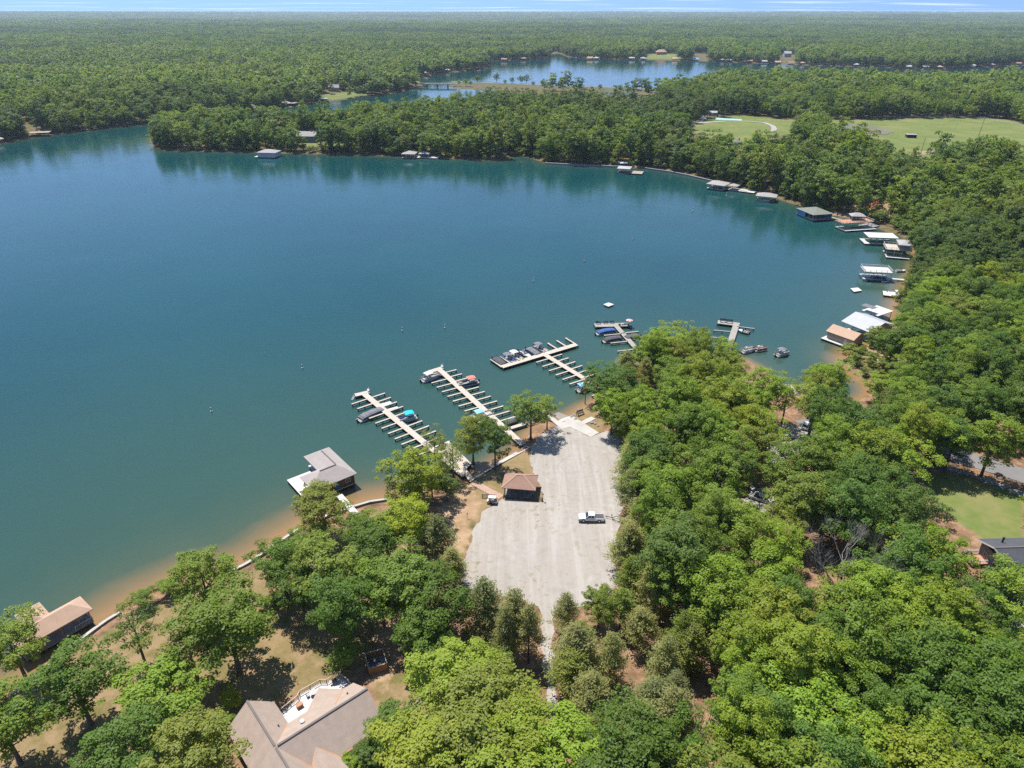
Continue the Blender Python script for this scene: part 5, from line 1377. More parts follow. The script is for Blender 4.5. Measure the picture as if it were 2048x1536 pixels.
def runabout(label, stern, bow, hull='gelcoat_white', cover=None, top=None, tmat='canvas_blue', seats='seat_cream', B=2.2, stripe='gelcoat_navy', motor=True, name='runabout_boat'):
    A, rz, L = seg(stern, bow, .5)
    r = thing(name, label, 'boat', (A.x, A.y, 0), rz)
    prof = [(0, .46, .72), (.25, .5, .74), (.55, .5, .78), (.78, .40, .84), (.92, .20, .90), (1.0, .02, .93)]
    rings = [[(L * t, -B * hw, zt), (L * t, -B * hw * .86, .28 + .25 * max(0, t - .7)), (L * t, 0, -.12 + .5 * max(0, t - .6)), (L * t, B * hw * .86, .28 + .25 * max(0, t - .7)), (L * t, B * hw, zt)] for t, hw, zt in prof]
    m_ = MB(); m_.loft(rings, False, False); m_.add(rings[0], [(0, 1, 2, 3, 4)]); h = m_.build('hull', hull, r)
    m_ = MB()
    for y in (-1, 1):
        for i in range(len(prof) - 1): m_.beam((L * prof[i][0], y * (B * prof[i][1] + .012), prof[i][2] - .1), (L * prof[i + 1][0], y * (B * prof[i + 1][1] + .012), prof[i + 1][2] - .1), .035, .13)
    m_.build('stripe', stripe, h)
    if cover:
        q = [[(L * t, -B * hw - .02, zt + .02), (L * t, -B * hw * .5, zt + hh), (L * t, B * hw * .5, zt + hh), (L * t, B * hw + .02, zt + .02)] for (t, hw, zt), hh in zip(prof, (.1, .28, .42, .3, .12, .05))]
        MB().loft(q).build('cover', cover, r)
    else:
        m_ = MB(); pr = [p for p in prof if p[0] >= .55]
        m_.loft([[(L * t, -B * hw + .02, zt + .01), (L * t, 0, zt + .06), (L * t, B * hw - .02, zt + .01)] for t, hw, zt in pr], False, False)
        m_.build('foredeck', 'gelcoat_white', r)
        MB().box(.1, L * .56, -B * .44, B * .44, .3, .36).build('cockpit_floor', 'carpet', r)
        for x in (L * .12, L * .36):
            for y in (-.5, .5): MB().rbox(x, x + .5, y - .28, y + .28, .36, .75, .07).rbox(x - .12, x + .02, y - .28, y + .28, .6, 1.12, .05).build('seat', seats, r)
        MB().beam((L * .56, -B * .42, .98), (L * .6, 0, 1.08), .04, .34).beam((L * .56, B * .42, .98), (L * .6, 0, 1.08), .04, .34).build('windscreen', 'glass_dark', r)
    if top:
        x0, x1 = L * .15, L * .58; zt = 2.35
        m_ = MB(); g_ = [[(x, y, zt + .14 * (1 - (2 * (x - x0) / (x1 - x0) - 1) ** 2) - .12 * y * y) for y in (-1.05, -.5, 0, .5, 1.05)] for x in np.linspace(x0, x1, 5)]
        m_.loft(g_, False, False); m_.loft([[(p[0], p[1], p[2] - .04) for p in q[::-1]] for q in g_], False, False); c = m_.build('bimini_top', tmat, r)
        m2 = MB()
        for y in (-1.0, 1.0): m2.beam((x0 + .1, y, zt - .16), (L * .36, y, .78), .045).beam((x1 - .1, y, zt - .16), (L * .36, y, .78), .045)
        m2.build('bimini_frame', 'aluminium', c)
    if motor: outboard(r, .02, .35)
    return r

pontoon('pontoon boat under a grey canvas cover at the first finger pier', (715.5, 841.5), (765, 818.5), None, cover='canvas_grey')
pontoon('pontoon boat with a bright teal bimini top', (834, 832.5), (796.5, 841), 'bimini', 'canvas_teal', seats='seat_blue', tpos=.42)
pontoon('white pontoon boat with a cream bimini at the head of the walkway pier', (842, 762), (880, 748), 'bimini', 'canvas_white', panel='gelcoat_white', tpos=.4)
pontoon('pontoon boat with a salmon red bimini top', (957, 762), (915, 771), 'bimini', 'canvas_red', panel='gelcoat_navy', seats='seat_cream', tpos=.36)
pontoon('pontoon boat with a pale blue bimini top half hidden by the walkway trees', (942, 838), (986, 826), 'bimini', 'canvas_skyblue', seats='seat_cream', tpos=.38)
runabout('small boat under a charcoal cover moored beside the point tree', (1010, 847), (1038, 838), cover='canvas_charcoal')
pontoon('dark covered boat with a ski tower in the end berth of the T pier', (985, 716.5), (1008, 731), 'tower', cover='canvas_charcoal')
pontoon('pontoon boat with blue seats and a taupe bimini on the T pier', (1004, 711.5), (1028, 726), 'bimini', 'canvas_grey', seats='canvas_blue', tpos=.45)
pontoon('pontoon boat with a long white canopy on the T pier', (1018, 707), (1043, 722), 'bimini', 'canvas_white', panel='gelcoat_white', tpos=.4)
runabout('runabout with a round navy cockpit cover on the T pier', (1037, 701.5), (1062, 716), cover=None, top=None, seats='canvas_blue', stripe='gelcoat_red')
pontoon('pontoon boat under a plain grey cover on the T pier', (1052, 697), (1077, 711), None, cover='canvas_grey')
pontoon('pontoon boat with a grey bimini beside the stem of the T pier', (1067, 692), (1093, 705.5), 'bimini', 'canvas_grey', seats='seat_cream', tpos=.36)
pontoon('white pontoon boat with a slate blue bimini by the T pier shore end', (1153, 782), (1181, 774), 'bimini', 'canvas_skyblue', panel='gelcoat_white', tpos=.4)
pontoon('pontoon boat under a bright blue full cover at the grey pier', (1191, 668), (1229, 660), None, cover='canvas_blue')
pontoon('pontoon boat under a black cover at the grey pier', (1204.5, 683), (1242, 675.5), None, cover='canvas_charcoal')
pontoon('covered boat on the shoreward side of the grey pier', (1281, 671.5), (1250, 677), None, cover='canvas_charcoal', panel='gelcoat_white')
runabout('white runabout with a dark cockpit lying at the L-shaped pier', (1498, 666), (1476.5, 660.5), seats='seat_cream', stripe='gelcoat_navy')
pontoon('white pontoon boat with cream seats moored in the cove beyond the trees', (1482, 704), (1508, 697), None, panel='gelcoat_white')
pontoon('white pontoon boat with red trim beside the cream seated one in the cove', (1507, 700), (1531, 696), None, panel='gelcoat_red')
pontoon('pontoon boat with a wide charcoal canopy in the cove', (1551, 711), (1574, 704), 'bimini', 'canvas_grey', panel='gelcoat_white', tpos=.5)
pontoon('covered pontoon under the roof of the arched sun deck boathouse', (1738, 557), (1772, 559), None, cover='canvas_blue')
runabout('white dinghy floating in the shallows near the arched boathouse', (1792, 541.5), (1811, 541.5), motor=False, name='dinghy')
runabout('white boat hauled on the low white dock', (1775, 585), (1797, 582), cover=None)
pontoon('dark pontoon boat under the far boat lift roof', (1236, 345.5), (1256, 346), None, cover='canvas_charcoal')
pontoon('boat stored under the hip roof of the far dark boathouse', (1514, 400), (1540, 402.5), None, panel='gelcoat_white')
def jetski(label, a, b, mat='gelcoat_white'):
    A, rz, L = seg(a, b, .4); r = thing('jet_ski', label, 'jet ski', (A.x, A.y, 0), rz)
    k = 3.0; pr = [(0, .45, .5), (.3, .55, .55), (.65, .5, .62), (.9, .25, .66), (1, .04, .66)]
    MB().loft([[(k * t, -w, z), (k * t, 0, -.1 + .4 * max(0, t - .6)), (k * t, w, z)] for t, w, z in pr], True).build('hull', mat, r)
    MB().rbox(.4, 1.7, -.2, .2, .5, .95, .08).build('seat', 'dark_plastic', r); MB().rbox(1.6, 2.4, -.25, .25, .55, 1.05, .12).build('hood', 'gelcoat_navy', r); MB().beam((1.75, -.4, 1.15), (1.75, .4, 1.15), .06).beam((1.85, 0, .95), (1.75, 0, 1.15), .08).build('handlebar', 'dark_plastic', r)
jetski('jet ski tied beside the arched sun deck boathouse', (1763, 563.5), (1783, 564)); jetski('jet ski beside the lower deck of the gazebo boathouse', (1714, 460.5), (1732, 459))
for k, (a, b, lab) in enumerate((((758, 811.5), (783, 804.5), 'white drive on float berth in the outer slip of the first finger pier'), ((772, 822), (797, 815), 'white drive on float berth in the second slip of the first finger pier'))):
    A, rz, L = seg(a, b, .4); r = thing('float_berth', lab, 'float', (A.x, A.y, 0), rz)
    for i in range(6): MB().rbox(i * L / 6 + .01, (i + 1) * L / 6 - .01, -.95, -.03, -.2, .42, .06).rbox(i * L / 6 + .01, (i + 1) * L / 6 - .01, .03, .95, -.2, .42, .06).build('float_module', 'canvas_white', r)
# things on the grey pier head
um = thing('beach_umbrella', 'red and cream striped beach umbrella on the grey pier head', 'umbrella', tuple(px(1258, 650, .96)), 0)
m_ = MB(); n = 10
for k in range(n):
    m_.mat(k % 2); a0, a1 = 2 * math.pi * k / n, 2 * math.pi * (k + 1) / n
    m_.add([(0, 0, 2.5), (1.3 * math.cos(a0), 1.3 * math.sin(a0), 1.95), (1.3 * math.cos(a1), 1.3 * math.sin(a1), 1.95), (0, 0, 2.46)], [(0, 1, 2), (3, 2, 1)])
m_.build('canopy', ['canvas_red', 'canvas_white'], um); MB().tube([(0, 0, 0), (0, 0, 2.5)], .035, 6).build('pole', 'aluminium', um)
def kayak(label, p, rz, mat, L=3.0):
    r = thing('kayak', label, 'kayak', p, rz)
    MB().loft([[(L * t, -w, .28), (L * t, -w * .6, .05), (L * t, w * .6, .05), (L * t, w, .28), (L * t, 0, .34)] for t, w in ((0, .03), (.2, .26), (.5, .36), (.8, .26), (1, .03))]).build('hull', mat, r)
    MB().rbox(L * .38, L * .62, -.2, .2, .3, .37, .05).build('cockpit', 'dark_plastic', r)
kayak('green kayak lying on the grey pier head', px(1243, 650, .97), R(12), 'shingle_green'); kayak('blue kayak lying on the grey pier head beside the umbrella', px(1248, 648, .97), R(8), 'canvas_blue')
tub = thing('planter_tub', 'round dark planter tub on the grey pier head', 'planter', tuple(px(1239, 650.5, .96))); MB().tube([(0, 0, 0), (0, 0, .55)], [.4, .5], 12).build('tub', 'dark_timber', tub); MB().tube([(0, 0, .5), (0, 0, .75)], [.4, .15], 8).build('plant', 'shingle_green', tub)
fl = thing('dock_flag', 'small red flag on a pole at the corner of the grey pier', 'flag', tuple(px(1191, 651.5, .96))); MB().tube([(0, 0, 0), (0, 0, 2.0)], .03, 6).build('pole', 'aluminium', fl); MB().box(0.03, .75, -.012, .012, 1.45, 1.95).build('flag', 'cloth_red', fl)

# ------------------------------------------------------------------ vehicles
def wheels(r, xs, ys, rad, w):
    for x in xs:
        for y in ys:
            t_ = MB().disc_wheel((x, y, rad), rad, w, 18).build('wheel', 'black_rubber', r)
            s = 1 if y > 0 else -1
            MB().tube([(x, y + s * w * .3, rad), (x, y + s * w * .52, rad)], [rad * .62, rad * .55], 14).build('rim', 'aluminium', t_)
def pickup(label, front, rear, y=None):
    A = ground(*rear); B = ground(*front); d = B - A; rz = math.atan2(d.y, d.x); L = 5.85
    r = thing('pickup_truck', label, 'pickup truck', (A.x, A.y, A.z + .08), rz)
    W = .98
    def ring(x, pts): return [(x, y_, z_) for y_, z_ in pts]
    # lower body: side section swept from tail to nose
    def sec(hw, zb, zs, zt): return [(-hw * .93, zb), (-hw, zb + .18), (-hw, zs - .06), (-hw * .95, zt), (hw * .95, zt), (hw, zs - .06), (hw, zb + .18), (hw * .93, zb)]
    m_ = MB(); m_.loft([ring(0.05, sec(W * .96, .5, 1.0, 1.06)), ring(.25, sec(W, .42, 1.06, 1.1)), ring(2.1, sec(W, .40, 1.08, 1.12)), ring(4.0, sec(W, .40, 1.06, 1.12)), ring(4.6, sec(W, .42, 1.02, 1.10)), ring(5.45, sec(W * .98, .45, .94, 1.03)), ring(5.78, sec(W * .9, .5, .86, .94))])
    m_.build('body', 'car_white', r)
    # cab with raked windscreen
    def cs(hw, z): return z, hw
    m_ = MB(); rg = []
    for x, z, hw in ((2.12, 1.11, .93), (2.22, 1.72, .80), (2.45, 1.86, .76), (3.35, 1.86, .76), (3.6, 1.80, .77), (4.28, 1.12, .92)):
        rg.append([(x, -.93 if z < 1.2 else -hw - .02, 1.10), (x, -hw, z), (x, hw, z), (x, .93 if z < 1.2 else hw + .02, 1.10)])
    cabm = MB().add([(2.1, -.93, 1.1), (4.3, -.93, 1.1), (3.55, -.76, 1.82), (3.35, -.75, 1.87), (2.4, -.75, 1.87), (2.2, -.78, 1.75), (2.1, .93, 1.1), (4.3, .93, 1.1), (3.55, .76, 1.82), (3.35, .75, 1.87), (2.4, .75, 1.87), (2.2, .78, 1.75)],
        [(0, 1, 2, 3, 4, 5), (11, 10, 9, 8, 7, 6), (1, 7, 8, 2), (2, 8, 9, 3), (3, 9, 10, 4), (4, 10, 11, 5), (5, 11, 6, 0)])
    cab = cabm.build('cab', 'car_white', r)
    ws = MB().add([(4.26, -.84, 1.15), (4.26, .84, 1.15), (3.62, .70, 1.79), (3.62, -.70, 1.79)], [(0, 1, 2, 3)])
    ws.v = [(x + .025, y_, z + .02) for x, y_, z in ws.v]; ws.build('windscreen', 'glass_dark', cab)
    MB().add([(2.10, -.8, 1.2), (2.10, .8, 1.2), (2.17, .72, 1.70), (2.17, -.72, 1.70)], [(3, 2, 1, 0)]).build('rear_window', 'glass_dark', cab)
    for s in (-1, 1):
        for (x0, x1, x2, x3) in ((3.08, 4.0, 3.50, 3.08), (2.36, 2.98, 2.98, 2.40)):
            def yy(z): return s * (.935 - (z - 1.1) / .72 * .17)
            f = [(x0, yy(1.2), 1.2), (x1, yy(1.2), 1.2), (x2, yy(1.74), 1.74), (x3, yy(1.74), 1.74)]
            MB().add(f, [(0, 1, 2, 3) if s < 0 else (3, 2, 1, 0)]).build('side_window', 'glass_dark', cab)
        dm = MB().box(2.35, 3.98, s * W - .006 if s > 0 else s * W - .006, s * W + .006, .58, 1.0).build('door', 'car_silver', r)
        MB().box(2.5, 2.7, s * W + (.006 if s > 0 else -.03), s * W + (.03 if s > 0 else -.006), .9, .94).build('handle', 'dark_plastic', dm)
        MB().rbox(3.95, 4.15, s * 1.02 - .11, s * 1.02 + .11, 1.1, 1.3, .03).build('mirror', 'dark_plastic', r)
        MB().box(5.66, 5.80, s * .68 - .16, s * .68 + .16, .72, .9).build('headlight', 'lamp_clear', r)
        MB().box(.0, .07, s * .84 - .08, s * .84 + .08, .7, 1.02).build('tail_light', 'lamp_red', r)
    MB().rbox(.12, 2.02, -.84, .84, 1.1, 1.16, .03).build('bed_cover', 'canvas_charcoal', r)
    MB().rbox(5.72, 5.95, -.9, .9, .42, .68, .05).build('bumper', 'car_silver', r); MB().rbox(-.12, .06, -.88, .88, .45, .66, .04).build('bumper', 'car_silver', r)
    MB().box(5.765, 5.80, -.45, .45, .66, .86).build('grille', 'dark_plastic', r)
    m_ = MB()
    for x in (1.15, 4.75):
        for s in (-1, 1): m_.tube([(x, s * (W - .16), .42), (x, s * (W + .012), .42)], [.47, .47], 18)
    m_.build('wheel_arch', 'dark_plastic', r)
    wheels(r, (1.15, 4.75), (-.86, .86), .39, .28)
    return r
pickup('white extended cab pickup with a dark bed cover parked on the gravel lot', (1157.5, 1041), (1208, 1041))
# boat trailer behind it
A = ground(1209.5, 1036); B = ground(1262, 1046); d = B - A; rz = math.atan2(d.y, d.x)
tr = thing('boat_trailer', 'empty dark boat trailer hitched behind the white pickup', 'trailer', (A.x, A.y, A.z + .08), rz)
MB().beam((0, 0, .5), (1.8, 0, .5), .1, .12).beam((1.6, 0, .5), (2.6, -.8, .52), .1, .12).beam((1.6, 0, .5), (2.6, .8, .52), .1, .12).beam((2.6, -.8, .52), (6.2, -.8, .52), .1, .12).beam((2.6, .8, .52), (6.2, .8, .52), .1, .12).beam((3.5, -.9, .48), (3.5, .9, .48), .1, .1).beam((5.8, -.9, .48), (5.8, .9, .48), .1, .1).build('frame', 'dark_timber', tr)
for s in (-1, 1): MB().beam((2.8, s * .45, .72), (6.1, s * .45, .72), .14, .08).build('bunk', 'carpet', tr); MB().rbox(3.9, 4.9, s * 1.02 - .14, s * 1.02 + .14, .62, .72, .04).build('fender', 'dark_plastic', tr)
MB().beam((1.5, 0, .55), (1.6, 0, 1.3), .1).box(1.45, 1.75, -.12, .12, 1.2, 1.4).build('winch_post', 'steel_grey', tr)
MB().tube([(.4, .15, 0), (.4, .15, .7)], .04, 6).build('jack_stand', 'steel_grey', tr)
wheels(tr, (4.4,), (-1.0, 1.0), .33, .2)
# golf cart
A = ground(974, 1006); B = ground(993.5, 1007); d = B - A; rz = math.atan2(d.y, d.x)
gc = thing('golf_cart', 'white roofed golf cart parked at the paver path by the pavilion', 'golf cart', (A.x, A.y, A.z + .06), rz)
MB().rbox(.05, 2.5, -.56, .56, .28, .42, .04).build('floor', 'dark_plastic', gc)
MB().add([(.0, -.52, .3), (.0, .52, .3), (.0, .48, .75), (.0, -.48, .75), (.55, -.52, .42), (.55, .52, .42), (.4, .5, .95), (.4, -.5, .95)], [(3, 2, 1, 0), (4, 5, 6, 7), (0, 1, 5, 4), (2, 3, 7, 6), (1, 2, 6, 5), (3, 0, 4, 7)]).build('front_cowl', 'gelcoat_white', gc)
MB().rbox(1.2, 1.75, -.54, .54, .42, .78, .06).build('seat', 'seat_cream', gc); MB().rbox(1.68, 1.82, -.54, .54, .8, 1.2, .05).build('backrest', 'seat_cream', gc)
MB().rbox(1.83, 2.55, -.55, .55, .42, .80, .06).build('rear_body', 'gelcoat_white', gc)
MB().rbox(1.9, 2.45, -.4, .4, .80, 1.05, .08).build('rear_cushion', 'cloth_pink', gc)
MB().rbox(.35, 2.15, -.6, .6, 1.84, 1.93, .05).build('roof', 'canvas_white', gc)
for x, x2 in ((.5, .55), (1.9, 1.85)):
    for y in (-.52, .52): MB().tube([(x, y, .7), (x2, y, 1.85)], .025, 6).build('roof_post', 'dark_plastic', gc)
MB().tube([(.6, -.25, .6), (.85, -.25, 1.05)], .025, 6).tube([(.82, -.25, 1.04), (.86, -.25, 1.07)], .18, 12).build('steering_wheel', 'dark_plastic', gc)
wheels(gc, (.35, 2.15), (-.5, .5), .24, .2)
# cars and boats half hidden under the trees by the cove road
def car(label, p, rz, mat='car_dark', L=4.5):
    r = thing('parked_car', label, 'car', (p.x, p.y, p.z + .1), rz)
    m_ = MB(); m_.loft([[(x, -w, .3), (x, -w, zt - .12), (x, -w * .9, zt), (x, w * .9, zt), (x, w, zt - .12), (x, w, .3)] for x, w, zt in ((0, .8, .8), (.2, .88, .92), (1.0, .9, .95), (3.2, .9, .92), (4.2, .86, .8), (4.5, .72, .65))]); m_.build('body', mat, r)
    m_ = MB(); m_.loft([[(x, -w, .9), (x + .0, -w * k, z), (x, w * k, z), (x, w, .9)] for x, w, z, k in ((.35, .82, .93, .95), (.9, .82, 1.4, .82), (2.2, .82, 1.44, .82), (3.2, .82, .93, .95))]); c = m_.build('cabin', 'glass_dark', r)
    MB().rbox(.95, 2.25, -.64, .64, 1.40, 1.47, .03).build('roof', mat, c)
    wheels(r, (.85, 3.65), (-.78, .78), .32, .22)
    return r
for x, y, rz_, m_, lab in ((1478, 994, 40, 'gelcoat_red', 'dark red car parked in the gap between the tall trunks'), (1512, 992, 120, 'car_white', 'white car parked in the gap between the tall trunks'), (1535, 1005, 150, 'car_silver', 'silver car half under the trees near the tall trunks'),
        (1608, 862, 60, 'car_white', 'white car in the gravel yard by the cove'), (1560, 880, 20, 'car_silver', 'silver car in the gravel yard by the cove')):
    car(lab, ground(x, y), R(rz_), m_)
runabout('white boat on blocks in the gravel yard', (1640, 842), (1665, 838), motor=True, name='stored_boat').location.z = hgt(*ground(1650, 842)[:2]) + .35
car('white van crossing the causeway', px(1050, 171, 4.4), R(-14), 'car_white')
# small tables and benches in the cove landing
pt_ = thing('picnic_table', 'dark picnic table on the concrete landing stage in the cove', 'picnic table', tuple(px(1572, 776, .81)), R(10))
MB().box(-1.2, 1.2, -.5, .5, .7, .76).build('table_top', 'dark_timber', pt_); MB().box(-1.2, 1.2, -1.0, -.7, .4, .46).box(-1.2, 1.2, .7, 1.0, .4, .46).build('bench_board', 'dark_timber', pt_); MB().beam((-.8, -.8, 0), (-.8, 0, .7), .1).beam((-.8, .8, 0), (-.8, 0, .7), .1).beam((.8, -.8, 0), (.8, 0, .7), .1).beam((.8, .8, 0), (.8, 0, .7), .1).build('leg_frame', 'dark_timber', pt_)
# ------------------------------------------------------------------ trees
def leaf_material(name, instanced):
    m = NT(name)
    oi = m.n('ShaderNodeObjectInfo')
    geo = m.n('ShaderNodeNewGeometry')
    n1 = m.noise(geo.outputs['Position'], 0.55, 3, 0.6)
    n2 = m.noise(geo.outputs['Position'], 3.2, 2, 0.6)
    if instanced:
        base = m.ramp(oi.outputs['Random'], [(0.0, (0.075, 0.130, 0.020)), (0.2, (0.155, 0.225, 0.028)), (0.45, (0.105, 0.170, 0.027)), (0.7, (0.220, 0.278, 0.032)), (0.85, (0.160, 0.178, 0.040)), (1.0, (0.255, 0.300, 0.034))])
        base = base.outputs[0]
        vm = m.n('ShaderNodeVectorMath', operation='MULTIPLY'); vm.inputs[1].default_value = (0.0011, 0.0019, 0)
        m.l(oi.outputs['Location'], vm.inputs[0])
        st = m.noise(vm.outputs[0], 1.0, 3, 0.55)
        vm2 = m.n('ShaderNodeVectorMath', operation='MULTIPLY'); vm2.inputs[1].default_value = (0.012, 0.012, 0)
        m.l(oi.outputs['Location'], vm2.inputs[0])
        pt = m.noise(vm2.outputs[0], 1.0, 3, 0.6)
        base = m.mix(m.ramp(pt.outputs[0], [(0.36, 0.55), (0.50, 0.0)]).outputs[0], base, (0.055, 0.10, 0.032))
        base = m.mix(m.ramp(pt.outputs[0], [(0.52, 0.0), (0.66, 0.5)]).outputs[0], base, (0.20, 0.25, 0.045))
        # stands of dark pine far off
        base = m.mix(m.math('MULTIPLY', m.ramp(st.outputs[0], [(0.53, 0.0), (0.58, 1.0)]).outputs[0], 0.55), base, (0.040, 0.066, 0.034))
    else: base = oi.outputs['Color']
    c = m.mix(m.ramp(n1.outputs[0], [(0.35, 0.0), (0.7, 0.45)]).outputs[0], base, m.mix(0.5, base, (0.16, 0.19, 0.035)))
    c = m.mix(m.math('MULTIPLY', n2.outputs[0], 0.45), c, m.mix(1.0, c, (0.5, 0.62, 0.5), 'MULTIPLY'))
    d = m.n('ShaderNodeBsdfPrincipled'); m.l(c, d.inputs['Base Color']); d.inputs['Roughness'].default_value = 0.55; d.inputs['Specular IOR Level'].default_value = 0.25
    t = m.n('ShaderNodeBsdfTranslucent'); m.l(m.mix(1.0, c, (1.25, 1.35, 0.55), 'MULTIPLY'), t.inputs[0])
    mx = m.n('ShaderNodeMixShader'); mx.inputs[0].default_value = 0.46
    m.l(d.outputs[0], mx.inputs[1]); m.l(t.outputs[0], mx.inputs[2]); m.l(mx.outputs[0], m.out.inputs[0])
    return m.m
leaf_material('leaves', False)
leaf_material('forest_leaves', True)

def leaf_quads(rs, C, N, S_, asp=0.62):
    n = len(C)
    N = N / np.maximum(1e-6, np.linalg.norm(N, axis=1))[:, None]
    T = rs.normal(size=(n, 3)); T -= (T * N).sum(1)[:, None] * N
    T /= np.maximum(1e-6, np.linalg.norm(T, axis=1))[:, None]
    B = np.cross(N, T)
    s = S_[:, None]
    V = np.stack([C - T * s, C - B * s * asp, C + T * s, C + B * s * asp], 1).reshape(-1, 3)
    Q = np.arange(4 * n).reshape(n, 4)
    return V, Q

def sphere_dirs(rs, n):
    d = rs.normal(size=(n, 3)); return d / np.linalg.norm(d, axis=1)[:, None]

def crown_puffs(rs, Rr, h, n, r0=0.22, r1=0.36, base=0.34):
    """centres and radii of the leaf clumps of one crown (unit tree: radius Rr, height h)"""
    zc, rz = h * (base + 1) / 2, h * (1 - base) / 2
    ph = rs.uniform(0, 6.28, 6); am = rs.uniform(0.06, 0.24, 3); zs = rs.uniform(-0.12, 0.16)
    out = []
    tries = 0
    while len(out) < n and tries < n * 60:
        tries += 1
        d = sphere_dirs(rs, 1)[0]
        if d[2] < -0.55 and rs.rand() < 0.7: continue
        a = math.atan2(d[1], d[0])
        lob = 1 + am[0] * math.sin(2 * a + ph[0]) + am[1] * math.sin(3 * a + ph[1] + 2 * d[2]) + am[2] * math.sin(5 * a + ph[2])
        f = rs.uniform(0.62, 0.95) if rs.rand() < 0.8 else rs.uniform(0.25, 0.6)
        taper = 1.0 if d[2] > -0.2 else 0.85
        c = np.array([d[0] * Rr * lob * f * taper, d[1] * Rr * lob * f * taper, zc + d[2] * rz * f])
        r = Rr * (rs.uniform(r0, r1) if rs.rand() < 0.7 else rs.uniform(r0 * 0.6, r0)) * (1.15 - 0.35 * f)
        c[0] += zs * Rr * (c[2] / h - 0.5) * 2
        if any(np.linalg.norm(c - q[0]) < 0.62 * (r + q[1]) for q in out): continue
        out.append((c, r))
    return out

def puff_leaves(rs, puffs, per, size, zc):
    Cs, Ns, Ss = [], [], []
    for c, r in puffs:
        k = int(per * (r / 1.3) ** 1.6)
        d = sphere_dirs(rs, k)
        d[:, 2] = np.where(d[:, 2] < -0.3, -d[:, 2], d[:, 2])
        rad = r * (rs.uniform(0.35, 1.12, k) ** 0.6)
        lump = 1 + 0.18 * np.sin(d[:, 0] * 7 + c[0] * 3) * np.cos(d[:, 1] * 6 + c[1] * 2)
        Cs.append(c + d * (rad * lump)[:, None] * np.array([1.1, 1.1, 0.8]))
        out = c - np.array([0, 0, zc]); out = out / max(1e-6, np.linalg.norm(out))
        Ns.append(d * 0.7 + out * 0.3 + np.array([-0.1, 0.12, 0.6]) + rs.normal(size=(k, 3)) * 0.5)
        Ss.append(size * rs.uniform(0.65, 1.35, k))
    return leaf_quads(rs, np.concatenate(Cs), np.concatenate(Ns), np.concatenate(Ss))

def wood_tree(rs, Rr, h, puffs, tr, limbs):
    mb = MB()
    bend = rs.uniform(-0.35, 0.35, 2)
    top = h * 0.78
    ax = [(bend[0] * (t ** 2), bend[1] * (t ** 2), -0.35 + (top + 0.35) * t) for t in np.linspace(0, 1, 6)]
    mb.tube(ax, [tr * 1.35, tr, tr * 0.85, tr * 0.65, tr * 0.4, tr * 0.12], 7)
    for c, r in puffs[:limbs]:
        z0 = min(max(h * 0.28, c[2] - 0.9 * math.hypot(c[0], c[1]) - h * 0.05), h * 0.62)
        t = (z0 + 0.35) / (top + 0.35)
        s = Vector((bend[0] * t * t, bend[1] * t * t, z0)); e = Vector(c)
        m1 = s.lerp(e, 0.5) + Vector((0, 0, -0.35))
        mb.tube([s, m1, e], [tr * 0.42, tr * 0.25, tr * 0.07], 5, False)
    return mb

def mesh_np(name, V, Q, mat):
    me = bpy.data.meshes.new(name)
    me.vertices.add(len(V)); me.loops.add(Q.size); me.polygons.add(len(Q))
    me.vertices.foreach_set('co', np.asarray(V, np.float32).ravel())
    me.loops.foreach_set('vertex_index', Q.ravel().astype(np.int32))
    k = Q.shape[1]
    me.polygons.foreach_set('loop_start', np.arange(0, Q.size, k, dtype=np.int32))
    me.polygons.foreach_set('loop_total', np.full(len(Q), k, np.int32))
    me.update(calc_edges=True)
    me.materials.append(MATS[mat])
    return me

UR, UH = 5.0, 16.0           # unit broadleaf tree
def broadleaf(seed, npf, per, size, r0=0.22, r1=0.36, base=0.34):
    rs = np.random.RandomState(seed)
    puffs = crown_puffs(rs, UR, UH, npf, r0, r1, base)
    V, Q = puff_leaves(rs, puffs, per, size, UH * 0.62)
    return V, Q, wood_tree(rs, UR, UH, puffs, 0.26, 9)

PR, PH = 3.2, 14.0           # unit pine
def pine(seed, nb, per, size, low=0.28, airy=1.0):
    rs = np.random.RandomState(seed)
    Cs, Ns, Ss = [], [], []
    mb = MB()
    mb.tube([(0, 0, -0.3), (0.05, 0.03, PH * 0.5), (0, 0.08, PH * 0.98)], [0.2, 0.14, 0.03], 7)
    for i in range(nb):
        t = (i + rs.rand()) / nb
        z = PH * (low + (0.97 - low) * t)
        L = PR * (1 - t) ** 0.62 * rs.uniform(0.6, 1.1) + 0.35
        a = i * 2.4 + rs.uniform(-0.5, 0.5)
        dirv = np.array([math.cos(a), math.sin(a), rs.uniform(0.02, 0.42)])
        p0 = np.array([0, 0, z]); p1 = p0 + dirv * L
        mb.tube([p0, p1], [0.05, 0.012], 4, False)
        k = int(per * L / 2)
        f = rs.uniform(0.3, 1.05, k)
        pos = p0 + dirv[None] * (L * f)[:, None] + rs.normal(size=(k, 3)) * np.array([0.30, 0.30, 0.20]) * (0.55 + 0.5 * L / PR) * airy
        Cs.append(pos); Ns.append(np.array([0, 0, 0.75]) + dirv[None] * 0.3 + rs.normal(size=(k, 3)) * 0.6); Ss.append(size * rs.uniform(0.7, 1.4, k))
    V, Q = leaf_quads(rs, np.concatenate(Cs), np.concatenate(Ns), np.concatenate(Ss), 0.34)
    return V, Q, mb

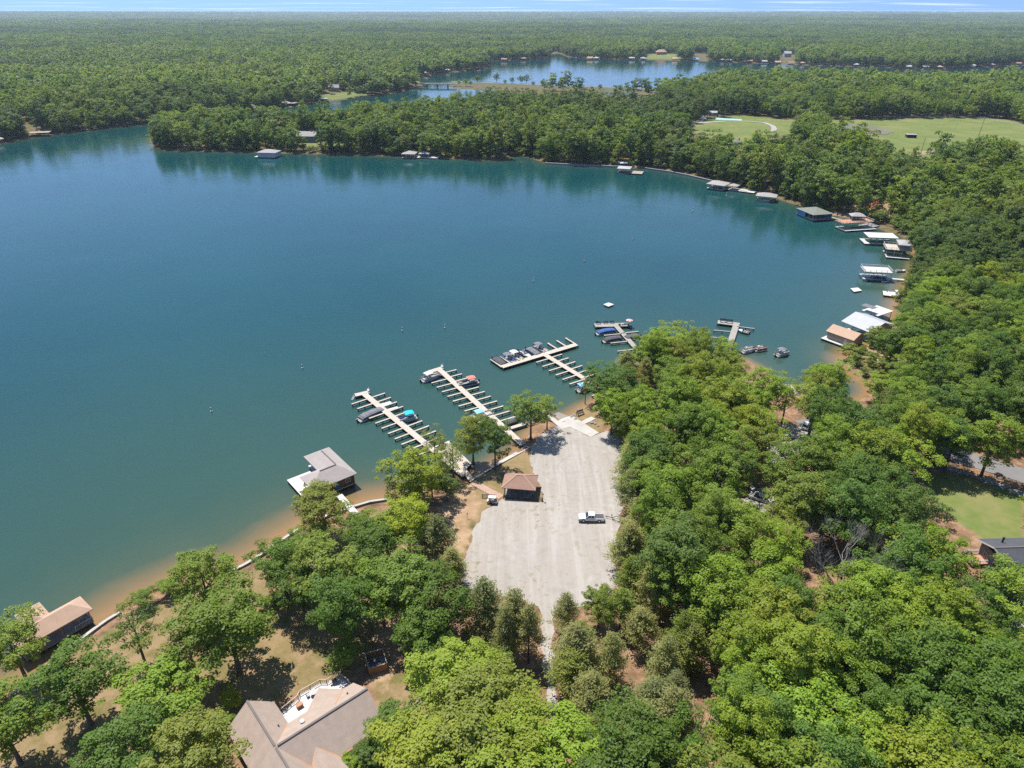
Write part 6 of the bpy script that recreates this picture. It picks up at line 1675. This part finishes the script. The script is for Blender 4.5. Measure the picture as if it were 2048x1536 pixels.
BROAD, PINE = [], []
for i in range(14):
    V, Q, mb = broadleaf(100 + i, 74 + 6 * (i % 3), 260, 0.165, 0.15, 0.31, base=(0.20, 0.28, 0.16)[i % 3])
    BROAD.append((mesh_np('crown', V, Q, 'leaves'), mb.mesh('trunk', 'bark')))
OPEN = []                    # thinner crowns that show their limbs
for i in range(3):
    V, Q, mb = broadleaf(150 + i, 44, 190, 0.16, 0.13, 0.27, 0.30)
    OPEN.append((mesh_np('crown', V, Q, 'leaves'), mb.mesh('trunk', 'bark')))
for i in range(4):
    V, Q, mb = pine(200 + i, 70, 85, 0.19, (0.10, 0.26, 0.16, 0.36)[i], 1.35)
    PINE.append((mesh_np('crown', V, Q, 'leaves'), mb.mesh('trunk', 'bark_pine')))

SRC = bpy.data.collections.new('forest_sources')     # not linked to the scene
def src_obj(col, name, V, Q, mb, leafmat, bark):
    n0 = len(V)
    me = bpy.data.meshes.new(name)
    if mb is not None:
        vs = [tuple(v) for v in V] + mb.v; fs = [tuple(q) for q in Q.tolist()] + [tuple(n0 + i for i in f) for f in mb.f]
        mi = [0] * len(Q) + [1] * len(mb.f)
    else: vs = [tuple(v) for v in V]; fs = [tuple(q) for q in Q.tolist()]; mi = [0] * len(Q)
    me.from_pydata(vs, [], fs)
    me.materials.append(MATS[leafmat]); me.materials.append(MATS[bark])
    me.polygons.foreach_set('material_index', mi); me.update()
    o = bpy.data.objects.new(name, me); col.objects.link(o)
    return o
def collection(name): return bpy.data.collections.new(name)
C0, C1, C2, C3, C4 = [collection('forest_source_%s' % s) for s in ('near', 'mid', 'far', 'patch', 'wide')]
for i in range(6):
    V, Q, mb = broadleaf(300 + i, 62, 170, 0.21, 0.16, 0.32, 0.12); src_obj(C0, 'tree_a%d' % i, V, Q, mb, 'forest_leaves', 'bark')
for i in range(2):
    V, Q, mb = pine(340 + i, 44, 46, 0.33, 0.22); V = V * np.array([1.3, 1.3, 1.1]); src_obj(C0, 'tree_b%d' % i, V, Q, mb, 'forest_leaves', 'bark_pine')
for i in range(5):
    V, Q, mb = broadleaf(400 + i, 30, 42, 0.42, 0.26, 0.40, 0.08); src_obj(C1, 'tree_a%d' % i, V, Q, mb, 'forest_leaves', 'bark')
V, Q, mb = pine(440, 34, 26, 0.45, 0.2); src_obj(C1, 'tree_b0', V * np.array([1.4, 1.4, 1.15]), Q, mb, 'forest_leaves', 'bark_pine')
LOWT = []
for i in range(4):
    V, Q, mb = broadleaf(500 + i, 18, 13, 0.85, 0.34, 0.46, 0.05); LOWT.append((V, Q)); src_obj(C2, 'tree_a%d' % i, V, Q, None, 'forest_leaves', 'bark')
def patch(seed, size, sp, lod):
    rs = np.random.RandomState(seed); Vs, Qs, o = [], [], 0
    k = int(size / sp)
    for i in range(k):
        for j in range(k):
            V, Q = LOWT[rs.randint(4)]
            if lod == 1:
                sel = rs.rand(len(Q)) < 0.55; q4 = V.reshape(-1, 4, 3)[sel]; q4 = q4.mean(1, keepdims=True) + (q4 - q4.mean(1, keepdims=True)) * 1.35; V = q4.reshape(-1, 3); Q = np.arange(len(V)).reshape(-1, 4)
            if lod == 2:
                sel = rs.rand(len(Q)) < 0.14; q4 = V.reshape(-1, 4, 3)[sel]; q4 = q4.mean(1, keepdims=True) + (q4 - q4.mean(1, keepdims=True)) * 2.4; V = q4.reshape(-1, 3); Q = np.arange(len(V)).reshape(-1, 4)
            a = rs.uniform(0, 6.28); s = rs.uniform(0.75, 1.3)
            ca, sa = math.cos(a), math.sin(a)
            W = np.column_stack([V[:, 0] * ca - V[:, 1] * sa, V[:, 0] * sa + V[:, 1] * ca, V[:, 2]]) * np.array([s, s, s * rs.uniform(0.85, 1.15)])
            W += np.array([(i + 0.5 + rs.uniform(-.4, .4)) * sp - size / 2, (j + 0.5 + rs.uniform(-.4, .4)) * sp - size / 2, 0])
            Vs.append(W); Qs.append(Q + o); o += len(W)
    return np.concatenate(Vs), np.concatenate(Qs)
for i in range(3):
    V, Q = patch(600 + i, 42, 8.0, 1); src_obj(C3, 'patch_a%d' % i, V, Q, None, 'forest_leaves', 'bark')
for i in range(2):
    V, Q = patch(620 + i, 96, 9.5, 2); src_obj(C4, 'patch_b%d' % i, V, Q, None, 'forest_leaves', 'bark')

def scatter(name, P, rot, scl, col, nsrc, rs, kind='stuff', idx=None):
    """one 'stuff' object that spreads the trees of a wood over its points"""
    me = bpy.data.meshes.new(name)
    me.vertices.add(len(P)); me.vertices.foreach_set('co', np.asarray(P, np.float32).ravel())
    a = me.attributes.new('rot', 'FLOAT_VECTOR', 'POINT'); a.data.foreach_set('vector', np.column_stack([np.zeros(len(P)), np.zeros(len(P)), rot]).astype(np.float32).ravel())
    a = me.attributes.new('scl', 'FLOAT_VECTOR', 'POINT'); a.data.foreach_set('vector', np.asarray(scl, np.float32).ravel())
    a = me.attributes.new('idx', 'INT', 'POINT'); a.data.foreach_set('value', (rs.randint(0, nsrc, len(P)) if idx is None else idx).astype(np.int32))
    o = link(name, me); tag(o, kind=kind)
    ng = bpy.data.node_groups.new(name + '_nodes', 'GeometryNodeTree')
    ng.interface.new_socket('Geometry', in_out='INPUT', socket_type='NodeSocketGeometry')
    ng.interface.new_socket('Geometry', in_out='OUTPUT', socket_type='NodeSocketGeometry')
    gi = ng.nodes.new('NodeGroupInput'); go = ng.nodes.new('NodeGroupOutput')
    iop = ng.nodes.new('GeometryNodeInstanceOnPoints'); iop.inputs['Pick Instance'].default_value = True
    ci = ng.nodes.new('GeometryNodeCollectionInfo'); ci.inputs['Collection'].default_value = col; ci.inputs['Separate Children'].default_value = True; ci.inputs['Reset Children'].default_value = True
    def na(nm, t):
        n = ng.nodes.new('GeometryNodeInputNamedAttribute'); n.data_type = t; n.inputs['Name'].default_value = nm; return n.outputs['Attribute']
    ng.links.new(gi.outputs[0], iop.inputs['Points']); ng.links.new(ci.outputs[0], iop.inputs['Instance'])
    ng.links.new(na('rot', 'FLOAT_VECTOR'), iop.inputs['Rotation']); ng.links.new(na('scl', 'FLOAT_VECTOR'), iop.inputs['Scale']); ng.links.new(na('idx', 'INT'), iop.inputs['Instance Index'])
    ng.links.new(iop.outputs[0], go.inputs[0])
    md = o.modifiers.new('wood', 'NODES'); md.node_group = ng
    return o

LEAFC = {'dark': (0.11, 0.181, 0.022), 'mid': (0.185, 0.252, 0.03), 'bright': (0.228, 0.315, 0.029), 'lime': (0.365, 0.393, 0.026), 'olive': (0.209, 0.241, 0.037), 'grey': (0.221, 0.227, 0.057), 'pine': (0.293, 0.286, 0.098), 'pinedark': (0.197, 0.218, 0.075), 'blue': (0.118, 0.192, 0.031), 'gold': (0.262, 0.31, 0.029)}
TREES_MADE = []
def put_tree(kind, x, y, h, r, colr, label, cat, group, name, rz=None, z=None):
    lst, ur, uh = {'broad': (BROAD, UR, UH), 'open': (OPEN, UR, UH), 'pine': (PINE, PR, PH)}[kind]
    cm, tm = lst[rnd.randrange(len(lst))]
    root = thing(name, label, cat, (x, y, hgt(x, y) if z is None else z), rnd.uniform(0, 6.28) if rz is None else rz, group)
    root.scale = (r / ur, r / ur, h / uh)
    t = link('trunk', tm, root); c = link('crown', cm, root)
    k = rnd.uniform(0.88, 1.14); base = LEAFC[colr]
    c.color = (base[0] * k * rnd.uniform(0.92, 1.08), base[1] * k, base[2] * k * rnd.uniform(0.9, 1.15), 1)
    TREES_MADE.append((x, y, r))
    return root

# trees one can tell apart: crown centre in the photograph, height and crown radius in metres
HAND = [
 ('broad', 22,1292,14,5.0,'mid','leafy tree at the water beside the tan roofed boathouse, leaning over its roof'),
 ('broad', 150,1372,14,5.6,'dark','broad dark oak on the lawn just inland of the tan roofed boathouse'),
 ('broad', 5,1455,13,5.2,'mid','rounded green tree on the lawn behind the seawall, inland of the boathouse oak'),
 ('open', 268,1262,14,4.0,'dark','slim dark tree with a bare lower trunk between seawall and lawn'),
 ('broad', 405,1155,15,5.0,'mid','tall oak standing at the sandy shore, its crown against the water'),
 ('broad', 455,1250,17,6.8,'mid','very broad oak on the lawn between the shore and the brown roofed house'),
 ('open', 375,1290,13,4.6,'grey','grey green thinning tree with dead twigs on the lawn'),
 ('broad', 330,1385,12,5.8,'bright','bright green spreading tree on the lawn left of the brown roofed house'),
 ('broad', 345,1455,8,3.2,'lime','small yellow green tree beside the lawn track near the brown roofed house'),
 ('broad', 378,1520,13,5.6,'olive','olive green tree touching the left gable of the brown roofed house'),
 ('broad', 250,1500,12,5.0,'dark','dark tree at the lawn edge left of the brown roofed house'),
 ('broad', 560,1125,13,4.4,'dark','dark tree standing close behind the white seawall'),
 ('broad', 640,1020,13,5.2,'olive','olive tree at the shore beside the gangway of the L-shaped boathouse'),
 ('broad', 625,1085,8,3.6,'mid','low bushy tree under the olive tree at the gangway'),
 ('broad', 655,1140,16,6.0,'olive','large dull green oak on the lawn behind the seawall'),
 ('broad', 680,1215,15,4.9,'dark','large dark oak shading the lawn beside the wooden enclosure'),
 ('broad', 745,1095,13,4.6,'dark','dark tree in the row between lawn and gravel lot'),
 ('broad', 600,1180,12,4.0,'dark','dark slim tree next to the large dull green oak'),
 ('broad', 828,950,16,5.4,'gold','big yellow green tree on the shore beside the covered slipway platform'),
 ('broad', 815,1045,14,4.6,'lime','lime green tree in the row along the gravel lot'),
 ('pine', 872,1075,12,3.6,'pinedark','grey green pine at the left edge of the gravel lot'),
 ('pine', 905,1130,9,2.8,'pine','small pine at the left corner of the gravel lot'),
 ('broad', 805,1170,16,6.0,'mid','broad green tree behind the small pine at the lot corner'),
 ('broad', 880,1200,15,5.4,'dark','dark dense tree overhanging the lower left of the gravel lot'),
 ('broad', 850,1262,13,4.6,'dark','dark tree beside the red earth next to the wooden enclosure'),
 ('broad', 760,1180,14,4.4,'mid','mid green tree between the dark oak and the lot trees'),
 ('open', 868,893,12,3.8,'olive','thin crowned tree overhanging the slipway platform'),
 ('open', 900,925,11,3.2,'olive','slender olive tree in front of the slipway platform'),
 ('broad', 945,868,14,4.4,'olive','pale olive tree beside the lakeside walkway'),
 ('broad', 990,878,14,3.8,'dark','darker tree paired with the pale olive one at the lakeside walkway'),
 ('broad', 1062,825,13,4.6,'mid','rounded green tree on the point between the long pier and the boat ramp'),
 ('open', 1095,818,10,3.0,'lime','yellow green small tree overhanging the ramp walkway'),
 ('pine', 968,1210,13,3.9,'pinedark','dense conical evergreen at the lower edge of the gravel lot'),
 ('pine', 1030,1235,14,2.9,'pine','tall thin pine with bare lower trunk beside the lane'),
 ('pine', 1058,1262,13,2.5,'pine','thin pine on the left side of the gravel lane'),
 ('pine', 1012,1262,13,2.4,'pine','thin pine behind the pair by the gravel lane'),
 ('broad', 990,1330,7,3.2,'mid','low leafy understorey tree beneath the thin pines'),
 ('pine', 1132,1222,9,2.3,'pine','sparse small pine in the mouth of the gravel lane'),
 ('broad', 1200,1208,9,3.0,'mid','small round broadleaf tree at the lower right corner of the lot'),
 ('broad', 915,1360,14,6.0,'gold','olive oak crown left of the gravel lane'),
 ('broad', 968,1408,14,6.0,'olive','wide olive oak beside the foot of the gravel lane'),
 ('broad', 1045,1490,13,5.8,'gold','broad golden green oak over the end of the gravel lane'),
 ('broad', 930,1470,14,6.6,'olive','olive oak on the lawn side of the wood below the lane'),
 ('broad', 850,1510,13,6.0,'gold','golden green oak next to the lawn with the round concrete cover'),
 ('broad', 1150,1520,13,6.0,'bright','bright oak under the pines right of the lane'),
 ('broad', 985,1530,13,6.2,'gold','golden oak in the wood below the lane, beside the olive oak'),
 ('pine', 1150,1300,12,3.7,'pine','full bushy pine right of the gravel lane'),
 ('pine', 1180,1390,10,3.2,'pine','bushy pine further along the right side of the lane'),
 ('broad', 787,1452,7,3.4,'dark','round dark evergreen shrub at the corner of the brown roofed house'),
 ('broad', 822,1005,9,4.2,'gold','low yellow green tree beneath the big shore tree'),
 ('broad', 862,955,9,3.2,'olive','small olive tree on the bank behind the slipway platform'),
 ('broad', 893,972,6.6,2.4,'dark','small dark tree at the inland end of the plank gangway'),
 ('broad', 712,1062,11,3.6,'mid','green tree at the landward end of the white gangway'),
 ('broad', 772,1062,12,3.8,'bright','bright tree between the curved seawall and the lime green tree'),
 ('open', 905,905,11,3.0,'olive','thin olive tree overhanging the slipway platform planks'),
 ('pine', 1256,925,11,3.2,'pine','feathery pine at the upper right edge of the lot'),
 ('pine', 1264,982,12,3.4,'pinedark','darker pine on the right edge of the lot above the trailer'),
 ('pine', 1275,1030,10,3.0,'pine','pine standing over the boat trailer'),
 ('pine', 1252,1095,11,2.8,'pine','thin pine just below the boat trailer'),
 ('pine', 1262,1150,10,3.0,'olive','olive pine at the lower right edge of the lot'),
 ('broad', 1290,960,13,4.0,'bright','bright tree just behind the edge pines'),
 ('open', 1172,772,9,2.0,'grey','half bare little tree on the bank beside the ramp garden'),
 ('open', 1196,768,10,2.4,'mid','slender green tree at the shore end of the T pier'),
 ('broad', 1226,815,13,3.9,'bright','light green tree at the upper corner of the lot beside the ramp'),
 ('broad', 1246,838,12,3.6,'mid','green tree leaning over the upper right corner of the lot'),
 ('broad', 735,1505,4,2.6,'dark','low dark hedge shrub under the front wall of the brown roofed house'),
 ('broad', 700,1525,3.5,2.2,'bright','bright low shrub under the front wall of the brown roofed house'),
 ('broad', 462,1397,4,1.9,'lime','small lime green shrub on the lawn beside the brown roofed house'),
 ('broad', 430,1450,4.5,2.6,'bright','bright shrub along the left wall of the brown roofed house'),
 ('broad', 552,1205,6,2.0,'dark','small dark cedar on the bare lawn'),
 ('broad', 285,1195,4,2.4,'mid','low shrub on the sandy edge of the shore'),
 ('broad', 335,1172,4,2.6,'mid','low bush on the shore beside the tall oak'),
 ('broad', 690,1310,6,2.8,'mid','small leafy tree beside the deck of the brown roofed house'),
]
for kind, cx, cy_, h, r, cc, lab in HAND:
    if h > 6.5: h *= 1.1; r *= 1.2
    z = 1.5
    for _ in range(4):
        p = px(cx, cy_, z + h * (0.60 if kind != 'pine' else 0.55)); z = max(0.2, hgt(p.x, p.y))
    nm = 'pine_tree' if kind == 'pine' else ('shrub' if h < 6.5 else 'broadleaf_tree')
    put_tree(kind, p.x, p.y, h, r, cc, lab, {'pine_tree': 'pine', 'shrub': 'shrub', 'broadleaf_tree': 'tree'}[nm], None, nm, z=z)

# the woods: jittered sites over all land outside the clearings
def frustum(P, pad=0.12):
    """sites in view of the photograph's camera, with a margin to the sides"""
    return (P[:, 1] > 30) & (np.abs(P[:, 0]) < (0.727 + pad) * (P[:, 1] * CP + 50) + 25)
def sites(r0, r1, sp, seed, jit=0.42):
    rs = np.random.RandomState(seed)
    xm = r1 * 0.80
    gx, gy = np.meshgrid(np.arange(-xm, xm, sp), np.arange(20, r1, sp))
    gx = gx + (np.arange(gx.shape[0]) % 2)[:, None] * sp / 2
    P = np.stack([gx.ravel(), gy.ravel()], 1) + rs.uniform(-jit, jit, (gx.size, 2)) * sp
    rr = np.hypot(P[:, 0], P[:, 1])
    P = P[(rr >= r0) & (rr < r1)]
    return P[frustum(P)], rs
MANUAL = gpoly([(1212,815),(1218,850),(1240,866),(1258,895),(1262,960),(1252,1060),(1244,1110),(1250,1165),(1232,1215),(1140,1250),(1110,1330),(1135,1460)]) + [(4.0, 30.0), (-400, 30), (-400, 100), (-75, 150), (0, 175), (22, 182)]
OPEN_LAND = [LOT, FIELD_A, FIELD_B] + CLEAR + [LAWNS[3], LAWNS[4], LAWNS[5]] + EXCL_POLY
PINEZ = [gpoly([(1110,1260),(1290,1180),(1390,1330),(1440,1460),(1300,1536),(1130,1560)]), gpoly([(1238,900),(1285,900),(1290,1010),(1300,1200),(1235,1200),(1245,1000)]), gpoly([(1210,740),(1250,740),(1340,860),(1300,900),(1250,860)])]
def allowed(P):
    ok = lake_sd(P) > 1.6
    ok &= ~in_poly(P, MANUAL)
    for q in OPEN_LAND: ok &= ~in_poly(P, np.array(q))
    for (x, y, r) in EXCL: ok &= np.hypot(P[:, 0] - x, P[:, 1] - y) > r
    return ok

WINDOWS = [np.array(q, float) for q in (
    [(1845,950),(1885,940),(1878,890),(1930,905),(2060,945),(2060,1140),(2022,1128),(1978,1085),(1900,1015)],
    [(1085 + (a - 1085) * 0.93, 1040 + (b - 1040) * 0.95) for a, b in LOT_PX],
    [(1562,690),(1652,668),(1650,700),(1620,735),(1590,760),(1566,740)], [(1545,765),(1588,770),(1600,790),(1560,790)], [(1422,636),(1516,645),(1512,668),(1460,668),(1422,664)],
    [(1484,683),(1580,685),(1578,712),(1500,704)], [(1705,774),(1742,776),(1735,798),(1710,798)], [(1466,985),(1540,976),(1548,1004),(1480,1010)], [(1578,852),(1622,842),(1638,878),(1602,892)],
    [(1590,408),(1665,410),(1700,412),(1765,410),(1770,440),(1812,465),(1812,520),(1806,560),(1796,600),(1768,640),(1730,692),(1650,700),(1640,660),(1580,440)],
    [(1692,696),(1740,690),(1760,720),(1720,735)], [(1700,241),(2060,240),(2060,300),(1990,285),(1880,283),(1862,308),(1800,290),(1740,270),(1715,262)],
    [(1378,252),(1400,238),(1480,228),(1560,240),(1600,248),(1545,268),(1480,262),(1400,262)], [(1605,1062),(1708,1062),(1705,1155),(1660,1175)],
    [(597,254),(632,254),(632,264),(597,264)], [(838,158),(900,160),(1320,180),(1320,188),(1000,184),(838,178)],
    [(1465,262),(1480,262),(1480,294),(1465,294)], [(1240,318),(1300,322),(1300,340),(1240,340)], [(1130,835),(1180,806),(1200,838),(1192,862)],
    [(1408,350),(1500,362),(1555,378),(1560,402),(1408,380)], [(500,212),(605,198),(605,214),(500,224)], [(800,298),(862,298),(880,318),(800,318)],
    [(1296,100),(1345,100),(1345,122),(1296,122)], [(1388,92),(1418,92),(1412,122),(1385,122)], [(1560,98),(1590,98),(1590,118),(1560,118)], [(32,224),(40,224),(80,262),(66,263)])]
def clear_view(P, z, h, r):
    ok = np.ones(len(P), bool)
    for fz, fx in ((1.0, 0), (0.75, -0.75), (0.75, 0.75), (0.45, -0.6), (0.45, 0.6), (0.6, 0)):
        q = to_px(np.column_stack([P[:, 0] + fx * r, P[:, 1], z + fz * h]))[:, :2]
        for wv in WINDOWS:
            near = (q[:, 0] > wv[:, 0].min()) & (q[:, 0] < wv[:, 0].max()) & (q[:, 1] > wv[:, 1].min()) & (q[:, 1] < wv[:, 1].max())
            if near.any():
                k = np.where(near)[0]; ok[k] &= ~in_poly(q[k], wv)
    return ok
P0, rs = sites(30, 420, 7.0, 21)
P0 = P0[allowed(P0)]
H0 = rs.uniform(14.5, 20.5, len(P0)) * np.where(lake_sd(P0) < 9, 0.72, 1.0); R0 = rs.uniform(4.5, 6.8, len(P0)); ispine = np.zeros(len(P0), bool)
for q in PINEZ: ispine |= in_poly(P0, np.array(q))
H0 = np.where(ispine, H0 * 0.62, H0); R0 = np.where(ispine, R0 * 0.6, R0); P0k = clear_view(P0, land_h(P0), H0, R0); P0, H0, R0 = P0[P0k], H0[P0k], R0[P0k]
d0 = lake_sd(P0); z0 = land_h(P0, d0); rr0 = np.hypot(P0[:, 0], P0[:, 1])
order = np.argsort(rr0)
inview = to_px(np.column_stack([P0, z0 + 8]))
vis = (inview[:, 0] > -60) & (inview[:, 0] < 2108) & (inview[:, 1] < 1640)
N_BROAD, N_PINE = 255, 75
nb = npi = 0
rest = []
ispine = np.zeros(len(P0), bool)
for q in PINEZ: ispine |= in_poly(P0, np.array(q))
CN = vnoise(P0[:, 0] / 14, P0[:, 1] / 14, 40)
SHADE = {'dark': 'dark green', 'mid': 'mid green', 'bright': 'bright green', 'gold': 'yellow green', 'blue': 'deep green', 'olive': 'olive green'}
ROADP = np.array([ground(1950, 930)[:2]])
for i in order:
    x, y = P0[i]
    if not vis[i]:
        rest.append(i); continue
    if ispine[i] and npi < N_PINE:
        npi += 1
        west = x < 40 and y > 95
        ph_, pr_, pc_ = rnd.uniform(9, 13.5), rnd.uniform(3.0, 4.4), rnd.choice(('pine', 'pine', 'pinedark', 'olive'))
        look = ('tall ' if ph_ > 12 else 'short ' if ph_ < 10.2 else '') + ('bushy ' if pr_ > 3.9 else 'slim ' if pr_ < 3.4 else '') + {'pine': 'yellowish', 'pinedark': 'dark', 'olive': 'olive green'}[pc_]
        put_tree('pine', x, y, ph_, pr_, pc_, look + (' pine in the belt along the right edge of the gravel lot' if west else ' pine in the open stand right of the gravel lane'),
                 'pine', 'pines edging the lot' if west else 'pines by the lane', 'pine_tree', z=float(z0[i]))
        continue
    if nb >= N_BROAD:
        rest.append(i); continue
    nb += 1
    k = CN[i] + rnd.uniform(-0.22, 0.22)
    cc = 'dark' if k < 0.25 else 'mid' if k < 0.42 else 'blue' if k < 0.5 else 'bright' if k < 0.72 else 'gold' if k < 0.9 else 'olive'
    hh, rad = float(H0[i]), float(R0[i])
    q = to_px([[x, y, z0[i] + hh * .6]])[0]
    def nearp(a, b, dist): return math.hypot(q[0] - a, q[1] - b) < dist
    if d0[i] < 14: where, grp = 'at the water edge of the wood', 'trees on the wooded shore'
    elif nearp(1655, 1120, 130): where, grp = 'around the bare dead tree', 'trees round the dead tree'
    elif nearp(2010, 1100, 170): where, grp = 'beside the dark roofed house', 'trees by the dark roofed house'
    elif nearp(1940, 930, 170): where, grp = 'along the paved road and its lawn', 'trees by the paved road'
    elif nearp(1510, 990, 110): where, grp = 'round the yard with parked cars', 'trees round the yard'
    elif nearp(1620, 830, 120): where, grp = 'over the gravel yard by the cove', 'trees over the cove yard'
    elif q[0] < 1400 and q[1] > 880: where, grp = 'behind the pines along the gravel lot', 'trees behind the lot pines'
    elif q[0] < 1420: where, grp = 'between the boat ramp and the grey pier', 'trees by the ramp'
    elif q[1] > 1330: where, grp = 'in the wood below the dead tree', 'trees of the near wood'
    elif q[0] > 1750: where, grp = 'on the slope above the right shore', 'trees above the right shore'
    else: where, grp = 'between the dead tree and the cove', 'trees between dead tree and cove'
    opn = rnd.random() < 0.15
    look = ('tall ' if hh > 18.6 else 'low ' if hh < 13.5 else '') + ('broad ' if rad > 6.1 else 'narrow ' if rad < 5.1 else '')
    form = 'thin tree' if opn else 'broadleaf tree'
    put_tree('open' if opn else 'broad', x, y, hh, rad, cc, '%s%s %s standing %s' % (look, SHADE[cc], form, where), 'tree', grp, 'broadleaf_tree', z=float(z0[i]))

for k, (cx, cy_, hh) in enumerate(((918, 171, 8), (932, 171.5, 9), (941, 172, 7), (955, 166, 11), (993, 167, 14), (1010, 169, 7), (1024, 169, 10), (1042, 169, 12), (1053, 169.5, 14), (1066, 172, 7), (1085, 173, 8), (1102, 174, 7), (1122, 176, 8), (1160, 178, 9), (1200, 180, 8), (1240, 183, 9))):
    p = px(cx, cy_, 2.5)
    put_tree('broad', p.x, p.y, hh * 1.15, hh * .48, rnd.choice(('mid', 'dark', 'bright')), '%s on the bank of the far causeway' % ('lone bushy tree' if hh > 9 else 'low green bush'), 'tree', 'trees along the causeway', 'causeway_tree', z=2.0)
dt = ground(1668, 1225)
dead = thing('dead_tree', 'bare grey dead tree with a wide fan of branches in the wood', 'dead tree', dt)
dead.scale = (1.15, 1.15, 1.4)
dmb = MB(); rd = random.Random(5)
def twig(p, d, L, r, depth):
    m1 = p + d * L * .5 + Vector((rd.uniform(-.1, .1), rd.uniform(-.1, .1), rd.uniform(-.05, .1))) * L; e = p + d * L + Vector((0, 0, .06)) * L
    dmb.tube([p, m1, e], [r, r * .8, r * .55], 5 if depth > 1 else 3, False)
    if depth == 0: return
    for k in range(3 if depth > 2 else 5):
        q = p.lerp(e, rd.uniform(.55, 1.0)); nd = (d + Vector((rd.uniform(-.75, .75), rd.uniform(-.75, .75), rd.uniform(-.1, .55)))).normalized()
        twig(q, nd, L * rd.uniform(.6, .82), r * .5, depth - 1)
for a in range(5): twig(Vector((0, 0, 3.0)), Vector((math.cos(a * 1.26) * .75, math.sin(a * 1.26) * .75, .75)).normalized(), 4.7, .13, 4)
dmb.build('branches', 'bark_grey', dead); MB().tube([(0, 0, -.4), (.1, 0, 2), (0, 0, 4.2)], [.34, .26, .2], 9).build('trunk', 'bark_grey', dead)
rest = np.array(rest)
Pn = P0[rest]; zn_ = z0[rest]
s = 0.9 + 0.6 * rs.rand(len(rest)) ** 1.4; sh = np.where(d0[rest] < 9, 0.8, 1.0)
scatter('near_forest', np.column_stack([Pn, zn_ - 0.1]), rs.uniform(0, 6.28, len(rest)), np.column_stack([s, s, s * rs.uniform(0.85, 1.12, len(rest)) * sh]), C0, 8, rs)
PS, rs = sites(230, 1000, 4.6, 71)
PS = PS[frustum(PS)]; dS = lake_sd(PS)
kS = (dS > 0.6) & (dS < 11) & (rs.rand(len(PS)) < 0.8); PS = PS[kS]
for q in EXCL: PS = PS[np.hypot(PS[:, 0] - q[0], PS[:, 1] - q[1]) > q[2] * 0.8]
for q in OPEN_LAND[1:3]: PS = PS[~in_poly(PS, np.array(q))]
zS = land_h(PS); s = rs.uniform(0.28, 0.62, len(PS))
scatter('shore_bushes', np.column_stack([PS, zS - 0.5]), rs.uniform(0, 6.28, len(PS)), np.column_stack([s * 1.25, s * 1.25, s * 0.8]), C1, 5, rs)
P1, rs = sites(420, 1000, 7.7, 31); P1 = P1[allowed(P1)]; P1 = P1[clear_view(P1, land_h(P1), np.full(len(P1), 19.0), np.full(len(P1), 5.5))]
z1 = land_h(P1); s = 0.85 + 0.75 * rs.rand(len(P1)) ** 1.6
scatter('middle_forest', np.column_stack([P1, z1 - 0.2]), rs.uniform(0, 6.28, len(P1)), np.column_stack([s, s, s * rs.uniform(0.85, 1.2, len(P1))]), C1, 6, rs)
P2, rs = sites(1000, 2150, 8.8, 41); P2 = P2[allowed(P2)]; P2 = P2[clear_view(P2, land_h(P2), np.full(len(P2), 19.0), np.full(len(P2), 6.0))]
z2 = land_h(P2); s = 0.9 + 0.9 * rs.rand(len(P2)) ** 1.6
scatter('far_forest', np.column_stack([P2, z2 - 0.2]), rs.uniform(0, 6.28, len(P2)), np.column_stack([s, s, s * rs.uniform(0.8, 1.15, len(P2))]), C2, 4, rs)
P3, rs = sites(2150, 5200, 40, 51, 0.1); z3 = land_h(P3)
ok3 = lake_sd(P3) > 22; P3, z3 = P3[ok3], z3[ok3]
s = rs.uniform(0.95, 1.1, len(P3))
scatter('distant_forest', np.column_stack([P3, z3 - 0.5]), rs.randint(0, 4, len(P3)) * math.pi / 2 + rs.uniform(-.2, .2, len(P3)), np.column_stack([s, s, rs.uniform(0.85, 1.4, len(P3))]), C3, 3, rs)
P4, rs = sites(5200, 16000, 90, 61, 0.1); z4 = land_h(P4)
s = rs.uniform(0.98, 1.15, len(P4))
scatter('horizon_forest', np.column_stack([P4, z4 - 0.5]), rs.randint(0, 4, len(P4)) * math.pi / 2 + rs.uniform(-.2, .2, len(P4)), np.column_stack([s, s, rs.uniform(0.8, 1.5, len(P4))]), C4, 2, rs)
print('sites', nb, npi, len(rest), len(P1), len(P2), len(P3), len(P4))
# ------------------------------------------------------------------ the air
hz = NT('haze')
pv = hz.n('ShaderNodeVolumePrincipled')
pv.inputs['Color'].default_value = (0.62, 0.78, 1.0, 1)
pv.inputs['Density'].default_value = 4.8e-5
pv.inputs['Anisotropy'].default_value = 0.2
hz.l(pv.outputs[0], hz.out.inputs['Volume'])
mb = MB().box(-43000, 43000, -4000, 62000, -7.0, 108.0)
ho = mb.build('haze', 'haze')
tag(ho, kind='stuff')
